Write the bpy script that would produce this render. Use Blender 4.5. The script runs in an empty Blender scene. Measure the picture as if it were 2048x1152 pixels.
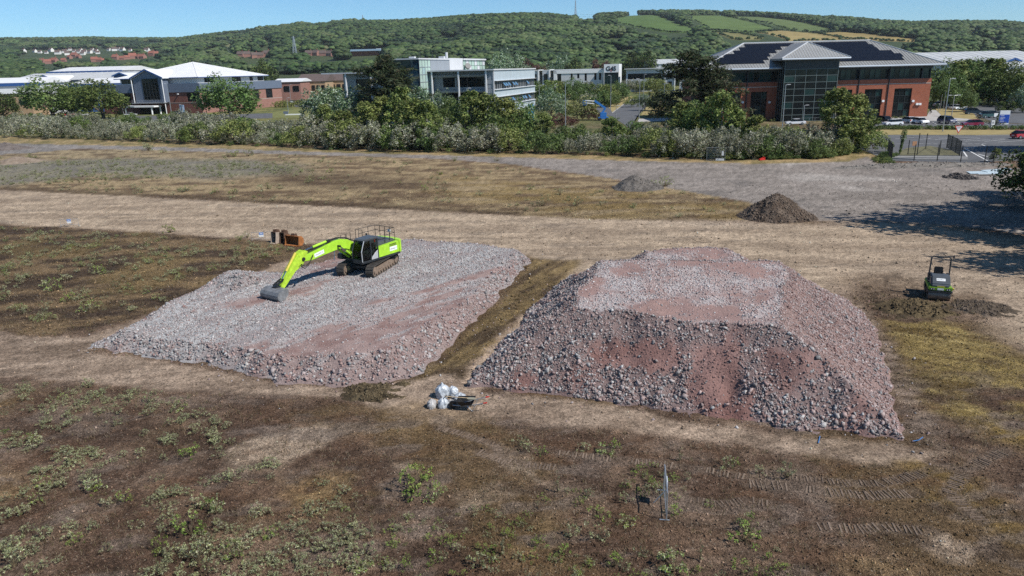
import bpy, bmesh, math, random
import numpy as np
from mathutils import Vector, Matrix

scene = bpy.context.scene
# ------------------------------------------------------------------ camera, sky, sun, exposure
CAM_H, FPX = 14.2, 1450.0
PITCH = math.atan(437 / 1450)
ROLL = math.radians(-1.4)
cam_d = bpy.data.cameras.new('camera')
cam_d.sensor_width = 36.0
cam_d.lens = 36.0 * FPX / 2048
cam_d.clip_start, cam_d.clip_end = 0.5, 20000
cam = bpy.data.objects.new('camera', cam_d)
scene.collection.objects.link(cam)
RM = Matrix.Rotation(math.pi / 2 - PITCH, 3, 'X') @ Matrix.Rotation(ROLL, 3, 'Z')
cam.matrix_world = Matrix.Translation((0, 0, CAM_H)) @ RM.to_4x4()
scene.camera = cam

SUN_DIR = Vector((0.86, -0.51, 0)).normalized()
SUN_EL = math.radians(47)
sdir = Vector((SUN_DIR.x * math.cos(SUN_EL), SUN_DIR.y * math.cos(SUN_EL), math.sin(SUN_EL)))
world = bpy.data.worlds.new('World')
scene.world = world
world.use_nodes = True
wn = world.node_tree.nodes
sky = wn.new('ShaderNodeTexSky')
sky.sky_type = 'NISHITA'
sky.sun_disc = False
sky.sun_elevation = SUN_EL
sky.sun_rotation = math.atan2(sdir.x, sdir.y)
sky.altitude = 0
sky.air_density, sky.dust_density, sky.ozone_density = 0.75, 0.0, 3.0
wn['Background'].inputs['Strength'].default_value = 0.085
tint = wn.new('ShaderNodeMix'); tint.data_type = 'RGBA'; tint.blend_type = 'MULTIPLY'; tint.inputs[0].default_value = 1.0
tint.inputs[7].default_value = (0.74, 1.08, 1.24, 1)          # a clear early-summer blue over the whole sky
world.node_tree.links.new(sky.outputs[0], tint.inputs[6])
world.node_tree.links.new(tint.outputs[2], wn['Background'].inputs['Color'])
sun_d = bpy.data.lights.new('sun', 'SUN')
sun_d.energy, sun_d.angle, sun_d.color = 4.7, math.radians(0.5), (1.0, 0.955, 0.89)
sun = bpy.data.objects.new('sun', sun_d)
sun.rotation_euler = sdir.to_track_quat('Z', 'Y').to_euler()
scene.collection.objects.link(sun)
scene.view_settings.view_transform = 'Standard'
scene.view_settings.look = 'None'
scene.view_settings.gamma = 1
scene.view_settings.exposure = 0.2
scene.view_settings.use_curve_mapping = False
scene.cycles.max_bounces = 5
scene.cycles.transparent_max_bounces = 6
scene.cycles.use_denoising = False

# ------------------------------------------------------------------ geometry helpers
RNG = np.random.default_rng(7)
rnd = random.Random(11)
COL = scene.collection
RMn = np.array(RM)

def ray(u, v):
    return RM @ Vector(((u - 1024) / FPX, (576 - v) / FPX, -1))
def G(u, v, z=0.0):
    "world point at height z seen at photo pixel (u, v)"
    d = ray(u, v)
    return Vector((0, 0, CAM_H)) + d * ((z - CAM_H) / d.z)
def P(u, v, Y):
    "world point at distance Y seen at photo pixel (u, v)"
    d = ray(u, v)
    return Vector((0, 0, CAM_H)) + d * (Y / d.y)
def project(X):
    c = (np.asarray(X, float) - np.array([0, 0, CAM_H])) @ RMn
    return 1024 + FPX * c[..., 0] / -c[..., 2], 576 - FPX * c[..., 1] / -c[..., 2]
def Gxy(pts, z=0.0):
    return [tuple(G(u, v, z)[:2]) for u, v in pts]

class MB:
    "collects shapes into one mesh"
    def __init__(s): s.v, s.f, s.m, s.cur = [], [], [], 0
    def add(s, vs, fs, M=None):
        o = len(s.v)
        if M is not None: vs = [tuple(M @ Vector(p)) for p in vs]
        s.v += [tuple(p) for p in vs]
        s.f += [tuple(i + o for i in f) for f in fs]
        s.m += [s.cur] * len(fs)
        return s
    def box(s, c, d, rz=0.0, M=None):
        x, y, z = d[0] / 2, d[1] / 2, d[2] / 2
        vs = [(a * x, b * y, e * z) for e in (-1, 1) for b in (-1, 1) for a in (-1, 1)]
        T = Matrix.Translation(c) @ Matrix.Rotation(rz, 4, 'Z')
        if M is not None: T = M @ T
        return s.add(vs, [(0, 2, 3, 1), (4, 5, 7, 6), (0, 1, 5, 4), (2, 6, 7, 3), (0, 4, 6, 2), (1, 3, 7, 5)], T)
    def bb(s, x0, x1, y0, y1, z0, z1):
        return s.box(((x0 + x1) / 2, (y0 + y1) / 2, (z0 + z1) / 2), (abs(x1 - x0), abs(y1 - y0), abs(z1 - z0)))
    def beam(s, p0, p1, w, h=None):
        "rectangular bar from p0 to p1"
        h = h or w
        p0, p1 = Vector(p0), Vector(p1)
        d = p1 - p0
        q = d.to_track_quat('Z', 'Y').to_matrix().to_4x4()
        L = d.length
        vs = [(a * w / 2, b * h / 2, e) for e in (0, L) for b in (-1, 1) for a in (-1, 1)]
        return s.add(vs, [(0, 2, 3, 1), (4, 5, 7, 6), (0, 1, 5, 4), (2, 6, 7, 3), (0, 4, 6, 2), (1, 3, 7, 5)], Matrix.Translation(p0) @ q)
    def cyl(s, p0, p1, r0, r1=None, n=10, cap=True):
        r1 = r0 if r1 is None else r1
        p0, p1 = Vector(p0), Vector(p1)
        d = p1 - p0
        T = Matrix.Translation(p0) @ d.to_track_quat('Z', 'Y').to_matrix().to_4x4()
        L = d.length
        vs = [(r * math.cos(2 * math.pi * i / n), r * math.sin(2 * math.pi * i / n), z) for r, z in ((r0, 0), (r1, L)) for i in range(n)]
        fs = [(i, (i + 1) % n, n + (i + 1) % n, n + i) for i in range(n)]
        if cap: fs += [tuple(range(n - 1, -1, -1)), tuple(range(n, 2 * n))]
        return s.add(vs, fs, T)
    def tube(s, pts, r, n=6):
        pts = [Vector(p) for p in pts]
        rr = r if isinstance(r, (list, tuple)) else [r] * len(pts)
        o = len(s.v)
        prev = None
        for i, p in enumerate(pts):
            d = (pts[min(i + 1, len(pts) - 1)] - pts[max(i - 1, 0)]).normalized()
            if prev is None:
                a = d.orthogonal().normalized()
            else:
                a = (prev - d * prev.dot(d))
                a = a.normalized() if a.length > 1e-6 else d.orthogonal().normalized()
            prev = a
            b = d.cross(a)
            s.v += [tuple(p + (a * math.cos(2 * math.pi * k / n) + b * math.sin(2 * math.pi * k / n)) * rr[i]) for k in range(n)]
        fs = []
        for i in range(len(pts) - 1):
            fs += [(o + i * n + k, o + i * n + (k + 1) % n, o + (i + 1) * n + (k + 1) % n, o + (i + 1) * n + k) for k in range(n)]
        fs += [tuple(o + k for k in range(n - 1, -1, -1)), tuple(o + (len(pts) - 1) * n + k for k in range(n))]
        s.f += fs
        s.m += [s.cur] * len(fs)
        return s
    def prism(s, poly, a0, a1, axis='z'):
        "extrude a 2-D outline; axis z: (x,y)->z ; y: (x,z) along y ; x: (y,z) along x"
        n = len(poly)
        if axis == 'z': mk = lambda p, t: (p[0], p[1], t)
        elif axis == 'y': mk = lambda p, t: (p[0], t, p[1])
        else: mk = lambda p, t: (t, p[0], p[1])
        vs = [mk(p, a0) for p in poly] + [mk(p, a1) for p in poly]
        fs = [(i, (i + 1) % n, n + (i + 1) % n, n + i) for i in range(n)] + [tuple(range(n - 1, -1, -1)), tuple(range(n, 2 * n))]
        return s.add(vs, fs)
    def quad(s, *p):
        return s.add(p, [tuple(range(len(p)))])
    def build(s, name, mat, parent=None, smooth=False, bevel=0.0, fixn=True):
        me = bpy.data.meshes.new(name)
        me.from_pydata(s.v, [], s.f)
        if fixn or bevel:
            bm = bmesh.new(); bm.from_mesh(me)
            if fixn: bmesh.ops.recalc_face_normals(bm, faces=bm.faces)
            if bevel: bmesh.ops.bevel(bm, geom=[e for e in bm.edges if e.is_manifold and e.calc_face_angle(0) > 0.5], offset=bevel, segments=2, affect='EDGES', clamp_overlap=True)
            bm.to_mesh(me); bm.free()
        return link(name, me, mat, parent, smooth)

def link(name, me, mat, parent=None, smooth=False):
    mats = mat if isinstance(mat, (list, tuple)) else [mat]
    for m in mats:
        me.materials.append(m)
    if smooth:
        me.polygons.foreach_set('use_smooth', [True] * len(me.polygons))
        try: me.set_sharp_from_angle(angle=math.radians(38))
        except Exception: pass
    o = bpy.data.objects.new(name, me)
    COL.objects.link(o)
    if parent is not None: o.parent = parent
    return o

def np_mesh(name, V, F, mat, parent=None, smooth=False, col=None, colname='Col', n=3):
    "mesh from numpy arrays; F is (k,3) or (k,4)"
    V = np.asarray(V, np.float32); F = np.asarray(F, np.int32)
    me = bpy.data.meshes.new(name)
    me.vertices.add(len(V)); me.vertices.foreach_set('co', V.ravel())
    k = F.shape[1]
    me.loops.add(F.size); me.loops.foreach_set('vertex_index', F.ravel())
    me.polygons.add(len(F)); me.polygons.foreach_set('loop_start', np.arange(0, F.size, k, dtype=np.int32))
    me.update(calc_edges=True)
    if col is not None:
        a = me.color_attributes.new(colname, 'FLOAT_COLOR', 'POINT')
        c = np.ones((len(V), 4), np.float32); c[:, :3] = col
        a.data.foreach_set('color', c.ravel())
    me.validate()
    return link(name, me, mat, parent, smooth)

def tag(o, label=None, cat=None, group=None, kind=None):
    if label: o['label'] = label
    if cat: o['category'] = cat
    if group: o['group'] = group
    if kind: o['kind'] = kind
    return o
def thing(name, label, cat, loc=(0, 0, 0), rz=0.0, group=None):
    o = bpy.data.objects.new(name, None)
    o.empty_display_size = 0.3
    COL.objects.link(o)
    o.location = loc; o.rotation_euler = (0, 0, rz)
    return tag(o, label, cat, group)
KIDS = {}
def copy_tree(o, label, loc, rz=None, group=None, scale=None, rot=None):
    def kids(p):
        if p.name not in KIDS: KIDS[p.name] = list(p.children)
        return KIDS[p.name]
    def rec(src, par):
        c = src.copy(); COL.objects.link(c)
        if par is not None: c.parent = par
        for ch in kids(src): rec(ch, c)
        return c
    c = rec(o, None)
    c['label'] = label
    if group: c['group'] = group
    c.location = loc
    if rz is not None: c.rotation_euler = (0, 0, rz)
    if rot is not None: c.rotation_euler = rot
    if scale is not None: c.scale = scale if isinstance(scale, (tuple, list)) else (scale,) * 3
    return c

# ------------------------------------------------------------------ numpy noise
def _h(ix, iy, seed):
    n = (ix.astype(np.int64) * 374761393 + iy.astype(np.int64) * 668265263 + seed * 1442695041) & 0x7fffffff
    n = ((n ^ (n >> 13)) * 1274126177) & 0x7fffffff
    return ((n ^ (n >> 16)) & 0xffff) / 65535.0
def vnoise(x, y, seed=0):
    ix, iy = np.floor(x), np.floor(y)
    fx, fy = x - ix, y - iy
    fx, fy = fx * fx * (3 - 2 * fx), fy * fy * (3 - 2 * fy)
    a, b, c, d = _h(ix, iy, seed), _h(ix + 1, iy, seed), _h(ix, iy + 1, seed), _h(ix + 1, iy + 1, seed)
    return (a * (1 - fx) + b * fx) * (1 - fy) + (c * (1 - fx) + d * fx) * fy
def fbm(x, y, sc, oct=4, seed=0):
    r, a, t = 0, 1, 0
    for i in range(oct):
        r = r + a * vnoise(x / sc * 2 ** i + 13.7 * i, y / sc * 2 ** i + 7.1 * i, seed + i)
        t += a; a *= 0.55
    return r / t
def sdf(px, py, poly):
    "signed distance to polygon, positive inside"
    poly = np.asarray(poly, float)
    d = np.full(px.shape, 1e18); ins = np.zeros(px.shape, bool)
    n = len(poly)
    for i in range(n):
        ax, ay = poly[i]; bx, by = poly[(i + 1) % n]
        ex, ey = bx - ax, by - ay
        wx, wy = px - ax, py - ay
        t = np.clip((wx * ex + wy * ey) / (ex * ex + ey * ey + 1e-12), 0, 1)
        d = np.minimum(d, (wx - ex * t) ** 2 + (wy - ey * t) ** 2)
        c = ((ay <= py) & (by > py)) | ((by <= py) & (ay > py))
        with np.errstate(divide='ignore', invalid='ignore'):
            xi = ax + (py - ay) / (by - ay + 1e-15) * ex
        ins ^= c & (px < xi)
    return np.where(ins, 1, -1) * np.sqrt(d)
def sstep(a, b, x):
    t = np.clip((x - a) / (b - a), 0, 1)
    return t * t * (3 - 2 * t)

# ------------------------------------------------------------------ materials
MATS = {}
def mat(name, col, rough=0.6, metal=0.0, var=0.0, scale=3.0, bump=0.0, bscale=20.0, spec=0.4, col2=None, coat=0.0, hue=0.0):
    "principled paint-like material with noise variation, fine relief"
    if name in MATS: return MATS[name]
    m = bpy.data.materials.new(name); m.use_nodes = True
    nt = m.node_tree; N = nt.nodes; L = nt.links
    b = N['Principled BSDF']
    b.inputs['Roughness'].default_value = rough
    b.inputs['Metallic'].default_value = metal
    b.inputs['Specular IOR Level'].default_value = spec
    b.inputs['Coat Weight'].default_value = coat
    b.inputs['Base Color'].default_value = (*col, 1)
    tc = N.new('ShaderNodeTexCoord')
    if var or col2:
        nz = N.new('ShaderNodeTexNoise'); nz.inputs['Scale'].default_value = scale; nz.inputs['Detail'].default_value = 6; nz.inputs['Roughness'].default_value = 0.65
        L.new(tc.outputs['Object'], nz.inputs['Vector'])
        rp = N.new('ShaderNodeValToRGB')
        c2 = col2 or tuple(max(0, c * (1 - var)) for c in col)
        c1 = col if col2 else tuple(min(1, c * (1 + var)) for c in col)
        rp.color_ramp.elements[0].position, rp.color_ramp.elements[1].position = 0.33, 0.67
        rp.color_ramp.elements[0].color = (*c2, 1); rp.color_ramp.elements[1].color = (*c1, 1)
        L.new(nz.outputs['Fac'], rp.inputs['Fac']); L.new(rp.outputs['Color'], b.inputs['Base Color'])
    if bump:
        n2 = N.new('ShaderNodeTexNoise'); n2.inputs['Scale'].default_value = bscale; n2.inputs['Detail'].default_value = 4
        L.new(tc.outputs['Object'], n2.inputs['Vector'])
        bp = N.new('ShaderNodeBump'); bp.inputs['Strength'].default_value = bump; bp.inputs['Distance'].default_value = 0.05
        L.new(n2.outputs['Fac'], bp.inputs['Height']); L.new(bp.outputs['Normal'], b.inputs['Normal'])
    MATS[name] = m
    return m
def brick_mat(name, c1, c2, mortar, sc=1.0):
    if name in MATS: return MATS[name]
    m = bpy.data.materials.new(name); m.use_nodes = True
    nt = m.node_tree; N = nt.nodes; L = nt.links
    b = N['Principled BSDF']; b.inputs['Roughness'].default_value = 0.85; b.inputs['Specular IOR Level'].default_value = 0.2
    tc = N.new('ShaderNodeTexCoord'); sp = N.new('ShaderNodeSeparateXYZ'); ad = N.new('ShaderNodeMath'); cb = N.new('ShaderNodeCombineXYZ')
    L.new(tc.outputs['Object'], sp.inputs[0]); L.new(sp.outputs[0], ad.inputs[0]); L.new(sp.outputs[1], ad.inputs[1])
    L.new(ad.outputs[0], cb.inputs[0]); L.new(sp.outputs[2], cb.inputs[1])
    bt = N.new('ShaderNodeTexBrick'); bt.inputs['Scale'].default_value = 1.0
    bt.inputs['Brick Width'].default_value = 0.45 * sc; bt.inputs['Row Height'].default_value = 0.15 * sc; bt.inputs['Mortar Size'].default_value = 0.012 * sc
    bt.inputs['Color1'].default_value = (*c1, 1); bt.inputs['Color2'].default_value = (*c2, 1); bt.inputs['Mortar'].default_value = (*mortar, 1)
    L.new(cb.outputs[0], bt.inputs['Vector'])
    nz = N.new('ShaderNodeTexNoise'); nz.inputs['Scale'].default_value = 0.5; nz.inputs['Detail'].default_value = 5
    L.new(tc.outputs['Object'], nz.inputs['Vector'])
    mx = N.new('ShaderNodeMix'); mx.data_type = 'RGBA'; mx.blend_type = 'MULTIPLY'; mx.inputs[0].default_value = 0.35
    L.new(bt.outputs['Color'], mx.inputs[6]); L.new(nz.outputs['Fac'], mx.inputs[7]); L.new(mx.outputs[2], b.inputs['Base Color'])
    MATS[name] = m
    return m
def attr_mat(name, rough=0.85, spec=0.15, detail=0.25, dscale=6.0, bump=0.0, bscale=12.0, hue=0.0, transl=0.0, val=0.0):
    "base colour from the mesh's own colour attribute, plus noise grain"
    if name in MATS: return MATS[name]
    m = bpy.data.materials.new(name); m.use_nodes = True
    nt = m.node_tree; N = nt.nodes; L = nt.links
    b = N['Principled BSDF']; b.inputs['Roughness'].default_value = rough; b.inputs['Specular IOR Level'].default_value = spec
    at = N.new('ShaderNodeAttribute'); at.attribute_name = 'Col'
    out = at.outputs['Color']
    if detail:
        tc = N.new('ShaderNodeTexCoord')
        nz = N.new('ShaderNodeTexNoise'); nz.inputs['Scale'].default_value = dscale; nz.inputs['Detail'].default_value = 7; nz.inputs['Roughness'].default_value = 0.7
        L.new(tc.outputs['Object'], nz.inputs['Vector'])
        mr = N.new('ShaderNodeMapRange'); mr.inputs[1].default_value, mr.inputs[2].default_value = 0.3, 0.7
        mr.inputs[3].default_value, mr.inputs[4].default_value = 1 - detail, 1 + detail
        L.new(nz.outputs['Fac'], mr.inputs[0])
        mx = N.new('ShaderNodeMix'); mx.data_type = 'RGBA'; mx.blend_type = 'MULTIPLY'; mx.inputs[0].default_value = 1
        L.new(out, mx.inputs[6]); L.new(mr.outputs[0], mx.inputs[7]); out = mx.outputs[2]
        if bump:
            bp = N.new('ShaderNodeBump'); bp.inputs['Strength'].default_value = bump; bp.inputs['Distance'].default_value = 0.06
            n2 = N.new('ShaderNodeTexNoise'); n2.inputs['Scale'].default_value = bscale; n2.inputs['Detail'].default_value = 5
            L.new(tc.outputs['Object'], n2.inputs['Vector'])
            L.new(n2.outputs['Fac'], bp.inputs['Height']); L.new(bp.outputs['Normal'], b.inputs['Normal'])
    if hue or val:
        oi = N.new('ShaderNodeObjectInfo'); hs = N.new('ShaderNodeHueSaturation')
        m1 = N.new('ShaderNodeMapRange'); m1.inputs[3].default_value, m1.inputs[4].default_value = 0.5 - hue, 0.5 + hue
        L.new(oi.outputs['Random'], m1.inputs[0]); L.new(m1.outputs[0], hs.inputs['Hue'])
        mm = N.new('ShaderNodeMath'); mm.operation = 'MULTIPLY'; mm.inputs[1].default_value = 7.31
        fr = N.new('ShaderNodeMath'); fr.operation = 'FRACT'
        m2 = N.new('ShaderNodeMapRange'); m2.inputs[3].default_value, m2.inputs[4].default_value = 1 - val, 1 + val
        L.new(oi.outputs['Random'], mm.inputs[0]); L.new(mm.outputs[0], fr.inputs[0]); L.new(fr.outputs[0], m2.inputs[0]); L.new(m2.outputs[0], hs.inputs['Value'])
        L.new(out, hs.inputs['Color']); out = hs.outputs[0]
    L.new(out, b.inputs['Base Color'])
    if transl:
        tr = N.new('ShaderNodeBsdfTranslucent'); ms = N.new('ShaderNodeMixShader'); ms.inputs[0].default_value = transl
        L.new(out, tr.inputs['Color']); L.new(b.outputs[0], ms.inputs[1]); L.new(tr.outputs[0], ms.inputs[2])
        L.new(ms.outputs[0], N['Material Output'].inputs['Surface'])
    MATS[name] = m
    return m
M_LEAF = attr_mat('leaf', rough=0.6, spec=0.25, detail=0, hue=0.012, val=0.18, transl=0.22)
M_BARK = mat('bark', (0.11, 0.085, 0.06), 0.9, var=0.3, scale=8, bump=0.5)
M_BARKP = mat('pale_bark', (0.30, 0.28, 0.24), 0.9, var=0.35, scale=6, bump=0.4)
M_GLASS = mat('dark_glass', (0.008, 0.011, 0.013), 0.08, 0.0, spec=0.25)
M_GLASSG = mat('green_tinted_glass', (0.016, 0.040, 0.040), 0.08, 0.0, spec=0.28)
M_GLASSL = mat('sunlit_green_glass', (0.42, 0.55, 0.48), 0.12, 0.0, spec=0.7, var=0.15, scale=0.6)  # sunlight on the glass is put into this pale colour
M_WHITE = mat('white_paint', (0.78, 0.79, 0.79), 0.5, var=0.05, scale=1.2)
M_GREYM = mat('galvanised_steel', (0.42, 0.44, 0.45), 0.4, 0.6, var=0.15, scale=4)
M_BLACK = mat('black_plastic', (0.012, 0.012, 0.013), 0.5)
M_DARKM = mat('dark_steel', (0.03, 0.033, 0.036), 0.45, 0.4, var=0.2)
# ------------------------------------------------------------------ ground sheet
def Yof(v):
    return G(1024, v).y
rows_v = list(np.arange(1190, 330, -3.0)) + list(np.arange(330, 230, -2.2)) + list(np.arange(230, 166, -1.6))
gY = np.array([Yof(v) for v in rows_v])
gS = np.linspace(-0.92, 0.92, 660)
gX = gS[None, :] * (gY[:, None] + 16)
gYY = np.repeat(gY[:, None], len(gS), 1)
X, Y = gX, gYY
# warp so that zone borders wander
wx = (fbm(X, Y, 5.0, 4, 3) - 0.5) * 2
wy = (fbm(X, Y, 5.0, 4, 9) - 0.5) * 2
wx2 = (fbm(X, Y, 0.9, 3, 23) - 0.5) * 2
wy2 = (fbm(X, Y, 0.9, 3, 29) - 0.5) * 2
n_big = fbm(X, Y, 7.0, 4, 41); n_mid = fbm(X, Y, 1.7, 4, 43); n_fine = fbm(X, Y, 0.45, 4, 47)
def streak(ang, lx, ly, seed, oct=4):
    c, s_ = math.cos(ang), math.sin(ang)
    return fbm((X * c + Y * s_) / lx, (-X * s_ + Y * c) / ly, 1.0, oct, seed)
def zone(px, warp=1.0, soft=0.5, raw=False, fine=0.35):
    pts = px if raw else Gxy(px)
    d = sdf(X + wx * warp + wx2 * fine, Y + wy * warp + wy2 * fine, pts)
    return sstep(-soft, soft, d)
def lay(C, m, col):
    m = m[..., None] if m.ndim == 2 else m
    col = np.asarray(col, float)
    return C * (1 - m) + col * m
def mixn(n, a, b, lo=0.35, hi=0.65):
    t = sstep(lo, hi, n)[..., None]
    return np.asarray(a, float) * (1 - t) + np.asarray(b, float) * t

SOIL, SOIL2 = (0.090, 0.059, 0.041), (0.158, 0.112, 0.080)
OCHRE, OCHRE2 = (0.145, 0.10, 0.052), (0.20, 0.15, 0.08)
SAND, SAND2 = (0.325, 0.262, 0.192), (0.225, 0.178, 0.13)
ASPH, ASPH2 = (0.212, 0.192, 0.174), (0.162, 0.147, 0.133)
C = mixn(n_mid, SOIL, SOIL2)
C = lay(C, sstep(0.52, 0.66, n_big) * 0.75, mixn(n_fine, OCHRE, (0.09, 0.062, 0.03)))
grain = np.ones(X.shape)
far = sstep(150, 230, Y)
C = lay(C, far, mixn(n_big, (0.16, 0.15, 0.055), (0.085, 0.105, 0.04)))       # grass beyond the belt
# upper field (between far strip and upper sand track)
field = [(-400, 296), (0, 305), (150, 299), (300, 298), (640, 309), (880, 318), (1030, 331), (1250, 362), (1420, 388), (1515, 408), (1495, 441), (1300, 440), (1040, 432), (800, 420), (500, 405), (250, 392), (0, 380), (-400, 368)]
zf = zone(field, 0.5, 0.4)
fs = streak(math.radians(-8), 5.5, 1.3, 61)
fc = mixn(fs * 0.6 + n_mid * 0.4, (0.105, 0.074, 0.046), (0.25, 0.195, 0.115), 0.36, 0.60)
fc = lay(fc, zone([(60, 322), (300, 316), (560, 322), (640, 345), (420, 358), (200, 350), (0, 372), (-300, 360), (-300, 330)], 3, 4) * 0.85, mixn(n_mid, (0.16, 0.155, 0.115), (0.12, 0.118, 0.105)))
fc = lay(fc, zone([(880, 350), (1500, 400), (1500, 442), (1150, 435), (900, 400)], 3, 5) * sstep(0.40, 0.6, streak(math.radians(-10), 4, 1.5, 65)) * 0.7, (0.185, 0.135, 0.055))
fc = lay(fc, zone([(560, 340), (760, 352), (900, 372), (700, 378), (520, 366)], 2.5, 4) * 0.7, (0.06, 0.042, 0.027))
fc = lay(fc, zone([(0, 382), (250, 394), (500, 407), (800, 422), (1040, 434), (1040, 424), (800, 411), (500, 397), (250, 385), (0, 372)], 0.5, 0.8) * 0.7, (0.055, 0.038, 0.026))
C = lay(C, zf, fc)
# mid-left field
ml = zone([(-400, 440), (0, 449), (200, 458), (450, 475), (600, 488), (640, 498), (560, 522), (440, 578), (250, 642), (100, 668), (60, 662), (0, 655), (-400, 640)], 0.5, 0.5)
ms = streak(math.radians(12), 4.0, 1.2, 71)
mc = mixn(ms, (0.060, 0.043, 0.030), (0.165, 0.118, 0.068), 0.38, 0.62)
mc = lay(mc, sstep(0.55, 0.7, n_big) * 0.5, (0.17, 0.125, 0.055))
C = lay(C, ml, mc)
# verge of dry grass in front of the shrub belt
vg = zone([(-700, 245), (0, 272), (300, 283), (640, 296), (1000, 305), (1250, 312), (1450, 320), (1650, 316), (1720, 300), (1780, 300), (1770, 325), (1500, 328), (1250, 324), (1000, 315), (700, 306), (300, 294), (0, 287), (-700, 262)], 0.7, 0.6)
C = lay(C, vg, mixn(streak(math.radians(-16), 3, 1, 81), (0.15, 0.125, 0.055), (0.27, 0.20, 0.105)))
ground_belt = zone([(-900, 215), (0, 262), (300, 275), (640, 292), (1000, 301), (1250, 306), (1450, 315), (1650, 316), (1735, 300), (1735, 268), (1400, 262), (1000, 250), (300, 240), (-900, 190)], 1.0, 1.2)
C = lay(C, ground_belt * (1 - vg), mixn(n_mid, (0.06, 0.07, 0.03), (0.12, 0.11, 0.05)))
# grey strip road and wide asphalt apron
asp = zone([(-700, 258), (0, 286), (300, 293), (640, 304), (1000, 313.5), (1280, 322), (1500, 327), (1700, 322), (1735, 312), (1760, 330), (1900, 331), (2300, 345), (2300, 500), (1960, 455), (1750, 440), (1600, 441), (1520, 416), (1500, 404), (1380, 384), (1250, 361), (1100, 339), (1030, 329), (880, 317), (640, 310), (300, 300), (160, 297), (60, 306), (0, 309), (-700, 300)], 0.25, 0.3, fine=0.2)
as_ = streak(math.radians(-7), 6.0, 1.6, 91, 5)
ac = mixn(as_ * 0.5 + n_mid * 0.3 + n_big * 0.2, ASPH2, ASPH, 0.40, 0.58)
ac = lay(ac, sstep(0.58, 0.68, streak(math.radians(-5), 4.5, 0.7, 95)) * 0.3, (0.25, 0.225, 0.205))
ac = lay(ac, sstep(0.62, 0.74, n_big) * 0.5, (0.10, 0.095, 0.09))
for pts in ([(1560, 352), (1600, 347), (1690, 352), (1740, 358), (1700, 364), (1600, 362)], [(1520, 322), (1580, 319), (1620, 328), (1560, 334)], [(1640, 371), (1720, 372), (1770, 380), (1700, 379)], [(1720, 353), (1790, 356), (1785, 362), (1730, 360)]):
    ac = lay(ac, zone(pts, 1.8, 1.6) * 0.5, (0.37, 0.35, 0.325))
C = lay(C, asp, ac); grain = grain * (1 - asp * 0.6)
crack = sstep(0.035, 0.0, np.abs(streak(0.5, 3.2, 3.2, 97, 3) - 0.5)) * sstep(0.5, 0.6, n_big)
C = lay(C, asp * crack * 0.5, (0.085, 0.08, 0.075))
# upper sand track widening to the right
tr = zone([(-700, 362), (0, 380), (250, 392), (500, 405), (800, 420), (1040, 432), (1300, 440), (1480, 442), (1620, 447), (1700, 440), (1880, 450), (2300, 520), (2400, 780), (2050, 700), (1990, 660), (1960, 600), (1850, 585), (1700, 560), (1700, 620), (1690, 700), (1500, 640), (1100, 640), (1120, 560), (1060, 512), (800, 489), (620, 486), (450, 474), (200, 457), (0, 447), (-700, 430)], 0.45, 0.45 + 1.6 * sstep(8, 22, X))
ts = streak(math.radians(-7), 7.0, 1.0, 101, 5)
tc_ = mixn(ts * 0.7 + n_mid * 0.3, SAND2, SAND, 0.38, 0.60)
tc_ = lay(tc_, sstep(0.60, 0.72, streak(math.radians(-4), 6, 0.9, 103)) * 0.65, (0.165, 0.135, 0.105))
right = sstep(16, 34, X) * sstep(72, 40, Y)
tc_ = lay(tc_, right * 0.65, mixn(as_, (0.185, 0.145, 0.11), (0.27, 0.22, 0.17)))
tc_ = lay(tc_, sstep(62, 72, Y) * sstep(8, 25, X) * 0.8, mixn(as_, (0.21, 0.185, 0.165), (0.29, 0.25, 0.215)))
C = lay(C, tr, tc_); grain = grain * (1 - tr * 0.6)
# dark band beside the left pad's top right corner, moss lane between the two pads
lane = zone([(1060, 516), (1160, 520), (1130, 560), (1090, 610), (1010, 690), (930, 770), (880, 790), (800, 765), (880, 715), (980, 620), (1050, 545)], 0.35, 0.5)
C = lay(C, lane, mixn(streak(math.radians(62), 3, 0.7, 111), (0.072, 0.052, 0.032), (0.17, 0.125, 0.062)))
lane2 = zone([(1150, 545), (1240, 530), (1100, 640), (985, 760), (925, 790), (905, 770), (985, 690), (1060, 620)], 0.35, 0.4)
C = lay(C, lane2, mixn(streak(math.radians(62), 3, 0.8, 115), (0.20, 0.15, 0.11), (0.31, 0.24, 0.18))); grain = grain * (1 - lane2 * 0.5)
# lower-left sand track along the left pad and across its front
lt = zone([(-600, 640), (0, 655), (70, 668), (160, 672), (300, 628), (440, 578), (560, 524), (640, 500), (700, 505), (640, 545), (430, 575), (300, 640), (180, 700), (430, 735), (560, 765), (700, 775), (800, 765), (900, 745), (960, 790), (1150, 800), (1440, 850), (1800, 888), (1880, 905), (1860, 930), (1700, 922), (1500, 890), (1250, 862), (1000, 835), (880, 850), (700, 795), (420, 782), (280, 775), (140, 760), (0, 752), (-600, 745)], 0.4, 0.4)
ls = streak(math.radians(14), 5, 0.9, 121, 5)
lc = mixn(ls * 0.7 + n_mid * 0.3, (0.165, 0.126, 0.094), (0.255, 0.20, 0.152), 0.38, 0.60)
lc = lay(lc, sstep(0.62, 0.7, n_big) * 0.5, (0.13, 0.10, 0.07))
C = lay(C, lt, lc); grain = grain * (1 - lt * 0.5)
for pts in ([(80, 690), (200, 680), (150, 705), (60, 700)], [(640, 500), (800, 505), (640, 535), (560, 545)], [(1820, 870), (1860, 860), (1900, 900), (1830, 905)]):
    C = lay(C, zone(pts, 0.8, 0.8) * 0.7, (0.09, 0.065, 0.045))
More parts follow.
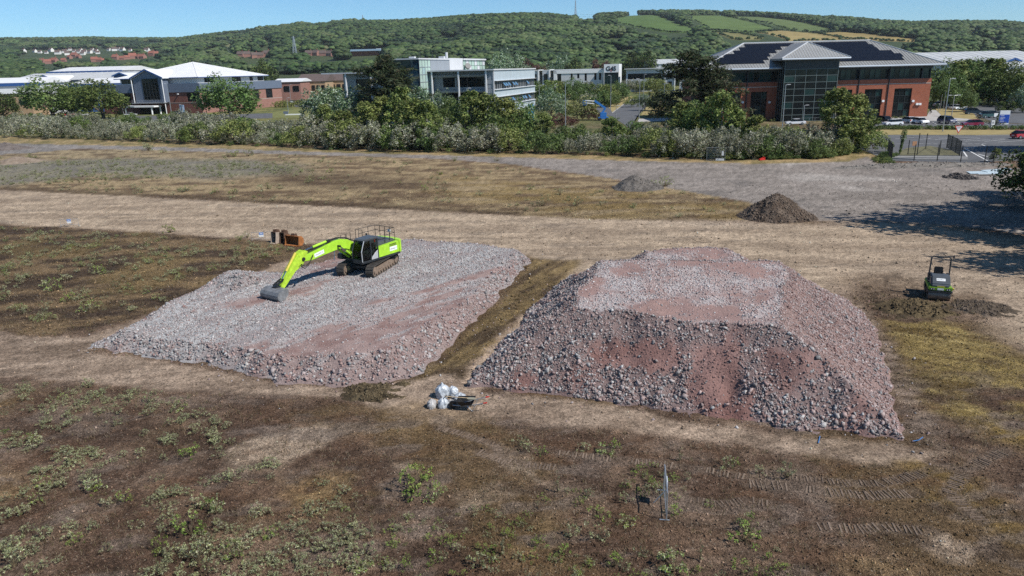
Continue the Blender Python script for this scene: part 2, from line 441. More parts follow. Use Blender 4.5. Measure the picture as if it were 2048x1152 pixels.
# dug dark soil round the roller
for pts in ([(1715, 552), (1800, 548), (1880, 570), (1890, 640), (1800, 640), (1760, 620), (1720, 590)], [(1900, 590), (1950, 580), (1995, 612), (1960, 630), (1900, 625)]):
    C = lay(C, zone(pts, 0.9, 0.7) * 0.75, mixn(n_fine, (0.078, 0.057, 0.04), (0.15, 0.112, 0.078)))
# pale wheeling strip beside the big pile
wz = zone([(1660, 560), (1710, 600), (1790, 690), (1850, 800), (1890, 900), (1850, 880), (1800, 800), (1730, 670), (1690, 600)], 0.4, 0.5)
C = lay(C, wz, mixn(streak(math.radians(-12), 1.6, 0.35, 131), (0.115, 0.085, 0.062), (0.25, 0.195, 0.15)))
# mossy slope on the right
mo = zone([(1765, 640), (1830, 625), (1920, 650), (2000, 690), (2300, 800), (2400, 960), (2100, 900), (1960, 860), (1870, 820), (1810, 720)], 0.8, 0.8)
mcol = mixn(streak(math.radians(-35), 3.0, 0.5, 141), (0.115, 0.082, 0.032), (0.225, 0.172, 0.068), 0.35, 0.62)
mcol = lay(mcol, sstep(0.60, 0.70, streak(math.radians(-32), 5.5, 0.35, 143)) * 0.7, (0.33, 0.265, 0.12))
C = lay(C, mo * sstep(0.36, 0.52, n_mid * 0.5 + n_big * 0.5), mcol)
for pts in ([(1900, 820), (2060, 850), (2080, 900), (1950, 880)], [(1850, 900), (1900, 920), (1880, 960), (1820, 930)], [(1800, 930), (1960, 950), (2000, 1010), (1860, 1000)], [(1940, 1000), (2048, 1040), (2048, 1100), (1950, 1060)]):
    C = lay(C, zone(pts, 1.0, 1.0) * 0.6 * sstep(0.4, 0.6, n_mid), (0.17, 0.115, 0.035))
# foreground: bare sand patches, ochre moss patches, grey lichen
for pts, k in (([(440, 905), (520, 870), (590, 858), (640, 850), (690, 858), (640, 890), (560, 930), (490, 950)], 0.9), ([(780, 925), (820, 918), (830, 945), (795, 950)], 0.8), ([(1830, 1075), (1900, 1065), (1960, 1100), (1940, 1120), (1870, 1110)], 0.85), ([(980, 880), (1060, 900), (1080, 960), (1000, 930)], 0.6), ([(900, 990), (1000, 960), (1050, 985), (920, 1030)], 0.45), ([(1080, 960), (1200, 985), (1230, 1010), (1100, 985)], 0.5), ([(1500, 935), (1640, 930), (1600, 955), (1510, 960)], 0.35), ([(-20, 790), (30, 775), (40, 790), (0, 800)], 0.5)):
    C = lay(C, zone(pts, 0.25, 0.25, fine=0.3) * k, mixn(n_fine, (0.265, 0.205, 0.15), (0.32, 0.255, 0.19)))
for pts, k in (([(600, 950), (720, 930), (760, 1010), (640, 1040), (560, 1010)], 0.75), ([(640, 960), (700, 960), (700, 1000), (630, 1010)], 0.6), ([(1000, 1040), (1120, 1060), (1090, 1130), (960, 1120)], 0.6), ([(0, 930), (60, 960), (40, 1010), (-50, 1000)], 0.6), ([(820, 800), (980, 850), (900, 900), (760, 860)], 0.35), ([(430, 1000), (520, 990), (560, 1040), (470, 1050)], 0.4), ([(1680, 1090), (1860, 1110), (1900, 1160), (1650, 1160)], 0.55), ([(1660, 960), (1780, 950), (1800, 975), (1700, 985)], 0.5), ([(250, 860), (400, 850), (420, 900), (280, 910)], 0.35)):
    C = lay(C, zone(pts, 0.9, 0.8) * k * sstep(0.3, 0.6, n_mid), mixn(n_fine, (0.175, 0.115, 0.05), (0.235, 0.165, 0.08)))
fg = sstep(36, 28, Y)
lich = sstep(0.54, 0.66, streak(math.radians(10), 2.2, 1.0, 151)) * (1 - tr) * (1 - lt) * fg
C = lay(C, lich * 0.55, (0.165, 0.135, 0.112))
dk = sstep(0.55, 0.68, streak(math.radians(-12), 2.5, 1.0, 153)) * (1 - tr) * (1 - lt) * fg
C = lay(C, dk * 0.5, (0.060, 0.042, 0.031))
rust = sstep(0.58, 0.70, streak(math.radians(5), 2.0, 1.1, 155)) * (1 - tr) * (1 - lt) * fg
C = lay(C, rust * 0.4, (0.115, 0.068, 0.04))
n_xf = fbm(X, Y, 0.16, 2, 49)
C = C * (0.70 + 0.60 * n_fine[..., None]) * (0.78 + 0.44 * n_xf[..., None])
C = C * (1 + (np.array((1.06, 1.02, 0.985)) - 1) * sstep(150, 110, Y)[..., None])
COLS = C
# strips rolled smooth by tracked machines
RUTS = [([(1500, 965), (1580, 972), (1660, 985), (1740, 990), (1830, 985)], 0.62, 0.125), ([(1520, 945), (1600, 955), (1690, 965), (1760, 966), (1830, 950), (1900, 930)], 0.5, 0.12),
        ([(1640, 1052), (1720, 1058), (1790, 1055), (1860, 1062)], 0.55, 0.135), ([(1380, 1000), (1440, 1008), (1500, 1000), (1560, 1010)], 0.5, 0.125), ([(960, 905), (1000, 920), (1060, 930), (1120, 935)], 0.5, 0.12),
        ([(880, 855), (930, 870), (990, 890), (1010, 925)], 0.45, 0.125), ([(1120, 905), (1200, 915), (1300, 925), (1420, 940), (1500, 955)], 0.5, 0.125), ([(1960, 1040), (1900, 985), (1930, 940), (2010, 900)], 0.55, 0.135)]
rutm = np.zeros(X.shape)
for pts, w, sp_ in RUTS:
    W_ = Gxy(pts)
    for (ax, ay), (bx, by) in zip(W_[:-1], W_[1:]):
        ex, ey = bx - ax, by - ay
        t_ = np.clip(((X - ax) * ex + (Y - ay) * ey) / (ex * ex + ey * ey), 0, 1)
        rutm = np.maximum(rutm, sstep(w * 0.75, w * 0.35, np.hypot(X - ax - ex * t_ + wx2 * .06, Y - ay - ey * t_ + wy2 * .06)))
C = C * (1 - 0.55 * rutm[..., None]) + np.array((0.15, 0.112, 0.084)) * 0.55 * rutm[..., None]
# relief: soil is lumpy, tracks nearly flat
site = sstep(175, 120, Y)
Z = ((n_mid - 0.5) * 0.16 + (n_fine - 0.5) * 0.09) * site * np.clip(grain, 0.25, 1) * sstep(110, 40, Y) + (n_big - 0.5) * 0.12 * site
Z *= (1 - 0.85 * asp) * sstep(150, 100, Y)
Z = Z * (1 - 0.8 * rutm) - 0.02
def ground_h(x, y):
    i = int(np.clip(np.searchsorted(gY, y), 0, len(gY) - 1)); j = int(np.clip(np.searchsorted(gS, x / (y + 16)), 0, len(gS) - 1))
    return float(Z[i, j])
gV = np.stack([X, Y, Z], -1).reshape(-1, 3)
nr, nc = X.shape
ii = (np.arange(nr - 1)[:, None] * nc + np.arange(nc - 1)[None, :]).ravel()
gF = np.stack([ii, ii + 1, ii + nc + 1, ii + nc], 1)

def ground_material():
    m = bpy.data.materials.new('site_ground'); m.use_nodes = True
    nt = m.node_tree; N = nt.nodes; L = nt.links
    b = N['Principled BSDF']; b.inputs['Roughness'].default_value = 0.95; b.inputs['Specular IOR Level'].default_value = 0.1
    at = N.new('ShaderNodeAttribute'); at.attribute_name = 'Col'
    ge = N.new('ShaderNodeNewGeometry')
    def noise(sc, det, rough=0.7):
        n = N.new('ShaderNodeTexNoise'); n.inputs['Scale'].default_value = sc; n.inputs['Detail'].default_value = det; n.inputs['Roughness'].default_value = rough
        L.new(ge.outputs['Position'], n.inputs['Vector']); return n
    def mul(a, fac, lo, hi, f0=0.3, f1=0.7):
        mr = N.new('ShaderNodeMapRange'); mr.inputs[1].default_value, mr.inputs[2].default_value = f0, f1
        mr.inputs[3].default_value, mr.inputs[4].default_value = lo, hi
        L.new(fac, mr.inputs[0])
        mx = N.new('ShaderNodeMix'); mx.data_type = 'RGBA'; mx.blend_type = 'MULTIPLY'; mx.inputs[0].default_value = 1
        L.new(a, mx.inputs[6]); L.new(mr.outputs[0], mx.inputs[7]); return mx.outputs[2]
    c = at.outputs['Color']
    n1, n2, n3 = noise(9, 6, 0.75), noise(28, 3, 0.6), noise(2.3, 5)
    c = mul(c, n1.outputs['Fac'], 0.48, 1.62, 0.36, 0.64); c = mul(c, n2.outputs['Fac'], 0.6, 1.45, 0.36, 0.64); c = mul(c, n3.outputs['Fac'], 0.75, 1.28, 0.36, 0.64)
    # dry straw and pebbles: pale specks
    vo = N.new('ShaderNodeTexVoronoi'); vo.inputs['Scale'].default_value = 11
    L.new(ge.outputs['Position'], vo.inputs['Vector'])
    sp = N.new('ShaderNodeSeparateColor'); L.new(vo.outputs['Color'], sp.inputs[0])
    g1 = N.new('ShaderNodeMath'); g1.operation = 'GREATER_THAN'; g1.inputs[1].default_value = 0.86; L.new(sp.outputs[0], g1.inputs[0])
    g2 = N.new('ShaderNodeMath'); g2.operation = 'LESS_THAN'; g2.inputs[1].default_value = 0.33; L.new(vo.outputs['Distance'], g2.inputs[0])
    g3 = N.new('ShaderNodeMath'); g3.operation = 'MULTIPLY'; L.new(g1.outputs[0], g3.inputs[0]); L.new(g2.outputs[0], g3.inputs[1])
    g4 = N.new('ShaderNodeMath'); g4.operation = 'MULTIPLY'; g4.inputs[1].default_value = 0.6; L.new(g3.outputs[0], g4.inputs[0])
    mx = N.new('ShaderNodeMix'); mx.data_type = 'RGBA'; mx.blend_type = 'MIX'; mx.inputs[7].default_value = (0.34, 0.28, 0.21, 1)
    L.new(g4.outputs[0], mx.inputs[0]); L.new(c, mx.inputs[6]); c = mx.outputs[2]
    L.new(c, b.inputs['Base Color'])
    gr = N.new('ShaderNodeAttribute'); gr.attribute_name = 'Grain'
    bp = N.new('ShaderNodeBump'); bp.inputs['Distance'].default_value = 0.16
    L.new(gr.outputs['Fac'], bp.inputs['Strength'])
    hm = N.new('ShaderNodeMath'); hm.operation = 'ADD'; L.new(n1.outputs['Fac'], hm.inputs[0]); L.new(n2.outputs['Fac'], hm.inputs[1])
    L.new(hm.outputs[0], bp.inputs['Height']); L.new(bp.outputs['Normal'], b.inputs['Normal'])
    return m
M_GROUND = ground_material()
ground = np_mesh('ground', gV, gF, M_GROUND, smooth=True, col=C.reshape(-1, 3))
ga = ground.data.attributes.new('Grain', 'FLOAT', 'POINT'); ga.data.foreach_set('value', (grain * 0.75 * sstep(140, 60, Y)).ravel().astype(np.float32))
tag(ground, kind='structure')
base = np_mesh("ground_beyond", [(-4000, -400, -1.2), (4000, -400, -1.2), (4000, 800, -1.2), (-4000, 800, -1.2)], [(0, 1, 2, 3)], mat('plain_grass', (0.09, 0.10, 0.045), 0.95, var=0.3, scale=0.02))
tag(base, kind='structure')

# ------------------------------------------------------------------ roads and car parks beyond the belt (sheets 4 mm apart)
M_ROAD = mat('road_asphalt', (0.105, 0.106, 0.109), 0.9, var=0.22, scale=0.35, bump=0.15, bscale=6)
M_PAVE = mat('pale_paving', (0.40, 0.38, 0.355), 0.9, var=0.12, scale=0.8)
M_LINE = mat('road_marking_paint', (0.62, 0.62, 0.60), 0.8, var=0.2, scale=2)
M_GRASSD = mat('dry_mown_grass', (0.30, 0.235, 0.095), 0.95, var=0.25, scale=0.7, bump=0.6, bscale=5)
M_GRASSG = mat('green_mown_grass', (0.16, 0.165, 0.05), 0.95, var=0.3, scale=0.5, bump=0.6, bscale=5)
M_KERB = mat('kerb_concrete', (0.34, 0.33, 0.31), 0.9, var=0.15, scale=2)
def sheet(name, px, mt, z, raw=None, kind='structure'):
    pts = raw or Gxy(px)
    mb = MB(); mb.prism(pts, z - 0.2, z)
    return tag(mb.build(name, mt), kind=kind)
ROADZ = 0.012
sheet('road', [(1690, 270), (1760, 266), (1900, 267), (2300, 264), (2450, 300), (2300, 330), (2120, 318), (1990, 322), (1960, 330), (1900, 324), (1780, 322), (1700, 290)], M_ROAD, ROADZ)
sheet('side_road', [(1235, 268), (1262, 258), (1224, 233), (1200, 226), (1190, 222), (1196, 213), (1240, 206), (1265, 199), (1290, 191.5), (1300, 191), (1293, 205), (1292, 214), (1278, 230), (1266, 247), (1255, 262)], M_ROAD, ROADZ + 0.004)
sheet('car_park', [(1680, 244), (1700, 240), (1900, 241), (1985, 245), (2100, 252), (2150, 262), (2040, 255.5), (1800, 252.5), (1680, 252)], M_ROAD, ROADZ + 0.008)
sheet('car_park', [(1880, 206), (1960, 199), (2100, 196), (2160, 222), (2080, 250), (1990, 244), (1950, 232), (1940, 222), (1885, 216)], M_ROAD, ROADZ + 0.012)
sheet('car_park', [(250, 232), (420, 230), (560, 226), (560, 236), (250, 244)], M_ROAD, ROADZ + 0.004)
sheet('car_park', [(588, 209), (640, 205), (700, 207), (660, 216), (590, 214)], M_ROAD, ROADZ + 0.004)
sheet('pavement', [(1690, 239), (1853, 233.5), (1900, 236), (1960, 240.5), (1900, 242.5), (1690, 242.5)], M_PAVE, 0.12)
sheet('pavement', [(1853, 234), (1860, 221), (1872, 221), (1885, 234)], M_PAVE, 0.125)
sheet('lawn', [(1868, 216), (1895, 215), (1948, 228), (1955, 239.5), (1888, 236), (1873, 221)], M_GRASSD, 0.09)
sheet('lawn', [(1690, 261), (1690, 269), (1900, 272), (2300, 270), (2300, 264), (1900, 265.0)][::-1] if False else [(1680, 258), (1780, 259.5), (1950, 261), (2200, 260), (2200, 268), (1950, 271), (1760, 270.5), (1680, 271)], M_GRASSD, 0.13)
sheet('lawn', [(545, 224), (600, 217), (640, 216), (650, 232), (600, 237), (545, 236)], M_GRASSG, 0.05)
sheet('lawn', [(1225, 225), (1250, 206), (1268, 195), (1262, 192), (1240, 196), (1215, 212)], M_GRASSD, 0.06)
sheet('lawn', [(1282, 230), (1330, 228), (1330, 214), (1292, 215)], M_GRASSD, 0.06)
sheet('pavement', [(1278, 238), (1340, 236), (1345, 241), (1275, 244)], M_PAVE, 0.07)
# markings: dashes on the main road, junction box, parking bays
def markings(name, segs, w, z):
    mb = MB()
    for (a, b) in segs:
        pa, pb = G(*a, z), G(*b, z)
        d = (pb - pa).normalized(); n = Vector((-d.y, d.x, 0)) * w / 2
        mb.quad(pa - n, pa + n, pb + n, pb - n)
    o = mb.build(name, M_LINE, fixn=False)
    return tag(o, kind='structure')
segs = [((1790, 277.5), (1828, 275)), ((1838, 279), (1862, 276.5)), ((1870, 279), (1905, 276)), ((1912, 281), (1960, 277)), ((1968, 283), (2010, 279)), ((1930, 282.5), (1980, 279.5)), ((1845, 273.5), (1960, 275.5)), ((1985, 278), (2060, 276.5)), ((1780, 272), (1840, 271.5)), ((1995, 284.5), (2045, 281))]
markings('road_marking', segs, 0.16, ROADZ + 0.02)
segs = [((1838 + i * 14, 287.5), (1847 + i * 14, 287.6)) for i in range(10)]
segs += [((1963, 289), (1974, 293)), ((1928, 296), (1955, 293)), ((1933, 297), (1952, 296)), ((1930, 297), (1976, 322)), ((1925, 300), (1934, 313)), ((1956, 308), (1985, 316))]
markings('junction_marking', segs, 0.22, ROADZ + 0.024)
segs = [((1740 + i * 25, 244), (1746 + i * 25.6, 249)) for i in range(10)] + [((1945 + i * 9, 223 + i * 2.2), (1962 + i * 9, 225 + i * 2.2)) for i in range(6)]
markings('bay_marking', segs, 0.14, ROADZ + 0.03)
def kerb(name, pts, w=0.3, h=0.14):
    mb = MB()
    W = [G(u, v) for u, v in pts]
    for a, b in zip(W[:-1], W[1:]):
        mb.beam((a.x, a.y, h / 2), (b.x, b.y, h / 2), w, h)
    return tag(mb.build(name, M_KERB), kind='structure')
kerb('kerb', [(1690, 271.8), (1760, 271.3), (1950, 271.8), (2200, 268.8)])
kerb('kerb', [(1690, 243), (1900, 243.2), (1960, 241)])
kerb('kerb', [(1224, 226.5), (1250, 207), (1268, 196)])
kerb('kerb', [(1780, 317), (1830, 319), (1935, 318.5)])
# ------------------------------------------------------------------ stone stockpiles
def hull_proto(seed, n, flat=0.75):
    r = random.Random(seed)
    bm = bmesh.new()
    for k in range(8):                       # a split block: eight jittered corners, some knocked off
        c = Vector((1 if k & 1 else -1, 1 if k & 2 else -1, 1 if k & 4 else -1))
        j = Vector((r.uniform(0.45, 1.15), r.uniform(0.45, 1.15), r.uniform(0.5, 1.1)))
        if r.random() < 0.25: j *= 0.55
        bm.verts.new((c.x * j.x * 0.82, c.y * j.y * 0.62, c.z * j.z * flat * 0.62))
    for _ in range(max(0, n - 8)):
        v = Vector((r.gauss(0, 1), r.gauss(0, 1), r.gauss(0, 1))).normalized()
        bm.verts.new((v.x * 0.95, v.y * 0.75, v.z * flat * .8))
    bmesh.ops.convex_hull(bm, input=bm.verts)
    for v in [v for v in bm.verts if not v.link_faces]: bm.verts.remove(v)
    bmesh.ops.triangulate(bm, faces=bm.faces)
    bm.verts.index_update()
    V = np.array([v.co[:] for v in bm.verts]); F = np.array([[v.index for v in f.verts] for f in bm.faces])
    bm.free()
    return V, F
ROCK_SMALL = [hull_proto(100 + i, 6, 0.8) for i in range(6)]
ROCK_MID = [hull_proto(200 + i, 8, 0.62) for i in range(10)]
def rand_rot(n):
    q = RNG.normal(size=(n, 4)); q /= np.linalg.norm(q, axis=1)[:, None]
    w, x, y, z = q.T
    return np.stack([np.stack([1 - 2 * (y * y + z * z), 2 * (x * y - z * w), 2 * (x * z + y * w)], 1), np.stack([2 * (x * y + z * w), 1 - 2 * (x * x + z * z), 2 * (y * z - x * w)], 1), np.stack([2 * (x * z - y * w), 2 * (y * z + x * w), 1 - 2 * (x * x + y * y)], 1)], 1)
def merge(protos, pos, size, col, R=None):
    "many copies of small protos as one numpy mesh"
    n = len(pos); idx = RNG.integers(0, len(protos), n)
    if R is None: R = rand_rot(n)
    Vs, Fs, Cs, o = [], [], [], 0
    for k, (V, F) in enumerate(protos):
        m = np.where(idx == k)[0]
        if not len(m): continue
        W = np.einsum('nij,vj->nvi', R[m], V) * (size[m][:, None, None] if size.ndim == 1 else size[m][:, None, :]) + pos[m][:, None, :]
        Vs.append(W.reshape(-1, 3)); Cs.append(np.repeat(col[m], len(V), 0))
        Fs.append((F[None] + (np.arange(len(m)) * len(V))[:, None, None]).reshape(-1, F.shape[1]) + o)
        o += len(m) * len(V)
    return np.concatenate(Vs), np.concatenate(Fs), np.concatenate(Cs)
M_STONE = attr_mat('stone', rough=0.9, spec=0.15, detail=0.25, dscale=9, bump=0.4, bscale=18)
M_FINES = attr_mat('stone_fines', rough=0.95, spec=0.1, detail=0.34, dscale=13, bump=0.9, bscale=11)
GREYS = np.array([(0.25, 0.25, 0.25), (0.32, 0.315, 0.31), (0.39, 0.385, 0.38), (0.18, 0.178, 0.178), (0.29, 0.255, 0.245), (0.45, 0.435, 0.42)])
PINKS = np.array([(0.30, 0.21, 0.195), (0.36, 0.27, 0.25), (0.24, 0.155, 0.14), (0.43, 0.35, 0.33), (0.30, 0.25, 0.245), (0.38, 0.33, 0.32)])
RED, RED2 = np.array((0.185, 0.100, 0.086)), np.array((0.25, 0.155, 0.137))
def stone_cols(n, grey):
    g = GREYS[RNG.integers(0, 6, n)]; p_ = PINKS[RNG.integers(0, 6, n)]
    c = np.where((RNG.random(n) < grey)[:, None], g, p_) * RNG.uniform(0.7, 1.15, (n, 1))
    k = (RNG.random((n, 1)) ** 2) * 0.6                       # red dust on part of them
    return (c * (1 - k) + RED2 * 1.1 * k) * 1.02

def heap_grid(x0, x1, y0, y1, step, hfun):
    xs = np.arange(x0, x1, step); ys = np.arange(y0, y1, step)
    GX, GY = np.meshgrid(xs, ys)
    return GX, GY, hfun(GX, GY)
def heap_mesh(name, GX, GY, GZ, col, mt, parent, zmin=-0.05):
    nr, nc = GX.shape
    ii = (np.arange(nr - 1)[:, None] * nc + np.arange(nc - 1)[None, :]).ravel()
    F = np.stack([ii, ii + 1, ii + nc + 1, ii + nc], 1)
    zz = GZ.ravel()
    F = F[(zz[F] > zmin).any(1)]
    used = np.unique(F); remap = np.full(GX.size, -1); remap[used] = np.arange(len(used))
    V = np.stack([GX.ravel(), GY.ravel(), np.maximum(zz, -0.12)], 1)[used]
    return np_mesh(name, V, remap[F], mt, parent, smooth=True, col=col.reshape(-1, 3)[used])

def frustum(x, y, poly, tans, dmax=99):
    z = np.full(x.shape, 1e9); n = len(poly)
    for i in range(n):
        ax, ay = poly[i]; bx, by = poly[(i + 1) % n]
        ex, ey = bx - ax, by - ay; L = math.hypot(ex, ey)
        z = np.minimum(z, (ex * (y - ay) - ey * (x - ax)) / L * tans[i])
    return z
# --- big flat-topped pile
fl, fr = G(925, 773), G(1822, 882)
r2, r3 = G(1742, 645), G(1690, 598)
main_poly = [(fl.x, fl.y), (fr.x, fr.y), (r2.x + 0.1, r2.y), (r3.x, r3.y), (r3.x - 3.6, r3.y + 2.4), (2.65, 47.0)]
main_tan = [0.80, 0.60, 0.60, 0.7, 0.75, 0.72]
lobe_top = Gxy([(1265, 560), (1293, 500), (1330, 494), (1455, 493), (1480, 508), (1500, 540), (1495, 570)], 2.0)
def h_main(x, y):
    w1, w2 = (fbm(x, y, 2.6, 3, 201) - 0.5), (fbm(x, y, 0.7, 3, 205) - 0.5)
    w3 = (fbm(x, y, 1.3, 3, 209) - 0.5)
    a = frustum(x + w1 * 1.0 + w3 * 0.3, y + w1 * 0.6 + w2 * 0.4, main_poly, main_tan) + w2 * 0.30 + w3 * 0.28
    top = 3.0 + (fbm(x, y, 4.0, 2, 207) - 0.5) * 0.3 + w3 * 0.14 + w2 * 0.14
    a = np.where(a > top, top - 0.0 + 0 * a, a)
    a = np.minimum(a, top)
    b = 1.95 + np.minimum(0, sdf(x + w1, y + w1, lobe_top) * 0.72) + w2 * 0.25
    return np.maximum(a, b) - 0.02
mx0, mx1, my0, my1 = fl.x - 1.5, 24.5, fr.y - 1.5, 62.0
PX, PY, PZ = heap_grid(mx0, mx1, my0, my1, 0.16, h_main)
def main_maps(x, y, z):
    "grey share, fines (0..1: bare red earth), is-top"
    gx_, gy_ = np.gradient(z, 0.16) if z.ndim == 2 else (None, None)
    u, v = None, None
    return gx_, gy_
def pz(px, z=1.5):
    return Gxy(px, z)
def on_face(px, zs):
    return [tuple(G(u, v, z)[:2]) for (u, v), z in zip(px, zs)]
# bare red bands on the front face, traced where they lie on the slope
bare = [on_face([(1385, 655), (1500, 655), (1490, 740), (1520, 800), (1570, 860), (1400, 850), (1395, 800), (1380, 730)], [2.9, 2.9, 1.8, 1.1, .3, .2, .8, 1.9]),
        on_face([(1165, 640), (1300, 650), (1390, 660), (1370, 690), (1260, 690), (1180, 665)], [2.9, 2.9, 2.9, 2.4, 2.4, 2.7]),
        on_face([(1020, 740), (1060, 735), (1075, 765), (1040, 780), (1010, 770)], [.7, .8, .4, .2, .3]),
        on_face([(1110, 720), (1190, 720), (1200, 760), (1120, 760)], [1.4, 1.4, .8, .8]),
        on_face([(1500, 690), (1640, 690), (1680, 740), (1560, 750)], [2.4, 2.4, 1.8, 1.7]),
        on_face([(1660, 790), (1740, 800), (1780, 870), (1700, 850)], [1.0, 1.0, .3, .4])]
def grad(h, x, y, e=0.25):
    return (h(x + e, y) - h(x - e, y)) / (2 * e), (h(x, y + e) - h(x, y - e)) / (2 * e)
def main_fields(x, y):
    dx, dy = grad(h_main, x, y, 0.5)
    slope = np.hypot(dx, dy)
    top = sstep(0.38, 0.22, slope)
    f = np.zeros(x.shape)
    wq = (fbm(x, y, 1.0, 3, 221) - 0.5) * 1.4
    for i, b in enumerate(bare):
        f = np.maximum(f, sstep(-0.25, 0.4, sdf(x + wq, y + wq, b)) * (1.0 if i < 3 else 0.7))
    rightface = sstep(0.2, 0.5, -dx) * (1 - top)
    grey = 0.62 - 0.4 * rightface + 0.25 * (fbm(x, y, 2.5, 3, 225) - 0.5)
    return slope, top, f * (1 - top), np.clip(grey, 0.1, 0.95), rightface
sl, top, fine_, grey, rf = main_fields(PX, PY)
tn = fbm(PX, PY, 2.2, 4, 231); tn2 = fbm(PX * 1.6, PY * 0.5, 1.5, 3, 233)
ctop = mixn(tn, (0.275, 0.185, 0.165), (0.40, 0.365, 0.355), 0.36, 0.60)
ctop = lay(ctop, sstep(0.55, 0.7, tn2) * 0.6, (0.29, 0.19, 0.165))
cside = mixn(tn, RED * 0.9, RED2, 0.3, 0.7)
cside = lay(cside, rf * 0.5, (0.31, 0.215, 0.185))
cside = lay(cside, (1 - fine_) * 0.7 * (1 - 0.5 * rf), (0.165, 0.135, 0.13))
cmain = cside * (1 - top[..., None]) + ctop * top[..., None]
pile = thing('stone_stockpile', 'tall flat topped heap of reddish and grey broken stone with steep sides', 'stone heap', (0, 0, 0))
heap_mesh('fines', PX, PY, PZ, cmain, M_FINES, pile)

def scatter(n, x0, x1, y0, y1, hfun, accept):
    "random spots on a heap, kept with the probability accept() gives"
    x = RNG.uniform(x0, x1, n); y = RNG.uniform(y0, y1, n)
    z = hfun(x, y)
    ok = z > 0.04
    x, y, z = x[ok], y[ok], z[ok]
    pr = accept(x, y, z)
    k = RNG.random(len(x)) < pr
    return x[k], y[k], z[k]
def acc_mid(x, y, z):
    s, t, f, g, r = main_fields(x, y)
    clump = 0.45 + 0.75 * sstep(0.36, 0.60, fbm(x, y, 1.3, 3, 241))
    return np.clip((1 - t) * (1 - 0.93 * f) * clump * (0.95 - 0.25 * r), 0, 1)
x, y, z = scatter(330000, mx0, mx1, my0, my1, h_main, acc_mid)
s_, t_, f_, g_, r_ = main_fields(x, y)
size = np.clip(RNG.lognormal(math.log(0.050), 0.50, len(x)), 0.026, 0.16) * (1 - 0.25 * r_) * (0.78 + 0.28 * sstep(2.6, 0.4, z))
pos = np.stack([x, y, z + size * 0.25], 1)
V, F, Cc = merge(ROCK_MID, pos, size, stone_cols(len(x), g_))
tag(np_mesh('stones', V, F, M_STONE, pile, col=Cc), kind='stuff')
n_mid_main = len(x)
def acc_small(x, y, z):
    s, t, f, g, r = main_fields(x, y)
    return np.clip(0.6 * (1 - t) + t * (0.15 + 0.85 * sstep(0.34, 0.58, fbm(x, y, 2.2, 4, 231))), 0, 1)
x, y, z = scatter(110000, mx0, mx1, my0, my1, h_main, acc_small)
s_, t_, f_, g_, r_ = main_fields(x, y)
size = np.clip(RNG.lognormal(math.log(0.042), 0.35, len(x)), 0.024, 0.085)
cc = stone_cols(len(x), np.clip(g_ - 0.25 * (1 - t_), 0, 1))
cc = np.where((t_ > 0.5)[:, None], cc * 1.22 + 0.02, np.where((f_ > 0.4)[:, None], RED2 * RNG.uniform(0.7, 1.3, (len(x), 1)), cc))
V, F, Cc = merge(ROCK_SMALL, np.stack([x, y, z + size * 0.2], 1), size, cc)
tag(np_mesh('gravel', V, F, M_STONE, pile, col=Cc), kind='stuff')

# the 300 largest rocks of each heap are parts of their own
def rock_meshes(prefix):
    out = []
    for k in range(14):
        V, F = hull_proto(300 + k, 9, 0.62)
        c = (GREYS if k < 9 else PINKS)[k % 6]
        out.append(np_mesh(prefix, V, F, M_STONE, None, col=np.tile(c, (len(V), 1))))
    ms = [o.data for o in out]
    for o in out: bpy.data.objects.remove(o)
    return ms
ROCKM = rock_meshes('rock')
def add_rocks(parent, x, y, z, size, n=300):
    for i in range(min(n, len(x))):
        o = bpy.data.objects.new('rock', ROCKM[rnd.randrange(14)])
        COL.objects.link(o); o.parent = parent
        o.location = (x[i], y[i], z[i] + size[i] * 0.22)
        o.rotation_euler = (rnd.uniform(0, 6.3), rnd.uniform(0, 6.3), rnd.uniform(0, 6.3))
        o.scale = (size[i] * rnd.uniform(0.85, 1.15), size[i] * rnd.uniform(0.7, 1), size[i] * rnd.uniform(0.75, 1))
def acc_big(x, y, z):
    s, t, f, g, r = main_fields(x, y)
    dx, dy = grad(h_main, x, y, 0.5)
    return np.clip((1 - t) * (1 - 0.9 * f) * np.maximum(sstep(0.1, 0.4, dy), 0.5 * r) * (0.4 + 0.6 * sstep(2.6, 0.3, z)) * 0.4, 0, 1)
x, y, z = scatter(4000, mx0, mx1, my0, 42, h_main, acc_big)
size = np.clip(RNG.lognormal(math.log(0.098), 0.28, len(x)), 0.075, 0.20)
add_rocks(pile, x, y, z, size)
# stones that rolled off onto the earth
# --- low pad the excavator stands on
pad_px = [(172, 697), (300, 716), (430, 733), (560, 762), (690, 770), (800, 764), (838, 742), (900, 690), (975, 615), (1064, 518), (1030, 506), (950, 497), (815, 487), (735, 500), (690, 513), (640, 535), (560, 556), (500, 549), (440, 556), (405, 578), (345, 612), (250, 662)]
pad_poly = Gxy(pad_px)
PADH = 0.72
mound_c = G(478, 586)
def h_pad(x, y):
    w1, w2 = (fbm(x, y, 2.2, 3, 301) - 0.5), (fbm(x, y, 0.6, 3, 305) - 0.5)
    d = sdf(x + w1 * 1.4, y + w1 * 0.7 + w2 * 0.6, pad_poly)
    lim = PADH + (fbm(x, y, 5.0, 2, 307) - 0.5) * 0.22 + 0.25 * sstep(44, 34, y) * sstep(-16, -6, x)
    z = np.minimum(d * 0.62, lim) + w2 * np.clip(d, 0, 1) * 0.16
    m = 1.55 - np.hypot((x - mound_c.x) * 0.75 + w1, (y - mound_c.y) + w2) * 0.62
    r_ = np.hypot((x - EXC_C.x) / 3.6, (y - EXC_C.y) / 3.6)
    z = z * sstep(0.9, 1.25, r_) + PADH * sstep(1.25, 0.9, r_)
    return np.maximum(z, m + w2 * 0.2) - 0.02
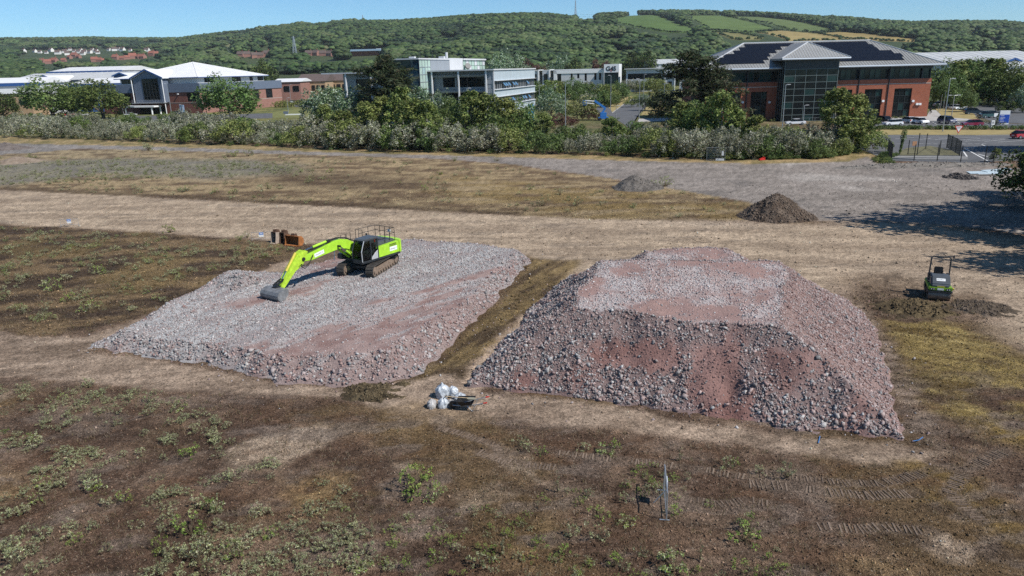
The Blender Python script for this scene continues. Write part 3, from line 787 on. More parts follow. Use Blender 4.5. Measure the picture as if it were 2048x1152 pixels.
EXC_C = (G(742, 557, PADH) + G(797, 523, PADH) + G(690, 550, PADH) + (G(690, 550, PADH) + G(797, 523, PADH) - G(742, 557, PADH))) / 4
px0, px1, py0, py1 = -26, 3, 30, 64
QX, QY, QZ = heap_grid(px0, px1, py0, py1, 0.18, h_pad)
red_px = [[(450, 700), (640, 650), (760, 600), (900, 562), (1050, 520), (1058, 532), (930, 640), (860, 700), (800, 758), (700, 765), (540, 740)],
          [(420, 600), (500, 590), (560, 585), (650, 560), (690, 540), (640, 590), (560, 610), (430, 612)], [(200, 680), (290, 665), (280, 690), (210, 695)], [(620, 530), (700, 500), (740, 505), (650, 545)]]
red_w = [Gxy(p_, PADH) for p_ in red_px]
def pad_fields(x, y):
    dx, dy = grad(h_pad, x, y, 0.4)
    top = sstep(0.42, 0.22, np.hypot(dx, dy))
    ang = math.radians(52)
    st = fbm((x * math.cos(ang) + y * math.sin(ang)) / 3.5, (-x * math.sin(ang) + y * math.cos(ang)) / 0.8, 1.0, 4, 311)
    wq = (fbm(x, y, 2.0, 3, 315) - 0.5) * 2.2
    red = np.zeros(x.shape)
    for i, b in enumerate(red_w):
        red = np.maximum(red, sstep(-0.5, 0.7, sdf(x + wq, y + wq, b)))
    red = np.clip(red * (0.85 + 0.6 * sstep(0.62, 0.45, st)) * (1 - 0.55 * sstep(0.56, 0.66, st)) + 0.35 * sstep(0.46, 0.36, st), 0, 1)
    return top, red, st
tp, rd, st = pad_fields(QX, QY)
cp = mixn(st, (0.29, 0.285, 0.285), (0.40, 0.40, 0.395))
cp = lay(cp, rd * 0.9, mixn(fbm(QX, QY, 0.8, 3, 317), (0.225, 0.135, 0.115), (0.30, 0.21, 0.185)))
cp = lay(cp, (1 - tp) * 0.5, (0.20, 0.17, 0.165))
pad = thing('stone_stockpile', 'low spread platform of pale grey and red crushed stone under the excavator', 'stone heap', (0, 0, 0))
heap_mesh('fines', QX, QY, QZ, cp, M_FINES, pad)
def acc_pm(x, y, z):
    t, r, s = pad_fields(x, y)
    return np.clip((1 - t) * 0.9 + 0.05 * (1 - r), 0, 1)
x, y, z = scatter(75000, px0, px1, py0, py1, h_pad, acc_pm)
size = np.clip(RNG.lognormal(math.log(0.066), 0.42, len(x)), 0.032, 0.18)
t_, r_, s_ = pad_fields(x, y)
V, F, Cc = merge(ROCK_MID, np.stack([x, y, z + size * 0.2], 1), size, stone_cols(len(x), np.clip(0.9 - 0.6 * r_, 0, 1)))
tag(np_mesh('stones', V, F, M_STONE, pad, col=Cc), kind='stuff')
n_mid_pad = len(x)
def acc_ps(x, y, z):
    t, r, s = pad_fields(x, y)
    return np.clip(0.95 - 0.85 * r, 0.12, 1) * np.where(s > 0.45, 1, 0.75)
x, y, z = scatter(150000, px0, px1, py0, py1, h_pad, acc_ps)
size = np.clip(RNG.lognormal(math.log(0.040), 0.36, len(x)), 0.024, 0.10)
t_, r_, s_ = pad_fields(x, y)
cc = stone_cols(len(x), np.clip(0.97 - 0.45 * r_, 0, 1)) * 1.1 + 0.01
V, F, Cc = merge(ROCK_SMALL, np.stack([x, y, z + size * 0.2], 1), size, cc)
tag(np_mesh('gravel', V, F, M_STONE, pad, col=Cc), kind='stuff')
def acc_pb(x, y, z):
    t, r, s = pad_fields(x, y)
    dx, dy = grad(h_pad, x, y, 0.4)
    return np.clip((1 - t) * sstep(0.05, 0.3, dy - 0.4 * dx) * 0.7, 0, 1)
x, y, z = scatter(6000, px0, px1, py0, 50, h_pad, acc_pb)
size = np.clip(RNG.lognormal(math.log(0.125), 0.25, len(x)), 0.09, 0.22)
add_rocks(pad, x, y, z, size)
# stones that rolled off onto the earth round both heaps
n = 9000
x = RNG.uniform(-26, 25, n); y = RNG.uniform(22, 62, n)
d = np.maximum(sdf(x, y, main_poly), sdf(x, y, pad_poly))
k = (d < 0.1) & (RNG.random(n) < np.exp(np.minimum(d, 0) * 1.6)) & (h_main(x, y) < 0.03) & (h_pad(x, y) < 0.03)
x, y = x[k], y[k]; size = np.clip(RNG.lognormal(math.log(0.045), 0.45, len(x)), 0.02, 0.13)
V, F, Cc = merge(ROCK_MID, np.stack([x, y, [ground_h(a, b) for a, b in zip(x, y)] + size * 0.25], 1), size, stone_cols(len(x), 0.5))
tag(np_mesh('stray_stones', V, F, M_STONE, col=Cc), kind='stuff')
print('stones', n_mid_main, n_mid_pad)

# --- smaller heaps
def heap(name, label, px, halfw, h, c1, c2, seed, peaks=((0, 0, 1),), stones=600, ssize=0.07, rough=0.25, cat='heap', scol=None, asp=1.0):
    c = G(*px)
    t = thing(name, label, cat, (c.x, c.y, 0))
    def hf(x, y):
        w1, w2 = (fbm(x + seed, y, 1.4, 3, seed) - 0.5), (fbm(x, y + seed, 0.35, 3, seed + 4) - 0.5)
        z = np.full(x.shape, -9.0)
        for (ox, oy, k) in peaks:
            r = np.hypot((x - ox * halfw) + w1 * rough * 3, ((y - oy * halfw) / asp + w1 * rough * 3))
            r = np.sqrt(r * r + 0.10 * halfw)
            z = np.maximum(z, h * k * (1.08 - r / (halfw * (0.45 + 0.55 * k))))
        return z + w2 * rough
    GX, GY, GZ = heap_grid(-halfw * 1.5, halfw * 1.5, -halfw * 1.5 * asp, halfw * 1.5 * asp, halfw / 26, hf)
    heap_mesh('mound', GX, GY, GZ, mixn(fbm(GX, GY, 0.7, 3, seed + 9), c1, c2), M_FINES, t)
    if stones:
        x, y, z = scatter(stones * 2, -halfw * 1.4, halfw * 1.4, -halfw * 1.4, halfw * 1.4, hf, lambda a, b, c_: np.full(a.shape, 0.8))
        size = np.clip(RNG.lognormal(math.log(ssize), 0.4, len(x)), ssize * 0.4, ssize * 2.6)
        sc = (np.array(scol) if scol is not None else np.array(c2))[None] * RNG.uniform(0.6, 1.35, (len(x), 1))
        V, F, Cc = merge(ROCK_SMALL, np.stack([x, y, z + size * 0.15], 1), size, sc)
        tag(np_mesh('clods', V, F, M_STONE, t, col=Cc), kind='stuff')
    return t
heap('gravel_mound', 'grey gravel mound with two peaks on the moss by the asphalt edge', (1274, 376), 2.6, 1.75, (0.10, 0.09, 0.08), (0.155, 0.14, 0.125), 401, ((-0.12, 0, 1), (0.42, -0.05, 0.62)), 1600, 0.05)
heap('earth_mound', 'tall dark brown earth mound standing at the point of the moss field', (1549, 433), 3.15, 2.35, (0.075, 0.055, 0.042), (0.135, 0.105, 0.082), 411, ((0, 0, 1), (0.45, -0.15, 0.5), (-0.35, 0.0, 0.55)), 2600, 0.075)
heap('gravel_mound', 'low dark grey heap on the grey strip at the far left edge', (14, 298), 4.2, 1.5, (0.13, 0.11, 0.10), (0.17, 0.145, 0.13), 421, ((-0.1, 0, 1), (0.35, 0, 0.6)), 500, 0.08)
heap('sand_mound', 'low pale brown sand heap in the upper field at far left', (36, 324), 3.6, 1.1, (0.22, 0.17, 0.13), (0.27, 0.215, 0.165), 431, ((0, 0, 1), (0.4, 0, 0.7)), 300, 0.05)
heap('earth_mound', 'small heap of dark dug soil in front of the roller', (1828, 616), 1.6, 0.26, (0.06, 0.045, 0.028), (0.12, 0.09, 0.05), 441, ((0, 0, 1), (0.4, -0.1, 0.8)), 900, 0.06, 0.35)
heap('earth_mound', 'low ridge of dug soil to the right of the roller', (1958, 616), 1.4, 0.26, (0.08, 0.062, 0.045), (0.14, 0.11, 0.085), 451, ((0, 0, 1), (0.5, 0.1, 0.7)), 600, 0.05, 0.3)
heap('brush_pile', 'small dark mat of dead brush at the front edge of the stone platform', (752, 781), 1.05, 0.22, (0.055, 0.042, 0.026), (0.11, 0.085, 0.05), 461, ((0, 0, 1), (0.5, 0, 0.8), (-0.4, 0, 0.8)), 900, 0.045, 0.35)
heap('brush_pile', 'black heap of burnt rubble on the asphalt below the fence', (1915, 355), 1.6, 0.6, (0.05, 0.045, 0.045), (0.10, 0.09, 0.085), 471, ((0, 0, 1), (0.4, -0.3, 0.8)), 500, 0.09, 0.4)
heap('gravel_bank', 'rough grey bank of gravel in front of the fenced plot', (1850, 332), 8.5, 0.55, (0.15, 0.135, 0.12), (0.22, 0.20, 0.175), 481, ((0, 0, 1), (-0.5, 0, 0.9), (0.5, -0.05, 0.8)), 2500, 0.09, 0.3, asp=0.22)
heap('sand_mound', 'grey brown spoil heap half hidden in the middle of the shrubs', (836, 291), 4.0, 2.0, (0.19, 0.165, 0.13), (0.25, 0.215, 0.175), 491, ((0, 0, 1),), 600, 0.06)
# ------------------------------------------------------------------ excavator
M_LIME = mat('lime_paint', (0.37, 0.65, 0.04), 0.45, var=0.16, scale=2.5, coat=0.15)
M_LIMED = mat('scuffed_lime_paint', (0.40, 0.60, 0.04), 0.55, var=0.28, scale=3)
M_CHAR = mat('charcoal_paint', (0.035, 0.04, 0.045), 0.45, var=0.25, scale=3)
M_SLATE = mat('slate_grey_paint', (0.075, 0.085, 0.095), 0.4, var=0.2, scale=2)
M_SILV = mat('silver_paint', (0.55, 0.56, 0.57), 0.35, 0.3)
M_TRACK = mat('track_steel', (0.105, 0.092, 0.08), 0.6, 0.3, var=0.35, scale=6)
M_MUD = mat('mud_coated_steel', (0.21, 0.155, 0.115), 0.9, var=0.3, scale=5)
M_BUCKET = mat('worn_grey_steel', (0.20, 0.205, 0.21), 0.55, 0.2, var=0.35, scale=3)
M_YEL = mat('yellow_paint', (0.62, 0.50, 0.08), 0.5, var=0.15, scale=5)
M_CHROME = mat('chrome_rod', (0.6, 0.6, 0.6), 0.15, 1.0)
M_RUBBER = mat('rubber_hose', (0.015, 0.015, 0.015), 0.6)
M_RED = mat('red_plastic', (0.55, 0.03, 0.025), 0.4)
M_LENS = mat('lamp_lens', (0.75, 0.75, 0.72), 0.15)
M_SIGNW = mat('white_sign', (0.80, 0.81, 0.80), 0.4)
M_MARK = mat('grey_print', (0.32, 0.34, 0.34), 0.6)
M_SEAT = mat('seat_cloth', (0.05, 0.07, 0.07), 0.8)
M_CABGL = bpy.data.materials.new('cab_glass'); M_CABGL.use_nodes = True
_b = M_CABGL.node_tree.nodes['Principled BSDF']; _b.inputs['Base Color'].default_value = (0.3, 0.4, 0.35, 1); _b.inputs['Roughness'].default_value = 0.03
_t = M_CABGL.node_tree.nodes.new('ShaderNodeBsdfTransparent'); _t.inputs['Color'].default_value = (0.28, 0.36, 0.31, 1)
_g = M_CABGL.node_tree.nodes.new('ShaderNodeBsdfGlossy'); _g.inputs['Roughness'].default_value = 0.03
_m = M_CABGL.node_tree.nodes.new('ShaderNodeMixShader'); _f = M_CABGL.node_tree.nodes.new('ShaderNodeFresnel'); _f.inputs['IOR'].default_value = 1.25
_l = M_CABGL.node_tree.links
_l.new(_f.outputs[0], _m.inputs[0]); _l.new(_t.outputs[0], _m.inputs[1]); _l.new(_g.outputs[0], _m.inputs[2]); _l.new(_m.outputs[0], M_CABGL.node_tree.nodes['Material Output'].inputs[0])

def scribble(mb, o, ux, uz, w, h, n):
    "a grey wordmark-like row of strokes with a swoosh at its end, on a plate; n is the outward normal"
    o, ux, uz, n = Vector(o), Vector(ux), Vector(uz), Vector(n) * 0.006
    r = random.Random(3)
    x = -0.42
    while x < 0.22:
        ww = r.uniform(0.03, 0.055)
        z0, z1 = -0.12, r.choice((0.06, 0.06, 0.16))
        p = [o + ux * (w * a) + uz * (h * b) + n for a, b in ((x, z0), (x + ww, z0), (x + ww, z1), (x, z1))]
        mb.quad(*p)
        x += ww + 0.025
    mb.quad(*[o + ux * (w * a) + uz * (h * b) + n for a, b in ((0.26, -0.1), (0.40, 0.28), (0.43, 0.25), (0.34, -0.12))])

exc_head = math.radians(-124.3); trk_rel = math.radians(18.8)
exc = thing('excavator', 'lime green tracked excavator with arm stretched out on the stone platform', 'excavator', (EXC_C.x + math.cos(exc_head) * 0.36, EXC_C.y + math.sin(exc_head) * 0.36, PADH - 0.02), exc_head)
exc.scale = (0.955,) * 3
RT = Matrix.Rotation(trk_rel, 4, 'Z')
def track(side):
    yc, r, L2, w = side * 1.16, 0.40, 1.86, 0.60
    t = None
    # rubbed steel shoes laid round the loop
    mb = MB()
    per = 2 * (2 * L2) + 2 * math.pi * r
    nsh = 46
    for k in range(nsh):
        s_ = k / nsh * per
        if s_ < 2 * L2: x, z, a = -L2 + s_, r * 2 + 0.0, 0.0
        elif s_ < 2 * L2 + math.pi * r:
            th = (s_ - 2 * L2) / r; x, z, a = L2 + r * math.sin(th), r + r * math.cos(th), th
        elif s_ < 4 * L2 + math.pi * r: x, z, a = L2 - (s_ - 2 * L2 - math.pi * r), 0.0, math.pi
        else:
            th = (s_ - 4 * L2 - math.pi * r) / r; x, z, a = -L2 - r * math.sin(th), r - r * math.cos(th), math.pi + th
        T = RT @ Matrix.Translation((x, yc, z + 0.035)) @ Matrix.Rotation(a, 4, 'Y')
        mb.box((0, 0, 0), (per / nsh * 0.90, w, 0.045), M=T)
        mb.box((0.045, 0, 0.04), (0.025, w, 0.05), M=T); mb.box((-0.035, 0, 0.035), (0.02, w, 0.035), M=T)
    t = mb.build('track', M_TRACK, exc)
    fr = MB()
    prof = [(-1.75, 0.22), (1.75, 0.22), (1.85, 0.42), (1.55, 0.60), (-1.55, 0.60), (-1.85, 0.42)]
    fr.add([(x, yc - 0.17, z) for x, z in prof] + [(x, yc + 0.20, z) for x, z in prof], [(i, (i + 1) % 6, 6 + (i + 1) % 6, 6 + i) for i in range(6)] + [tuple(range(5, -1, -1)), tuple(range(6, 12))], RT)
    fr.box((0.95, yc + side * 0.2, 0.44), (0.3, 0.08, 0.10), M=RT); fr.box((-0.75, yc + side * 0.2, 0.44), (0.3, 0.08, 0.10), M=RT)
    fr.build('track_frame', M_MUD, t, bevel=0.02)
    for x in np.linspace(-1.45, 1.45, 8):
        MB().cyl(RT @ Vector((x, yc - 0.2, 0.15)), RT @ Vector((x, yc + 0.24 * 1, 0.15)), 0.11, n=10).build('track_roller', M_MUD, t)
    s1 = MB(); s1.cyl(RT @ Vector((L2, yc - 0.22, r + 0.02)), RT @ Vector((L2, yc + 0.22, r + 0.02)), 0.34, n=18); s1.cyl(RT @ Vector((L2, yc - 0.29, r)), RT @ Vector((L2, yc + 0.29, r)), 0.16, n=14)
    s1.build('idler_wheel', M_MUD, t)
    s2 = MB()
    for k in range(14):
        a = k / 14 * 2 * math.pi
        s2.box((-L2 + 0.33 * math.cos(a), yc, r + 0.33 * math.sin(a)), (0.09, 0.10, 0.09), M=RT)
    s2.cyl(RT @ Vector((-L2, yc - 0.24, r)), RT @ Vector((-L2, yc + 0.26, r)), 0.28, n=18)
    s2.build('drive_sprocket', M_MUD, t)
track(1); track(-1)
u = MB(); u.box((0, 0, 0.55), (1.5, 1.9, 0.36), M=RT); u.box((0.9, 0, 0.5), (0.5, 1.9, 0.2), M=RT); u.box((-0.9, 0, 0.5), (0.5, 1.9, 0.2), M=RT); u.cyl((0, 0, 0.7), (0, 0, 1.0), 0.62, n=24)
u.build('car_body_frame', M_CHAR, exc, bevel=0.02)
dk = MB(); dk.bb(-2.15, 1.35, -1.28, 1.30, 0.95, 1.10); dk.bb(0.35, 1.85, 0.38, 1.32, 0.96, 1.10)
dk.build('deck', M_CHAR, exc, bevel=0.03)
# engine housing: lime flanks, slate top
hs = MB(); hs.prism([(-2.05, 1.10), (0.15, 1.10), (0.15, 1.80), (0.0, 1.90), (-2.05, 1.96)], 0.98, 1.30, 'y'); hs.build('side_panel', M_LIME, exc, bevel=0.03)
hs = MB(); hs.prism([(-2.05, 1.10), (0.9, 1.10), (0.9, 1.55), (0.2, 1.90), (-2.05, 1.96)], -1.30, -0.98, 'y'); hs.build('side_panel', M_LIME, exc, bevel=0.03)
gp = MB()
for k in range(5): gp.bb(-1.75, -1.0, 1.3, 1.308, 1.70 + k * 0.042, 1.725 + k * 0.042)
gp.build('louvre', mat('dark_olive', (0.10, 0.15, 0.02), 0.6), exc)
hd = MB(); hd.prism([(-2.0, 1.5), (0.05, 1.5), (0.05, 2.02), (-0.25, 2.18), (-1.75, 2.18), (-2.0, 2.02)], -0.95, 0.95, 'y'); hd.bb(-1.4, -0.7, -0.5, 0.55, 2.18, 2.27); hd.build('engine_hood', M_SLATE, exc, bevel=0.04)
MB().cyl((-0.6, -0.6, 2.15), (-0.6, -0.6, 2.6), 0.07, n=12).build('exhaust', M_DARKM, exc)
cw = MB(); pts = [(-2.05, -1.30)] + [(-2.05 - 0.62 * math.cos(a) ** 0.6 if math.cos(a) > 0 else -2.05, 1.30 * math.sin(a)) for a in np.linspace(-1.45, 1.45, 13)] + [(-2.05, 1.30)]
cw.prism(pts, 1.02, 2.0); cw.build('counterweight', M_LIME, exc, bevel=0.05)
sw = MB(); sw.prism([(0.16, 1.12), (1.0, 1.12), (0.86, 1.32), (0.55, 1.58), (0.16, 1.78)], 1.305, 1.335, 'y'); sw.build('silver_panel', M_SILV, exc, bevel=0.01)
# cab
cx0, cx1, cy0, cy1, cz0, cz1 = 0.22, 1.86, 0.40, 1.31, 1.10, 2.62
cabm = MB()
fx = lambda z: cx1 - 0.02 - 0.30 * max(0, (z - 1.9) / 0.75) ** 1.4
for y in (cy0, cy1):
    cabm.tube([(cx1, y, cz0), (cx1 + 0.02, y, 1.9), (fx(2.3), y, 2.3), (fx(cz1), y, cz1)], 0.05, 6)
    cabm.tube([(cx0, y, cz0), (cx0, y, cz1)], 0.06, 6)
    cabm.tube([(0.95, y, cz0), (0.92, y, cz1)], 0.045, 6)
    cabm.beam((cx0, y, cz1), (fx(cz1), y, cz1), 0.08); cabm.beam((cx0, y, cz0), (cx1, y, cz0), 0.08)
cabm.beam((cx1, cy0, cz0 + 0.1), (cx1, cy1, cz0 + 0.1), 0.08, 0.2); cabm.beam((cx0, cy0, cz1), (cx0, cy1, cz1), 0.08); cabm.bb(cx0 - 0.02, cx0 + 0.02, cy0, cy1, cz0, 1.75)
cabm.bb(cx0, 0.95, cy1 - 0.03, cy1 + 0.01, cz0, 1.45)
cabo = cabm.build('cab', M_CHAR, exc)
rf = MB(); rf.prism([(cx0 - 0.06, cz1), (fx(cz1) + 0.10, cz1 + 0.01), (fx(cz1) - 0.05, cz1 + 0.12), (cx0, cz1 + 0.14)], cy0 - 0.03, cy1 + 0.03, 'y'); rf.build('cab_roof', M_SLATE, exc, bevel=0.03)
MB().tube([(cx1 + 0.01, cy1 + 0.03, cz0 + 0.05), (cx1 + 0.04, cy1 + 0.03, 1.9), (fx(2.3) + 0.03, cy1 + 0.03, 2.3), (fx(cz1) + 0.03, cy1 + 0.03, cz1 + 0.02)], 0.035, 6).build('cab_pillar', M_SILV, exc)
def gl(*p):
    m = MB(); m.quad(*p); m.build('cab_window', M_CABGL, exc, fixn=False)
gl((cx1, cy0 + .05, cz0 + .2), (cx1, cy1 - .05, cz0 + .2), (cx1 + .02, cy1 - .05, 1.9), (fx(2.3), cy1 - .05, 2.3), (fx(cz1), cy1 - .05, cz1), (fx(cz1), cy0 + .05, cz1), (fx(2.3), cy0 + .05, 2.3), (cx1 + .02, cy0 + .05, 1.9))
for y in (cy0, cy1):
    gl((0.98, y, cz0 + .08), (cx1 - .03, y, cz0 + .08), (cx1 - .03, y, 1.9), (fx(2.3) - .03, y, 2.3), (fx(cz1) - .03, y, cz1 - .04), (0.96, y, cz1 - .04))
    gl((cx0 + .06, y, 1.5), (0.90, y, 1.5), (0.90, y, cz1 - .04), (cx0 + .06, y, cz1 - .04))
st_ = MB(); st_.bb(0.45, 0.95, 0.62, 1.10, 1.40, 1.52); st_.prism([(0.42, 1.5), (0.56, 1.5), (0.46, 2.15), (0.34, 2.15)], 0.64, 1.08, 'y'); st_.bb(0.5, 1.0, 0.52, 0.6, 1.5, 1.68); st_.bb(0.5, 1.0, 1.12, 1.2, 1.5, 1.68); st_.tube([(1.3, 0.86, 1.1), (1.25, 0.86, 1.75)], 0.03)
st_.build('operator_seat', M_SEAT, exc, bevel=0.02)
# handrails over the hood and cab
def rail(pts, m=None, r=0.022):
    return MB().tube(pts, r, 5).build('handrail', m or M_DARKM, exc)
zt = 2.94
rail([(-1.95, -1.0, 2.0), (-1.95, -1.0, zt), (-0.2, -1.0, zt + .03), (-0.2, -1.0, 2.1)])
rail([(-1.95, 1.0, 2.0), (-1.95, 1.0, zt), (-0.9, 1.0, zt), (-0.9, 1.0, 2.0)])
rail([(-1.95, -1.0, zt), (-1.95, 1.0, zt)]); rail([(-1.95, -1.0, 2.58), (-1.95, 1.0, 2.58)])
rail([(-1.95, 0.0, 2.1), (-1.95, 0.0, zt)]); rail([(-1.95, 0.5, 2.1), (-1.95, 0.5, zt)]); rail([(-1.95, -0.5, 2.1), (-1.95, -0.5, zt)])
rail([(-1.95, -1.0, 2.58), (-0.2, -1.0, 2.6)]); rail([(-1.95, 1.0, 2.56), (-0.9, 1.0, 2.56)]); rail([(-1.2, -1.0, 2.1), (-1.2, -1.0, zt)]); rail([(-1.4, 1.0, 2.1), (-1.4, 1.0, zt)])
rail([(0.1, -0.3, 2.1), (0.1, -0.3, 3.0), (0.1, -1.0, 3.0), (0.1, -1.0, 1.9)]); rail([(0.55, -1.1, 1.7), (0.55, -1.1, 2.85), (0.95, -1.1, 2.85), (0.95, -1.1, 1.6)]); rail([(1.05, -1.1, 1.5), (1.05, -1.1, 2.8), (1.5, -1.1, 2.8), (1.5, -1.1, 1.3)])
rail([(1.75, -1.1, 1.1), (1.7, -1.1, 2.45), (2.15, -1.1, 2.5), (2.3, -1.1, 1.1)], M_SIGNW, 0.03)
rf2 = MB(); rf2.bb(0.9, 1.85, -1.28, -0.75, 1.1, 1.5); rf2.build('tool_box', M_CHAR, exc, bevel=0.04)
be = MB(); be.cyl((-0.05, 0.75, 2.2), (-0.05, 0.75, 2.42), 0.06, n=12); be.build('beacon', M_RED, exc)
wl = MB(); wl.bb(-1.99, -1.9, 0.35, 0.6, 2.56, 2.74); wl.build('work_lamp', M_LENS, exc, bevel=0.01)
# boom: plates with thickness, in the x-z plane
BY0, BY1 = -0.40, 0.02
def plate(poly, y0, y1, name, mt, parent=exc, bevel=0.025):
    return MB().prism(poly, y0, y1, 'y').build(name, mt, parent, bevel=bevel)
boom_up = [(0.75, 1.85), (1.35, 2.42), (1.9, 2.70), (2.5, 2.84), (3.1, 2.84), (3.6, 2.74), (5.3, 2.46), (6.1, 2.34)]
boom_dn = [(6.15, 2.02), (5.3, 1.92), (4.0, 2.06), (3.2, 2.14), (2.6, 2.16), (2.1, 2.06), (1.5, 1.78), (0.95, 1.40)]
boom = plate(boom_up + boom_dn, BY0, BY1, 'boom', M_LIME)
sg = MB(); sg.add([(4.15, BY1 + .012, 2.20), (5.02, BY1 + .012, 2.06), (5.05, BY1 + .012, 2.32), (4.18, BY1 + .012, 2.46)][::-1], [(0, 1, 2, 3)]); sg.add([(4.15, BY1 + .004, 2.20), (5.02, BY1 + .004, 2.06), (5.05, BY1 + .004, 2.32), (4.18, BY1 + .004, 2.46)], [(0, 1, 2, 3)])
so = sg.build('name_plate', M_SIGNW, boom, fixn=False)
mk = MB(); dx_ = Vector((-0.987, 0, 0.16)); scribble(mk, (4.6, BY1 + .012, 2.26), dx_, (0.16, 0, 0.987), 0.82, 0.26, (0, 1, 0)); mk.build('lettering', M_MARK, boom, fixn=False)
# stick
arm = plate([(5.55, 2.62), (5.95, 2.78), (6.35, 2.62), (6.75, 2.30), (8.0, 0.88), (8.16, 0.62), (7.98, 0.52), (7.78, 0.62), (6.75, 1.50), (6.1, 1.78), (5.85, 2.1)], BY0 - 0.02, BY1 + 0.02, 'stick', M_LIMED)
MB().cyl((6.02, BY0 - .08, 2.18), (6.02, BY1 + .08, 2.18), 0.13, n=16).build('pivot_pin', M_DARKM, exc)
def ram(p0, p1, r, frac, m=M_LIME, par=exc):
    p0, p1 = Vector(p0), Vector(p1); q = p0.lerp(p1, frac)
    c = MB().cyl(p0, q, r, n=12).build('hydraulic_cylinder', m, par, smooth=True)
    MB().cyl(q, p1, r * 0.55, n=10).build('piston_rod', M_CHROME, c, smooth=True)
ram((1.35, BY1 + .16, 1.22), (2.85, BY1 + .16, 2.42), 0.085, 0.62); ram((1.35, BY0 - .16, 1.22), (2.85, BY0 - .16, 2.42), 0.085, 0.62)
MB().cyl((2.85, BY0 - .25, 2.42), (2.85, BY1 + .25, 2.42), 0.08, n=12).build('pivot_pin', M_DARKM, exc)
ram((3.55, -0.19, 2.92), (5.62, -0.19, 2.68), 0.09, 0.68)
ram((6.45, -0.19, 2.68), (7.75, -0.19, 1.18), 0.085, 0.70, M_YEL)
bk = MB(); bk.bb(3.35, 3.75, -0.28, -0.10, 2.76, 3.0); bk.build('cylinder_bracket', M_DARKM, exc, bevel=0.02)
lk = MB(); lk.beam((7.75, -0.33, 1.18), (8.42, -0.33, 0.88), 0.07, 0.12); lk.beam((7.75, -0.05, 1.18), (8.42, -0.05, 0.88), 0.07, 0.12); lk.beam((7.75, -0.33, 1.18), (7.95, -0.33, 0.80), 0.06, 0.1); lk.beam((7.75, -0.05, 1.18), (7.95, -0.05, 0.80), 0.06, 0.1); lk.bb(7.9, 8.5, -0.36, -0.02, 0.66, 0.82)
lk.build('bucket_linkage', M_DARKM, exc, bevel=0.01)
hz_ = MB()
for y, dz in ((BY1 - .08, 0.05), (BY1 - .16, 0.08), (BY0 + .1, 0.06)):
    hz_.tube([(1.2, y, 2.4 + dz), (1.9, y, 2.74 + dz), (2.6, y, 2.90 + dz), (3.3, y, 2.86 + dz), (4.4, y, 2.64 + dz), (5.4, y, 2.48 + dz), (5.8, y, 2.45 + dz)], 0.028, 5)
hz_.tube([(5.2, BY1 + .05, 2.3), (5.7, BY1 + .14, 1.75), (6.1, BY1 + .16, 1.55), (6.45, BY1 + .1, 1.85)], 0.03, 5)
hz_.tube([(5.2, BY1 + .03, 2.2), (5.6, BY1 + .1, 1.85), (6.0, BY1 + .12, 1.68), (6.3, BY1 + .06, 1.9)], 0.03, 5)
hz_.build('hydraulic_hose', M_RUBBER, exc, smooth=True)
# wide ditching bucket
pb = [(8.05, 0.72), (8.50, 0.74), (8.85, 0.62), (8.98, 0.42), (8.95, 0.18), (8.80, 0.02)]
inn = [(8.72, 0.06), (8.86, 0.20), (8.88, 0.40), (8.78, 0.56), (8.48, 0.66), (8.05, 0.65)]
bw0, bw1 = -1.05, 0.72
bkt = MB().prism(pb + inn, bw0, bw1, 'y').build('bucket', M_BUCKET, exc)
for y in (bw0, bw1 - 0.04):
    MB().prism(pb + [(8.45, 0.06), (8.1, 0.34)], y - (0.01 if y < 0 else -0.01), y + 0.04 + (0.01 if y > 0 else -0.01), 'y').build('side_plate', M_BUCKET, bkt)
MB().box((8.99, (bw0 + bw1) / 2, 0.30), (0.03, bw1 - bw0 - 0.05, 0.06)).build('wear_strip', M_BUCKET, bkt)
sg = MB(); sg.quad((-1.80, 1.312, 1.34), (-1.02, 1.312, 1.34), (-1.02, 1.312, 1.66), (-1.80, 1.312, 1.66)); sg.build('name_plate', M_SIGNW, exc, fixn=False)
mk = MB(); scribble(mk, (-1.42, 1.316, 1.49), (-1, 0, 0), (0, 0, 1), 0.76, 0.3, (0, 1, 0)); mk.build('lettering', M_MARK, exc, fixn=False)

# ------------------------------------------------------------------ tandem roller
rl = G(1858, 600); rr = G(1895, 601)
rc = (rl + rr) / 2
rh = math.radians(-113)
hx = Vector((math.cos(rh), math.sin(rh), 0))
rbase = rc - hx * 0.95
rol = thing('tandem_roller', 'small ride-on roller with dark hood, steel drums and tall roll hoop', 'road roller', (rbase.x, rbase.y, -0.03), rh)
M_OLIVE = mat('lime_chassis_paint', (0.20, 0.36, 0.03), 0.5, var=0.2, scale=4)
M_DRUM = mat('drum_steel', (0.20, 0.165, 0.14), 0.5, 0.5, var=0.3, scale=4)
for x in (0.78, -0.78):
    d = MB().cyl((x, -0.6, 0.36), (x, 0.6, 0.36), 0.35, n=28).build('drum', M_DRUM, rol, smooth=True)
    for y in (-0.63, 0.63):
        MB().box((x * 0.9, y, 0.52), (0.5, 0.05, 0.32)).build('drum_yoke', M_CHAR, rol, bevel=0.015)
ch = MB(); ch.bb(0.15, 1.18, -0.64, 0.64, 0.70, 0.92); ch.bb(-1.15, 0.1, -0.62, 0.62, 0.68, 0.90); ch.bb(-0.1, 0.3, -0.3, 0.3, 0.4, 0.75)
ch.build('chassis', M_OLIVE, rol, bevel=0.04)
hdm = MB(); hdm.prism([(0.18, 0.90), (1.16, 0.92), (1.12, 1.08), (0.62, 1.48), (0.18, 1.55)], -0.52, 0.52, 'y'); hdm.build('hood', M_SLATE, rol, bevel=0.07)
pl = MB(); pl.quad((0.78, -0.24, 1.375), (0.93, -0.24, 1.255), (0.93, 0.24, 1.255), (0.78, 0.24, 1.375)); pl.build('name_plate', M_SIGNW, rol, fixn=False)
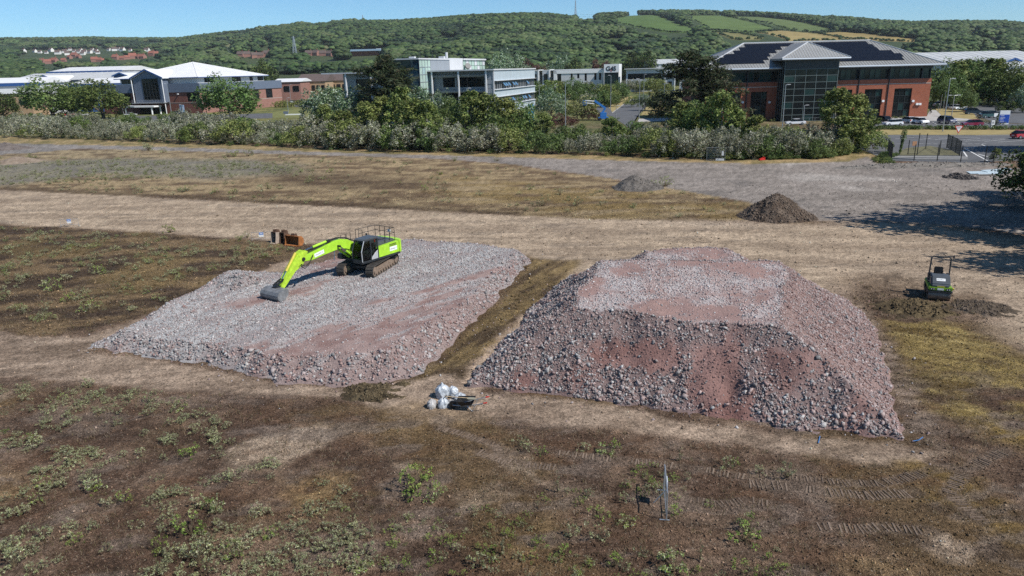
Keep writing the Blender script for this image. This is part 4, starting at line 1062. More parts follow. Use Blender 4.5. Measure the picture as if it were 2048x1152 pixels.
mk = MB(); scribble(mk, (0.857, 0, 1.325), (0, 1, 0), (-0.78, 0, 0.62), 0.45, 0.19, (0.62, 0, 0.78)); mk.build('lettering', M_MARK, rol, fixn=False)
pl = MB(); pl.bb(1.185, 1.195, -0.17, 0.17, 0.74, 0.86); pl.build('name_plate', M_SIGNW, rol)
pl = MB(); pl.bb(1.165, 1.178, -0.2, 0.22, 0.94, 1.0); pl.build('badge', M_YEL, rol)
for y in (-0.42, 0.42):
    a = MB().box((1.19, y, 0.80), (0.03, 0.24, 0.12)).build('headlight', M_BLACK, rol, bevel=0.01)
    for k in (-0.06, 0.06): MB().cyl((1.2, y + k, 0.8), (1.215, y + k, 0.8), 0.035, n=10).build('lens', M_LENS, a)
MB().cyl((1.05, 0.66, 0.85), (1.05, 0.72, 0.85), 0.07, n=10).build('side_lamp', M_YEL, rol)
hp = MB(); hp.tube([(-0.15, -0.55, 0.8), (-0.15, -0.53, 2.42), (-0.15, -0.43, 2.52), (-0.15, 0.43, 2.52), (-0.15, 0.53, 2.42), (-0.15, 0.55, 0.8)], 0.045, 8); hp.build('roll_hoop', M_CHAR, rol, smooth=True)
bc = MB(); bc.tube([(-0.15, 0.55, 2.3), (-0.15, 0.66, 2.38), (-0.15, 0.66, 2.5)], 0.02, 6); bc.cyl((-0.15, 0.66, 2.48), (-0.15, 0.66, 2.64), 0.05, n=10); bc.build('beacon', M_CHAR, rol)
se = MB(); se.bb(-0.55, -0.08, -0.25, 0.25, 1.2, 1.34); se.prism([(-0.6, 1.3), (-0.48, 1.3), (-0.54, 1.78), (-0.64, 1.78)], -0.25, 0.25, 'y'); se.build('seat', M_BLACK, rol, bevel=0.04)
pf = MB(); pf.bb(-0.75, 0.15, -0.58, 0.58, 0.9, 1.0); pf.bb(-0.6, -0.1, -0.3, 0.3, 1.0, 1.2); pf.bb(-1.1, -0.7, -0.5, 0.5, 0.9, 1.25); pf.build('platform', M_CHAR, rol, bevel=0.03)
for y in (-0.48, 0.48): MB().bb(-0.5, 0.0, y - 0.05, y + 0.05, 1.36, 1.44).build('armrest', M_BLACK, rol, bevel=0.02)
wh = MB(); wh.tube([(0.08, 0, 1.45), (0.0, 0, 1.62)], 0.03); wh.tube([(0.0 + 0.16 * math.cos(a) * 0.5, 0.17 * math.sin(a), 1.62 + 0.16 * math.cos(a) * 0.8) for a in np.linspace(0, 6.283, 13)], 0.02, 5); wh.build('steering_wheel', M_BLACK, rol)
sp_ = MB(); sp_.bb(0.9, 1.2, -0.66, 0.66, 0.60, 0.68); sp_.build('spray_bar', M_CHAR, rol)

# ------------------------------------------------------------------ spare buckets, barriers, bags, barrow
M_RUST = mat('rust', (0.30, 0.115, 0.035), 0.85, var=0.45, scale=3, bump=0.4)
M_RUSTD = mat('dark_rust', (0.10, 0.055, 0.035), 0.85, var=0.4, scale=4)
M_RUSTP = mat('pale_dusty_steel', (0.36, 0.29, 0.235), 0.85, var=0.25, scale=3)
def spare_bucket(label, px, w, h, rz, m1, m2):
    c = G(*px)
    t = thing('digger_bucket', label, 'bucket', (c.x, c.y, -0.02), rz, 'spare excavator buckets')
    o = [(0.0, 0.0), (0.55, 0.0), (0.80, 0.30), (0.78, 0.70), (0.55, 0.95), (0.15, 1.0)]
    i = [(0.15, 0.93), (0.5, 0.87), (0.70, 0.66), (0.72, 0.32), (0.5, 0.07), (0.0, 0.07)]
    sc = lambda P_: [(-a * h * 1.05, b * h) for a, b in P_]
    MB().prism(sc(o + i), -w / 2, w / 2, 'y').build('shell', m2, t)
    for y in (-w / 2, w / 2):
        MB().prism(sc([(0, 0), (0.55, 0), (0.80, 0.30), (0.78, 0.70), (0.55, 0.95), (0.15, 1.0), (0.12, 0.6)]), y - 0.03, y + 0.03, 'y').build('side_plate', m1, t)
    n = max(3, int(w / 0.22))
    for k in range(n):
        y = -w / 2 + (k + 0.5) * w / n
        MB().prism([(0.16, 0.02), (0.16, 0.05), (-0.02, 0.09), (-0.02, 0.0)], y - 0.05, y + 0.05, 'y').build('tooth', m1, t)
    for y in (-0.16, 0.16):
        MB().prism([(-0.25 * h, h * 0.97), (-0.75 * h, h * 0.90), (-0.66 * h, h * 1.16), (-0.32 * h, h * 1.2)], y - 0.03, y + 0.03, 'y').build('hanger_ear', M_RUSTD, t)
    MB().cyl((-0.36 * h, -0.2, h * 1.1), (-0.36 * h, 0.2, h * 1.1), 0.05, n=10).build('pin', M_RUSTD, t)
spare_bucket('narrow pale dusty digger bucket, leftmost of the three spare buckets', (546, 487), 0.62, 1.02, math.radians(-125), M_RUSTP, M_RUSTD)
spare_bucket('dark brown narrow digger bucket wedged between the other spare buckets', (563, 487), 0.5, 0.98, math.radians(-122), M_RUSTD, M_RUSTD)
spare_bucket('wide rusty orange digger bucket, rightmost of the three spare buckets', (583, 491), 1.55, 0.85, math.radians(-118), M_RUST, M_RUST)

def barrier(label, px, rz, w, h, stay=True):
    c = G(*px)
    t = thing('site_barrier', label, 'barrier', (c.x, c.y, 0), rz, 'low metal barriers with a hanging sign')
    f = MB(); f.tube([(-w / 2, 0, 0.02), (-w / 2, 0, h), (w / 2, 0, h), (w / 2, 0, 0.02)], 0.022, 6); f.tube([(-w / 2, 0, 0.15), (w / 2, 0, 0.15)], 0.016, 5)
    f.build('frame', M_GREYM, t)
    for x in (-w / 2, w / 2):
        MB().tube([(x, -0.10, 0.02), (x, 0.22, 0.02)], 0.02, 5).build('foot', M_GREYM, t)
    n = int(w / 0.16)
    for k in range(1, n):
        x = -w / 2 + k * w / n
        MB().tube([(x, 0, 0.15), (x, 0, h)], 0.006, 4).build('bar', M_GREYM, t)
    s_ = MB(); s_.bb(-0.20, 0.20, -0.045, -0.03, h - 0.42, h - 0.02); so = s_.build('sign', M_SIGNW, t)
    MB().bb(-0.19, 0.19, -0.050, -0.046, h - 0.22, h - 0.03).build('blue_band', mat('sign_blue', (0.05, 0.17, 0.50), 0.5), so)
    MB().bb(-0.12, 0.12, -0.053, -0.0505, h - 0.15, h - 0.09).build('lettering', M_SIGNW, so)
    if stay: MB().tube([(0, 0, h * 0.55), (0.05, 0.38, 0.02)], 0.016, 5).build('stay', M_GREYM, t)
a, b = G(1332, 1040), G(1327, 984)
barrier('narrow metal barrier seen end-on among the weeds in the foreground', (1330, 1010), math.atan2((b - a).y, (b - a).x), 1.75, 1.02)
# the low sun-lit barrier far left and the one by the spare buckets
barrier('low barrier with blue and white sign beside the spare buckets', (524, 480), math.radians(6), 1.75, 0.72, False)
barrier('low barrier with blue and white sign alone by the sand track at left', (140, 452), math.radians(4), 1.75, 0.72, False)

M_BAG = mat('clear_plastic_bag', (0.44, 0.47, 0.50), 0.25, var=0.30, scale=6, bump=0.9, bscale=9, spec=0.6)
M_BAGD = mat('dusty_white_bag', (0.40, 0.385, 0.37), 0.45, var=0.35, scale=5, bump=0.9, bscale=8)
def bag(label, px, rx, ry, rz_, seed, m):
    bm = bmesh.new(); bmesh.ops.create_icosphere(bm, subdivisions=4, radius=1)
    r = random.Random(seed); from mathutils import noise as nz
    for v in bm.verts:
        k = 1 + 0.26 * nz.noise(v.co * 1.7 + Vector((seed, 0, 0))) + 0.15 * abs(nz.noise(v.co * 4.5 + Vector((0, seed, 0)))) + 0.07 * nz.noise(v.co * 11)
        z = max(v.co.z * k, -0.55)
        pinch = 1 - 0.6 * max(0, z - 0.62) / 0.5
        v.co = Vector((v.co.x * k * pinch * rx, v.co.y * k * pinch * ry, (z + 0.55) * rz_ / 1.5))
    me = bpy.data.meshes.new('plastic_bag'); bm.to_mesh(me); bm.free()
    o = link('plastic_bag', me, m, None, True)
    c = G(*px); o.location = (c.x, c.y, -0.02); o.rotation_euler = (0, 0, r.uniform(0, 6))
    tag(o, label, 'bag', 'plastic bags dumped by the barrow')
bag('tallest clear plastic bag at the back of the dumped bags', (886, 794), 0.31, 0.30, 0.66, 1, M_BAG)
bag('greyish plastic bag just right of the tallest one', (907, 793), 0.25, 0.24, 0.52, 2, M_BAG)
bag('clear plastic bag leaning against the black barrow', (921, 803), 0.28, 0.26, 0.42, 3, M_BAG)
bag('dusty white bag lying at the left end of the bags', (864, 814), 0.25, 0.20, 0.38, 4, M_BAGD)
bag('white bag in front, below the tallest bag', (887, 814), 0.24, 0.22, 0.46, 5, M_BAG)
bag('muddy white bag under the spade handle', (902, 811), 0.20, 0.20, 0.30, 6, M_BAGD)
wc = G(934, 818)
bw = thing('wheelbarrow', 'black wheelbarrow with red handle grips tipped beside the plastic bags', 'wheelbarrow', (wc.x, wc.y, 0), math.radians(-8))
tr_ = MB()
T0, T1 = [(-0.42, -0.30), (0.36, -0.36), (0.36, 0.36), (-0.42, 0.30)], [(-0.22, -0.18), (0.22, -0.20), (0.22, 0.20), (-0.22, 0.18)]
vs = [(x, y, 0.48) for x, y in T0] + [(x, y, 0.22) for x, y in T1] + [(x * .95, y * .95, 0.475) for x, y in T0] + [(x * .95, y * .95, 0.24) for x, y in T1]
fs = [(0, 1, 5, 4), (1, 2, 6, 5), (2, 3, 7, 6), (3, 0, 4, 7), (4, 5, 6, 7), (8, 12, 13, 9), (9, 13, 14, 10), (10, 14, 15, 11), (11, 15, 12, 8), (12, 15, 14, 13), (0, 8, 9, 1), (1, 9, 10, 2), (2, 10, 11, 3), (3, 11, 8, 0)]
tr_.add(vs, fs); tr_.build('tray', M_BLACK, bw, fixn=False)
fr_ = MB()
for s_ in (-1, 1):
    fr_.tube([(-0.62, s_ * 0.06, 0.19), (-0.2, s_ * 0.16, 0.22), (0.35, s_ * 0.27, 0.34), (0.85, s_ * 0.30, 0.46)], 0.02, 6)
    fr_.tube([(0.05, s_ * 0.22, 0.26), (0.30, s_ * 0.26, 0.02), (0.45, s_ * 0.27, 0.36)], 0.018, 6)
fr_.build('frame', M_GREYM, bw)
for s_ in (-1, 1): MB().cyl((0.80, s_ * 0.298, 0.45), (0.95, s_ * 0.305, 0.485), 0.032, n=8).build('grip', M_RED, bw)
wl_ = MB(); wl_.cyl((-0.62, -0.05, 0.19), (-0.62, 0.05, 0.19), 0.18, n=18); wl_.build('wheel', M_BLACK, bw)
sh = thing('spade', 'spade with pale wooden handle laid across the black barrow', 'spade', (wc.x, wc.y, 0), math.radians(-8))
MB().tube([(-0.95, 0.10, 0.52), (0.05, 0.0, 0.53)], 0.02, 6).build('handle', mat('ash_wood', (0.50, 0.37, 0.22), 0.6, var=0.2, scale=8), sh)
b_ = MB(); b_.prism([(0.03, -0.06), (0.10, -0.10), (0.34, -0.10), (0.40, 0.0), (0.34, 0.10), (0.10, 0.10), (0.03, 0.06)], 0.505, 0.525); b_.build('blade', mat('worn_spade_steel', (0.42, 0.38, 0.27), 0.5, 0.4), sh)
MB().tube([(-0.98, 0.0, 0.52), (-0.94, 0.20, 0.52)], 0.022, 6).build('grip', M_BLACK, sh)
# blue survey paint marks
M_BLUEP = mat('survey_paint', (0.06, 0.17, 0.38), 0.8)
for k, (lab, pts) in enumerate((('short blue survey paint stripe in front of the big heap', [(1640, 872), (1637, 886)]), ('blue survey paint marks at the right foot of the big heap', [(1826, 882), (1838, 880), (1846, 874)]))):
    mb = MB()
    for a, b in zip(pts[:-1], pts[1:]):
        pa, pb = G(*a, 0.06), G(*b, 0.06); mb.beam(pa, pb, 0.035, 0.012)
    tag(mb.build('paint_mark', M_BLUEP), lab, 'paint mark', None)
# tracked-machine ruts pressed into the foreground earth: ridges and cleat bars
M_RUT = attr_mat('rut_soil', rough=0.95, spec=0.1, detail=0.35, dscale=9, bump=0.5)
def rut(px, width, spacing, z, c1, seed):
    W = [G(u, v) for u, v in px]
    # resample the path
    pts = []
    for i in range(len(W) - 1):
        n = max(1, int((W[i + 1] - W[i]).length / spacing))
        for k in range(n): pts.append(W[i].lerp(W[i + 1], k / n))
    mb = MB(); r = random.Random(seed)
    for i in range(len(pts) - 1):
        if r.random() < 0.10 or fbm(np.array([pts[i].x * 1.0]), np.array([pts[i].y]), 1.1, 2, 77)[0] < 0.36: continue
        d = (pts[i + 1] - pts[i]).normalized(); n = Vector((-d.y, d.x, 0))
        w0, w1 = width * r.uniform(0.30, 0.52), width * r.uniform(0.30, 0.52)
        p = pts[i] + n * r.uniform(-.03, .03); p = Vector((p.x, p.y, ground_h(p.x, p.y))); zz = z * r.uniform(0.5, 1.1); t = spacing * r.uniform(0.30, 0.42)
        a, b = p - n * w0, p + n * w1
        sk = d * r.uniform(-0.05, 0.05)
        mb.add([a - d * t + Vector((0, 0, -.06)), b - d * t + sk + Vector((0, 0, -.06)), b + d * t + sk + Vector((0, 0, -.06)), a + d * t + Vector((0, 0, -.06)), a - d * t * .55 + Vector((0, 0, zz)), b - d * t * .55 + sk + Vector((0, 0, zz)), b + d * t * .55 + sk + Vector((0, 0, zz)), a + d * t * .55 + Vector((0, 0, zz))], [(0, 1, 5, 4), (1, 2, 6, 5), (2, 3, 7, 6), (3, 0, 4, 7), (4, 5, 6, 7)])
    V = np.array(mb.v); F = np.array([f if len(f) == 4 else (f[0], f[1], f[2], f[2]) for f in mb.f])
    me = bpy.data.meshes.new('track_rut'); me.from_pydata(mb.v, [], mb.f)
    bm = bmesh.new(); bm.from_mesh(me); bmesh.ops.recalc_face_normals(bm, faces=bm.faces); bm.to_mesh(me); bm.free()
    ca = me.color_attributes.new('Col', 'FLOAT_COLOR', 'POINT')
    cols = np.ones((len(V), 4), np.float32); k = RNG.uniform(0.75, 1.25, len(V) // 8 + 1).repeat(8)[:len(V)]
    cols[:, :3] = np.array(c1)[None] * k[:, None]; ca.data.foreach_set('color', cols.ravel())
    o = link('track_rut', me, M_RUT); tag(o, kind='structure')
for k, (pts, w, sp_) in enumerate(RUTS):
    rut(pts, w, sp_, 0.024, ((0.175, 0.132, 0.10), (0.15, 0.112, 0.084))[k % 2], k + 1)
# ------------------------------------------------------------------ buildings
class Face:
    "vertical plane through a point; F(u, v) gives distance along it and height of what photo pixel (u, v) shows there"
    def __init__(s, o, rz):
        s.o = Vector((o[0], o[1], 0)); s.d = Vector((math.cos(rz), math.sin(rz), 0)); s.n = Vector((-s.d.y, s.d.x, 0))
    def __call__(s, u, v):
        r = ray(u, v); c = Vector((0, 0, CAM_H))
        t = (s.o - c).dot(s.n) / r.dot(s.n); p = c + r * t
        return (p - s.o).dot(s.d), p.z
    def rect(s, u0, u1, v0, v1):
        um, vm = (u0 + u1) / 2, (v0 + v1) / 2
        a, b = s(u0, vm)[0], s(u1, vm)[0]
        return (min(a, b), max(a, b), s(um, v1)[1], s(um, v0)[1])
def MF(ox, oy): return Matrix.Translation((ox, oy, 0))                                   # face looking -y: (s, inward, z)
def MS(ox, oy): return Matrix.Translation((ox, oy, 0)) @ Matrix.Rotation(math.pi / 2, 4, 'Z')  # face looking +x
def ML(ox, oy): return Matrix.Translation((ox, oy, 0)) @ Matrix.Rotation(-math.pi / 2, 4, 'Z') # face looking -x, s runs to -y
def wall(parent, M, s0, s1, z0, z1, holes, m, th=0.35, name='wall'):
    "wall with real openings and reveals"
    xs = sorted({s0, s1, *[min(max(h[k], s0), s1) for h in holes for k in (0, 1)]}); zs = sorted({z0, z1, *[min(max(h[k], z0), z1) for h in holes for k in (2, 3)]})
    mb = MB()
    def hole(x, z): return any(h[0] < x < h[1] and h[2] < z < h[3] for h in holes)
    for i in range(len(xs) - 1):
        for j in range(len(zs) - 1):
            if hole((xs[i] + xs[i + 1]) / 2, (zs[j] + zs[j + 1]) / 2): continue
            mb.add([(xs[i], 0, zs[j]), (xs[i + 1], 0, zs[j]), (xs[i + 1], 0, zs[j + 1]), (xs[i], 0, zs[j + 1])], [(0, 1, 2, 3)], M)
    for a, b, c, d in holes:
        a, b, c, d = max(a, s0), min(b, s1), max(c, z0), min(d, z1)
        mb.add([(a, 0, c), (b, 0, c), (b, 0, d), (a, 0, d), (a, th, c), (b, th, c), (b, th, d), (a, th, d)], [(0, 4, 5, 1), (1, 5, 6, 2), (2, 6, 7, 3), (3, 7, 4, 0)], M)
    return mb.build(name, m, parent, fixn=False)
def window(parent, M, h, nx, nz, fm, gm, dep=0.22, bw=0.09, name='window', panes=False):
    a, b, c, d = h
    mb = MB()
    for i in range(nx + 1):
        x = a + (b - a) * i / nx; mb.add([(p[0], p[1], p[2]) for p in boxv(x - bw / 2, x + bw / 2, dep - 0.1, dep + 0.02, c, d)], BOXF, M)
    for j in range(nz + 1):
        z = c + (d - c) * j / nz; mb.add(boxv(a, b, dep - 0.08, dep + 0.015, z - bw / 2, z + bw / 2), BOXF, M)
    w = mb.build(name, fm, parent)
    if panes:
        for i in range(nx):
            for j in range(nz):
                x0, x1, z0, z1 = a + (b - a) * i / nx, a + (b - a) * (i + 1) / nx, c + (d - c) * j / nz, c + (d - c) * (j + 1) / nz
                g_ = gm[(i * 7 + j * 3 + i * j) % len(gm)] if isinstance(gm, (list, tuple)) else gm
                q = rnd.uniform(-0.012, 0.012)
                MB().add([(x0, dep + q, z0), (x1, dep - q, z0), (x1, dep - q * .5, z1), (x0, dep + q * .5, z1)], [(0, 1, 2, 3)], M).build('pane', g_, w, fixn=False)
    else:
        g_ = gm[0] if isinstance(gm, (list, tuple)) else gm
        MB().add([(a, dep, c), (b, dep, c), (b, dep, d), (a, dep, d)], [(0, 1, 2, 3)], M).build('pane', g_, w, fixn=False)
    return w
BOXF = [(0, 2, 3, 1), (4, 5, 7, 6), (0, 1, 5, 4), (2, 6, 7, 3), (0, 4, 6, 2), (1, 3, 7, 5)]
def boxv(x0, x1, y0, y1, z0, z1): return [(x, y, z) for z in (z0, z1) for y in (y0, y1) for x in (x0, x1)]
M_BRICKD = brick_mat('shaded_red_brown_brick', (0.20, 0.075, 0.06), (0.26, 0.10, 0.08), (0.22, 0.15, 0.12))  # shade of the pyramid roof office's front is put into this brick colour
M_BRICKO = brick_mat('orange_red_brick', (0.33, 0.095, 0.05), (0.42, 0.13, 0.07), (0.34, 0.20, 0.15))
M_BRICKY = brick_mat('buff_brick', (0.46, 0.30, 0.17), (0.52, 0.36, 0.22), (0.45, 0.36, 0.26))
M_BLUEG = mat('blue_grey_cladding', (0.13, 0.16, 0.215), 0.5, var=0.06, scale=0.6)
M_BLUEE = mat('deep_blue_trim', (0.03, 0.09, 0.26), 0.5)
M_WROOF = mat('white_metal_roof', (0.72, 0.72, 0.71), 0.5, var=0.05, scale=0.3)
M_GROOF = mat('grey_metal_roof', (0.245, 0.245, 0.235), 0.5, var=0.10, scale=0.4)
M_PROOF = mat('pale_sheet_roof', (0.46, 0.47, 0.46), 0.6, var=0.12, scale=0.2)
M_BROOF = mat('brown_tile_roof', (0.115, 0.085, 0.075), 0.9, var=0.2, scale=1.0)
M_RROOF = mat('red_tile_roof', (0.26, 0.10, 0.07), 0.9, var=0.2, scale=1.0)
M_PANEL = mat('grey_louvre_cladding', (0.30, 0.325, 0.35), 0.45, 0.2, var=0.08, scale=0.5)
M_PANELB = mat('pale_blue_cladding', (0.47, 0.54, 0.58), 0.4, 0.1, var=0.06, scale=0.5)
M_LGREY = mat('light_grey_panel', (0.55, 0.56, 0.57), 0.5, var=0.05, scale=0.5)
M_DFRAME = mat('dark_window_frame', (0.03, 0.035, 0.037), 0.4)
M_LFRAME = mat('pale_window_frame', (0.13, 0.165, 0.16), 0.4)
M_SOLAR = mat('solar_cell', (0.007, 0.007, 0.010), 0.35, spec=0.2)
M_STONEB = mat('concrete_band', (0.45, 0.42, 0.38), 0.8, var=0.1)
RZE = math.radians(-17.0)

# ---- white pyramid roof office at left
c1 = G(406, 226.5)
b1 = thing('brick_office', 'brick office with white pyramid roof, blue grey band and gabled glass entrance', 'office building', (c1.x, c1.y, 0), RZE)
F1 = Face(c1, RZE); S1 = Face(c1, RZE + math.pi / 2)
LF, LS, ZB0, ZB1, ZE = 50.0, 57.0, 8.4, 11.9, 14.3
hl = [F1.rect(247, 262, 185, 202), F1.rect(374, 399, 185, 203)]
wall(b1, MF(0, 0), -LF, 0, 0, ZB0, hl, M_BRICKD)
for h in hl: window(b1, MF(0, 0), h, 3, 2, M_DFRAME, M_GLASS)
hs_ = [S1.rect(505, 518, 180, 197), S1.rect(532, 545, 178, 195.5), (6, 16, 4.3, 8.2)]
wall(b1, MS(0, 0), 0, LS, 0, ZB0, hs_, M_BRICKO if False else brick_mat('sunlit_salmon_brick', (0.33, 0.16, 0.125), (0.38, 0.195, 0.155), (0.36, 0.24, 0.2)))  # same brick as the front, coloured paler for the sunlight on this side
for h in hs_: window(b1, MS(0, 0), h, 2, 3, M_DFRAME, M_GLASS)
bd = MB(); bd.bb(-LF - .3, 0.35, -0.35, 0.0, ZB0, ZB1); bd.bb(0.0, 0.35, 0.0, LS + .3, ZB0, ZB1); bd.bb(-LF - .3, -LF, 0.0, 30, ZB0, ZB1); bd.build('parapet_band', M_BLUEG, b1)
st = MB(); st.bb(-LF, 0.05, -0.06, 0, 4.15, 4.3); st.bb(0, 0.06, 0, LS, 3.9, 4.05); st.build('string_course', M_STONEB, b1)
rb = MB(); rb.bb(-LF, 0, 0.02, LS, 11.3, 11.5); rb.build('flat_roof', M_PROOF, b1)
ux0, ux1, uy0, uy1 = -LF + 9.0, -2.0, 2.0, 47.0
hf = [(ux0 + .6, ux0 + 7.5, 12.1, 14.0)]
wall(b1, MF(0, uy0), ux0, ux1, 11.4, ZE, hf, M_LGREY)
for h in hf: window(b1, MF(0, uy0), h, 4, 2, M_DFRAME, M_GLASS)
hh = [(S1.rect(a, b, 157, 165)[0], S1.rect(a, b, 157, 165)[1], 12.0, 13.9) for a, b in ((394.8 + 22, 436), (472, 490), (507, 514), (523, 538))]
hh = [(max(uy0 + .4, a), min(uy1 - .4, b), c, d) for a, b, c, d in hh]
wall(b1, MS(ux1, 0), uy0, uy1, 11.4, ZE, hh, M_LGREY)
for h in hh: window(b1, MS(ux1, 0), h, 3, 2, M_DFRAME, M_GLASS)
ap = ((ux0 + ux1) / 2, (uy0 + uy1) / 2, 20.6); ov = 1.6
rf_ = MB(); e = [(ux0 - ov, uy0 - ov, ZE), (ux1 + ov, uy0 - ov, ZE), (ux1 + ov, uy1 + ov, ZE), (ux0 - ov, uy1 + ov, ZE)]
rf_.add([*e, ap, *[(x, y, ZE - .35) for x, y, z in e]], [(0, 1, 4), (1, 2, 4), (2, 3, 4), (3, 0, 4), (0, 5, 6, 1), (1, 6, 7, 2), (2, 7, 8, 3), (3, 8, 5, 0), (5, 8, 7, 6)])
pr = rf_.build('roof', M_WROOF, b1)
sm = MB()
for i in range(4): sm.beam(Vector(e[i]) + Vector((0, 0, .06)), Vector(ap) + Vector((0, 0, .06)), 0.25, 0.12)
for i in (0, 1):
    a0, a1 = Vector(e[i]), Vector(e[i + 1])
    for k in range(1, 28):
        t = k / 28; q = a0.lerp(a1, t); f = 1 - abs(2 * t - 1)
        sm.beam(q + Vector((0, 0, .03)), q.lerp(Vector(ap) + (a0.lerp(a1, t) - a0.lerp(a1, .5)) * (1), 1) * 0 + (a0.lerp(a1, t) + (Vector(ap) - a0.lerp(a1, 0.5)) * f) + Vector((0, 0, .03)), 0.08, 0.05)
sm.build('roof_seam', M_WROOF, pr)
MB().tube([(e[0][0], e[0][1] - .08, ZE - .2), (e[1][0] + .08, e[1][1] - .08, ZE - .2), (e[2][0] + .08, e[2][1], ZE - .2)], 0.16, 6).build('gutter', M_BLUEE, b1)
# entrance bay
ga, gb = F1(280, 190)[0], F1(338, 190)[0]
gm_ = (ga + gb) / 2
bay = MB(); bay.prism([(ga, 4.6), (gb, 4.6), (gb, 14.6), (gm_, 17.4), (ga, 14.6)], -2.6, 0.6, 'y'); bay.build('entrance_bay', M_BLUEG, b1)
br = MB()
for s_, a in ((-1, ga), (1, gb)):
    P0, P1 = Vector((a + s_ * 0.9, 0, 14.35)), Vector((gm_, 0, 17.75))
    br.add([(P0.x, -3.4, P0.z), (P1.x, -3.4, P1.z), (P1.x, 12, P1.z), (P0.x, 12, P0.z), (P0.x, -3.4, P0.z - .35), (P1.x, -3.4, P1.z - .35), (P1.x, 12, P1.z - .35), (P0.x, 12, P0.z - .35)], BOXF if False else [(0, 1, 2, 3), (4, 7, 6, 5), (0, 4, 5, 1), (1, 5, 6, 2), (2, 6, 7, 3), (3, 7, 4, 0)])
bro = br.build('gable_roof', M_WROOF, b1)
fe = MB()
for s_, a in ((-1, ga), (1, gb)): fe.beam((a + s_ * 0.9, -3.45, 14.2), (gm_, -3.45, 17.6), 0.12, 0.55)
fe.build('bargeboard', M_BLUEE, b1)
wg = F1.rect(296, 327, 157.5, 198); wg = (wg[0], wg[1], 5.6, 14.0)
window(b1, MF(0, -2.85), wg, 5, 6, M_DFRAME, M_GLASS, dep=0.15, bw=0.12, panes=False)
for a in (ga - .3, gb + .3): MB().cyl((a, -3.2, 0.0 if a > gm_ else 4.2), (a, -3.2, 14.3), 0.17, n=10).build('post', M_WHITE, b1)
bl = MB(); bl.bb(ga - .5, gb + .8, -4.6, -2.6, 4.35, 4.6); bl.build('balcony', M_GREYM, b1)
rl_ = MB()
for z in (5.0, 5.35, 5.7): rl_.tube([(ga - .4, -4.5, z), (gb + .7, -4.5, z)], 0.035, 5)
for k in range(13): rl_.tube([(ga - .4 + (gb - ga + 1.1) * k / 12, -4.5, 4.6), (ga - .4 + (gb - ga + 1.1) * k / 12, -4.5, 5.7)], 0.03, 5)
rl_.build('balcony_rail', M_GREYM, b1)
ca_, cb_ = F1(272, 215)[0], F1(333, 215)[0]
cn = MB(); cn.prism([(ca_, -6.5), (ca_ + 6.5, -7.8), (cb_, -7.0), (cb_, -2.6), (ca_, -2.6)], 2.9, 3.5); cn.build('entrance_canopy', M_WHITE, b1)
for x, y in ((ca_ + .6, -6.3), (cb_ - 1.6, -6.6), (cb_ - .4, -3.2)): MB().cyl((x, y, 0), (x + .1, y, 2.9), 0.34, 0.30, n=12).build('column', M_WHITE, b1)
dr = MB(); dr.bb(ca_ + 2, cb_ - .5, -0.12, -0.05, 0, 2.9); dr.build('entrance_door', M_GLASS, b1)
for u, v in ((274.5, 188), (357, 188)):
    s_, z_ = F1(u, v); MB().bb(s_ - .25, s_ + .25, -0.7, -0.36 if z_ > ZB0 else -0.002, z_ - .2, z_ + .2).build('wall_lamp', M_WHITE, b1)
rr_ = MB()
for z in (4.9, 5.4, 5.9): rr_.tube([(0.35, 5.5, z), (0.35, 16.5, z)], 0.035, 5)
rr_.build('balcony_rail', M_GREYM, b1)
s0, s1_ = F1(373, 218)[0], F1(383, 218)[0]
ps = thing('office_sign', 'upright blue and white office sign panel before the brick wall', 'sign', tuple((Matrix.Translation((c1.x, c1.y, 0)) @ Matrix.Rotation(RZE, 4, 'Z')) @ Vector(((s0 + s1_) / 2, -4.0, 0))), RZE)
MB().bb(-1.0, 1.0, -.12, .12, 0, 3.6).build('board', mat('pale_blue_sign', (0.30, 0.42, 0.60), 0.4), ps)
MB().bb(-.55, .75, -.14, -.122, 1.5, 2.5).build('white_field', M_SIGNW, ps)
q = MB(); q.bb(-.4, .6, -.152, -.142, 2.1, 2.35); q.bb(-.4, .6, -.152, -.142, 1.65, 1.85); q.build('lettering', mat('navy_print', (0.02, 0.05, 0.25), 0.5), ps)

# ---- glass and louvre office in the middle
z2 = 200.0; c2 = P(988, 170, z2)
b2 = thing('glass_office', 'grey modern office with green glass tower, pale on its sunlit side, and banded cladding side', 'office building', (c2.x, c2.y, 0), RZE)
F2 = Face(c2, RZE); S2 = Face(c2, RZE + math.pi / 2)
LS2 = 42.4; ZR = 14.1
# banded side: cladding strips and continuous windows
strip = [(0, 3.0, 'w'), (3.0, 5.0, 'c'), (5.0, 7.2, 'w'), (7.2, 9.2, 'c'), (9.2, 11.4, 'w'), (11.4, ZR, 'c')]
for z0, z1, k in strip:
    if k == 'c':
        n = 8
        for i in range(n):
            y0, y1 = LS2 * i / n + 0.02, LS2 * (i + 1) / n - 0.02
            MB().bb(-0.25, 0.0, y0, y1, z0, z1).build('cladding_panel', M_PANELB, b2)
        q = MB(); q.bb(0.0, 0.55, 0.3, LS2 - .3, z0 - 0.05, z0 + 0.06); q.bb(0.0, 0.45, 0.3, LS2 - .3, z1 - 0.16, z1 - 0.06) if z1 < ZR else None; q.build('sun_shelf', M_LGREY, b2)
    else:
        window(b2, MS(-0.05, 0), (0.2, LS2 - .2, z0, z1), 24, 1, M_LGREY, M_GLASS, dep=0.3)
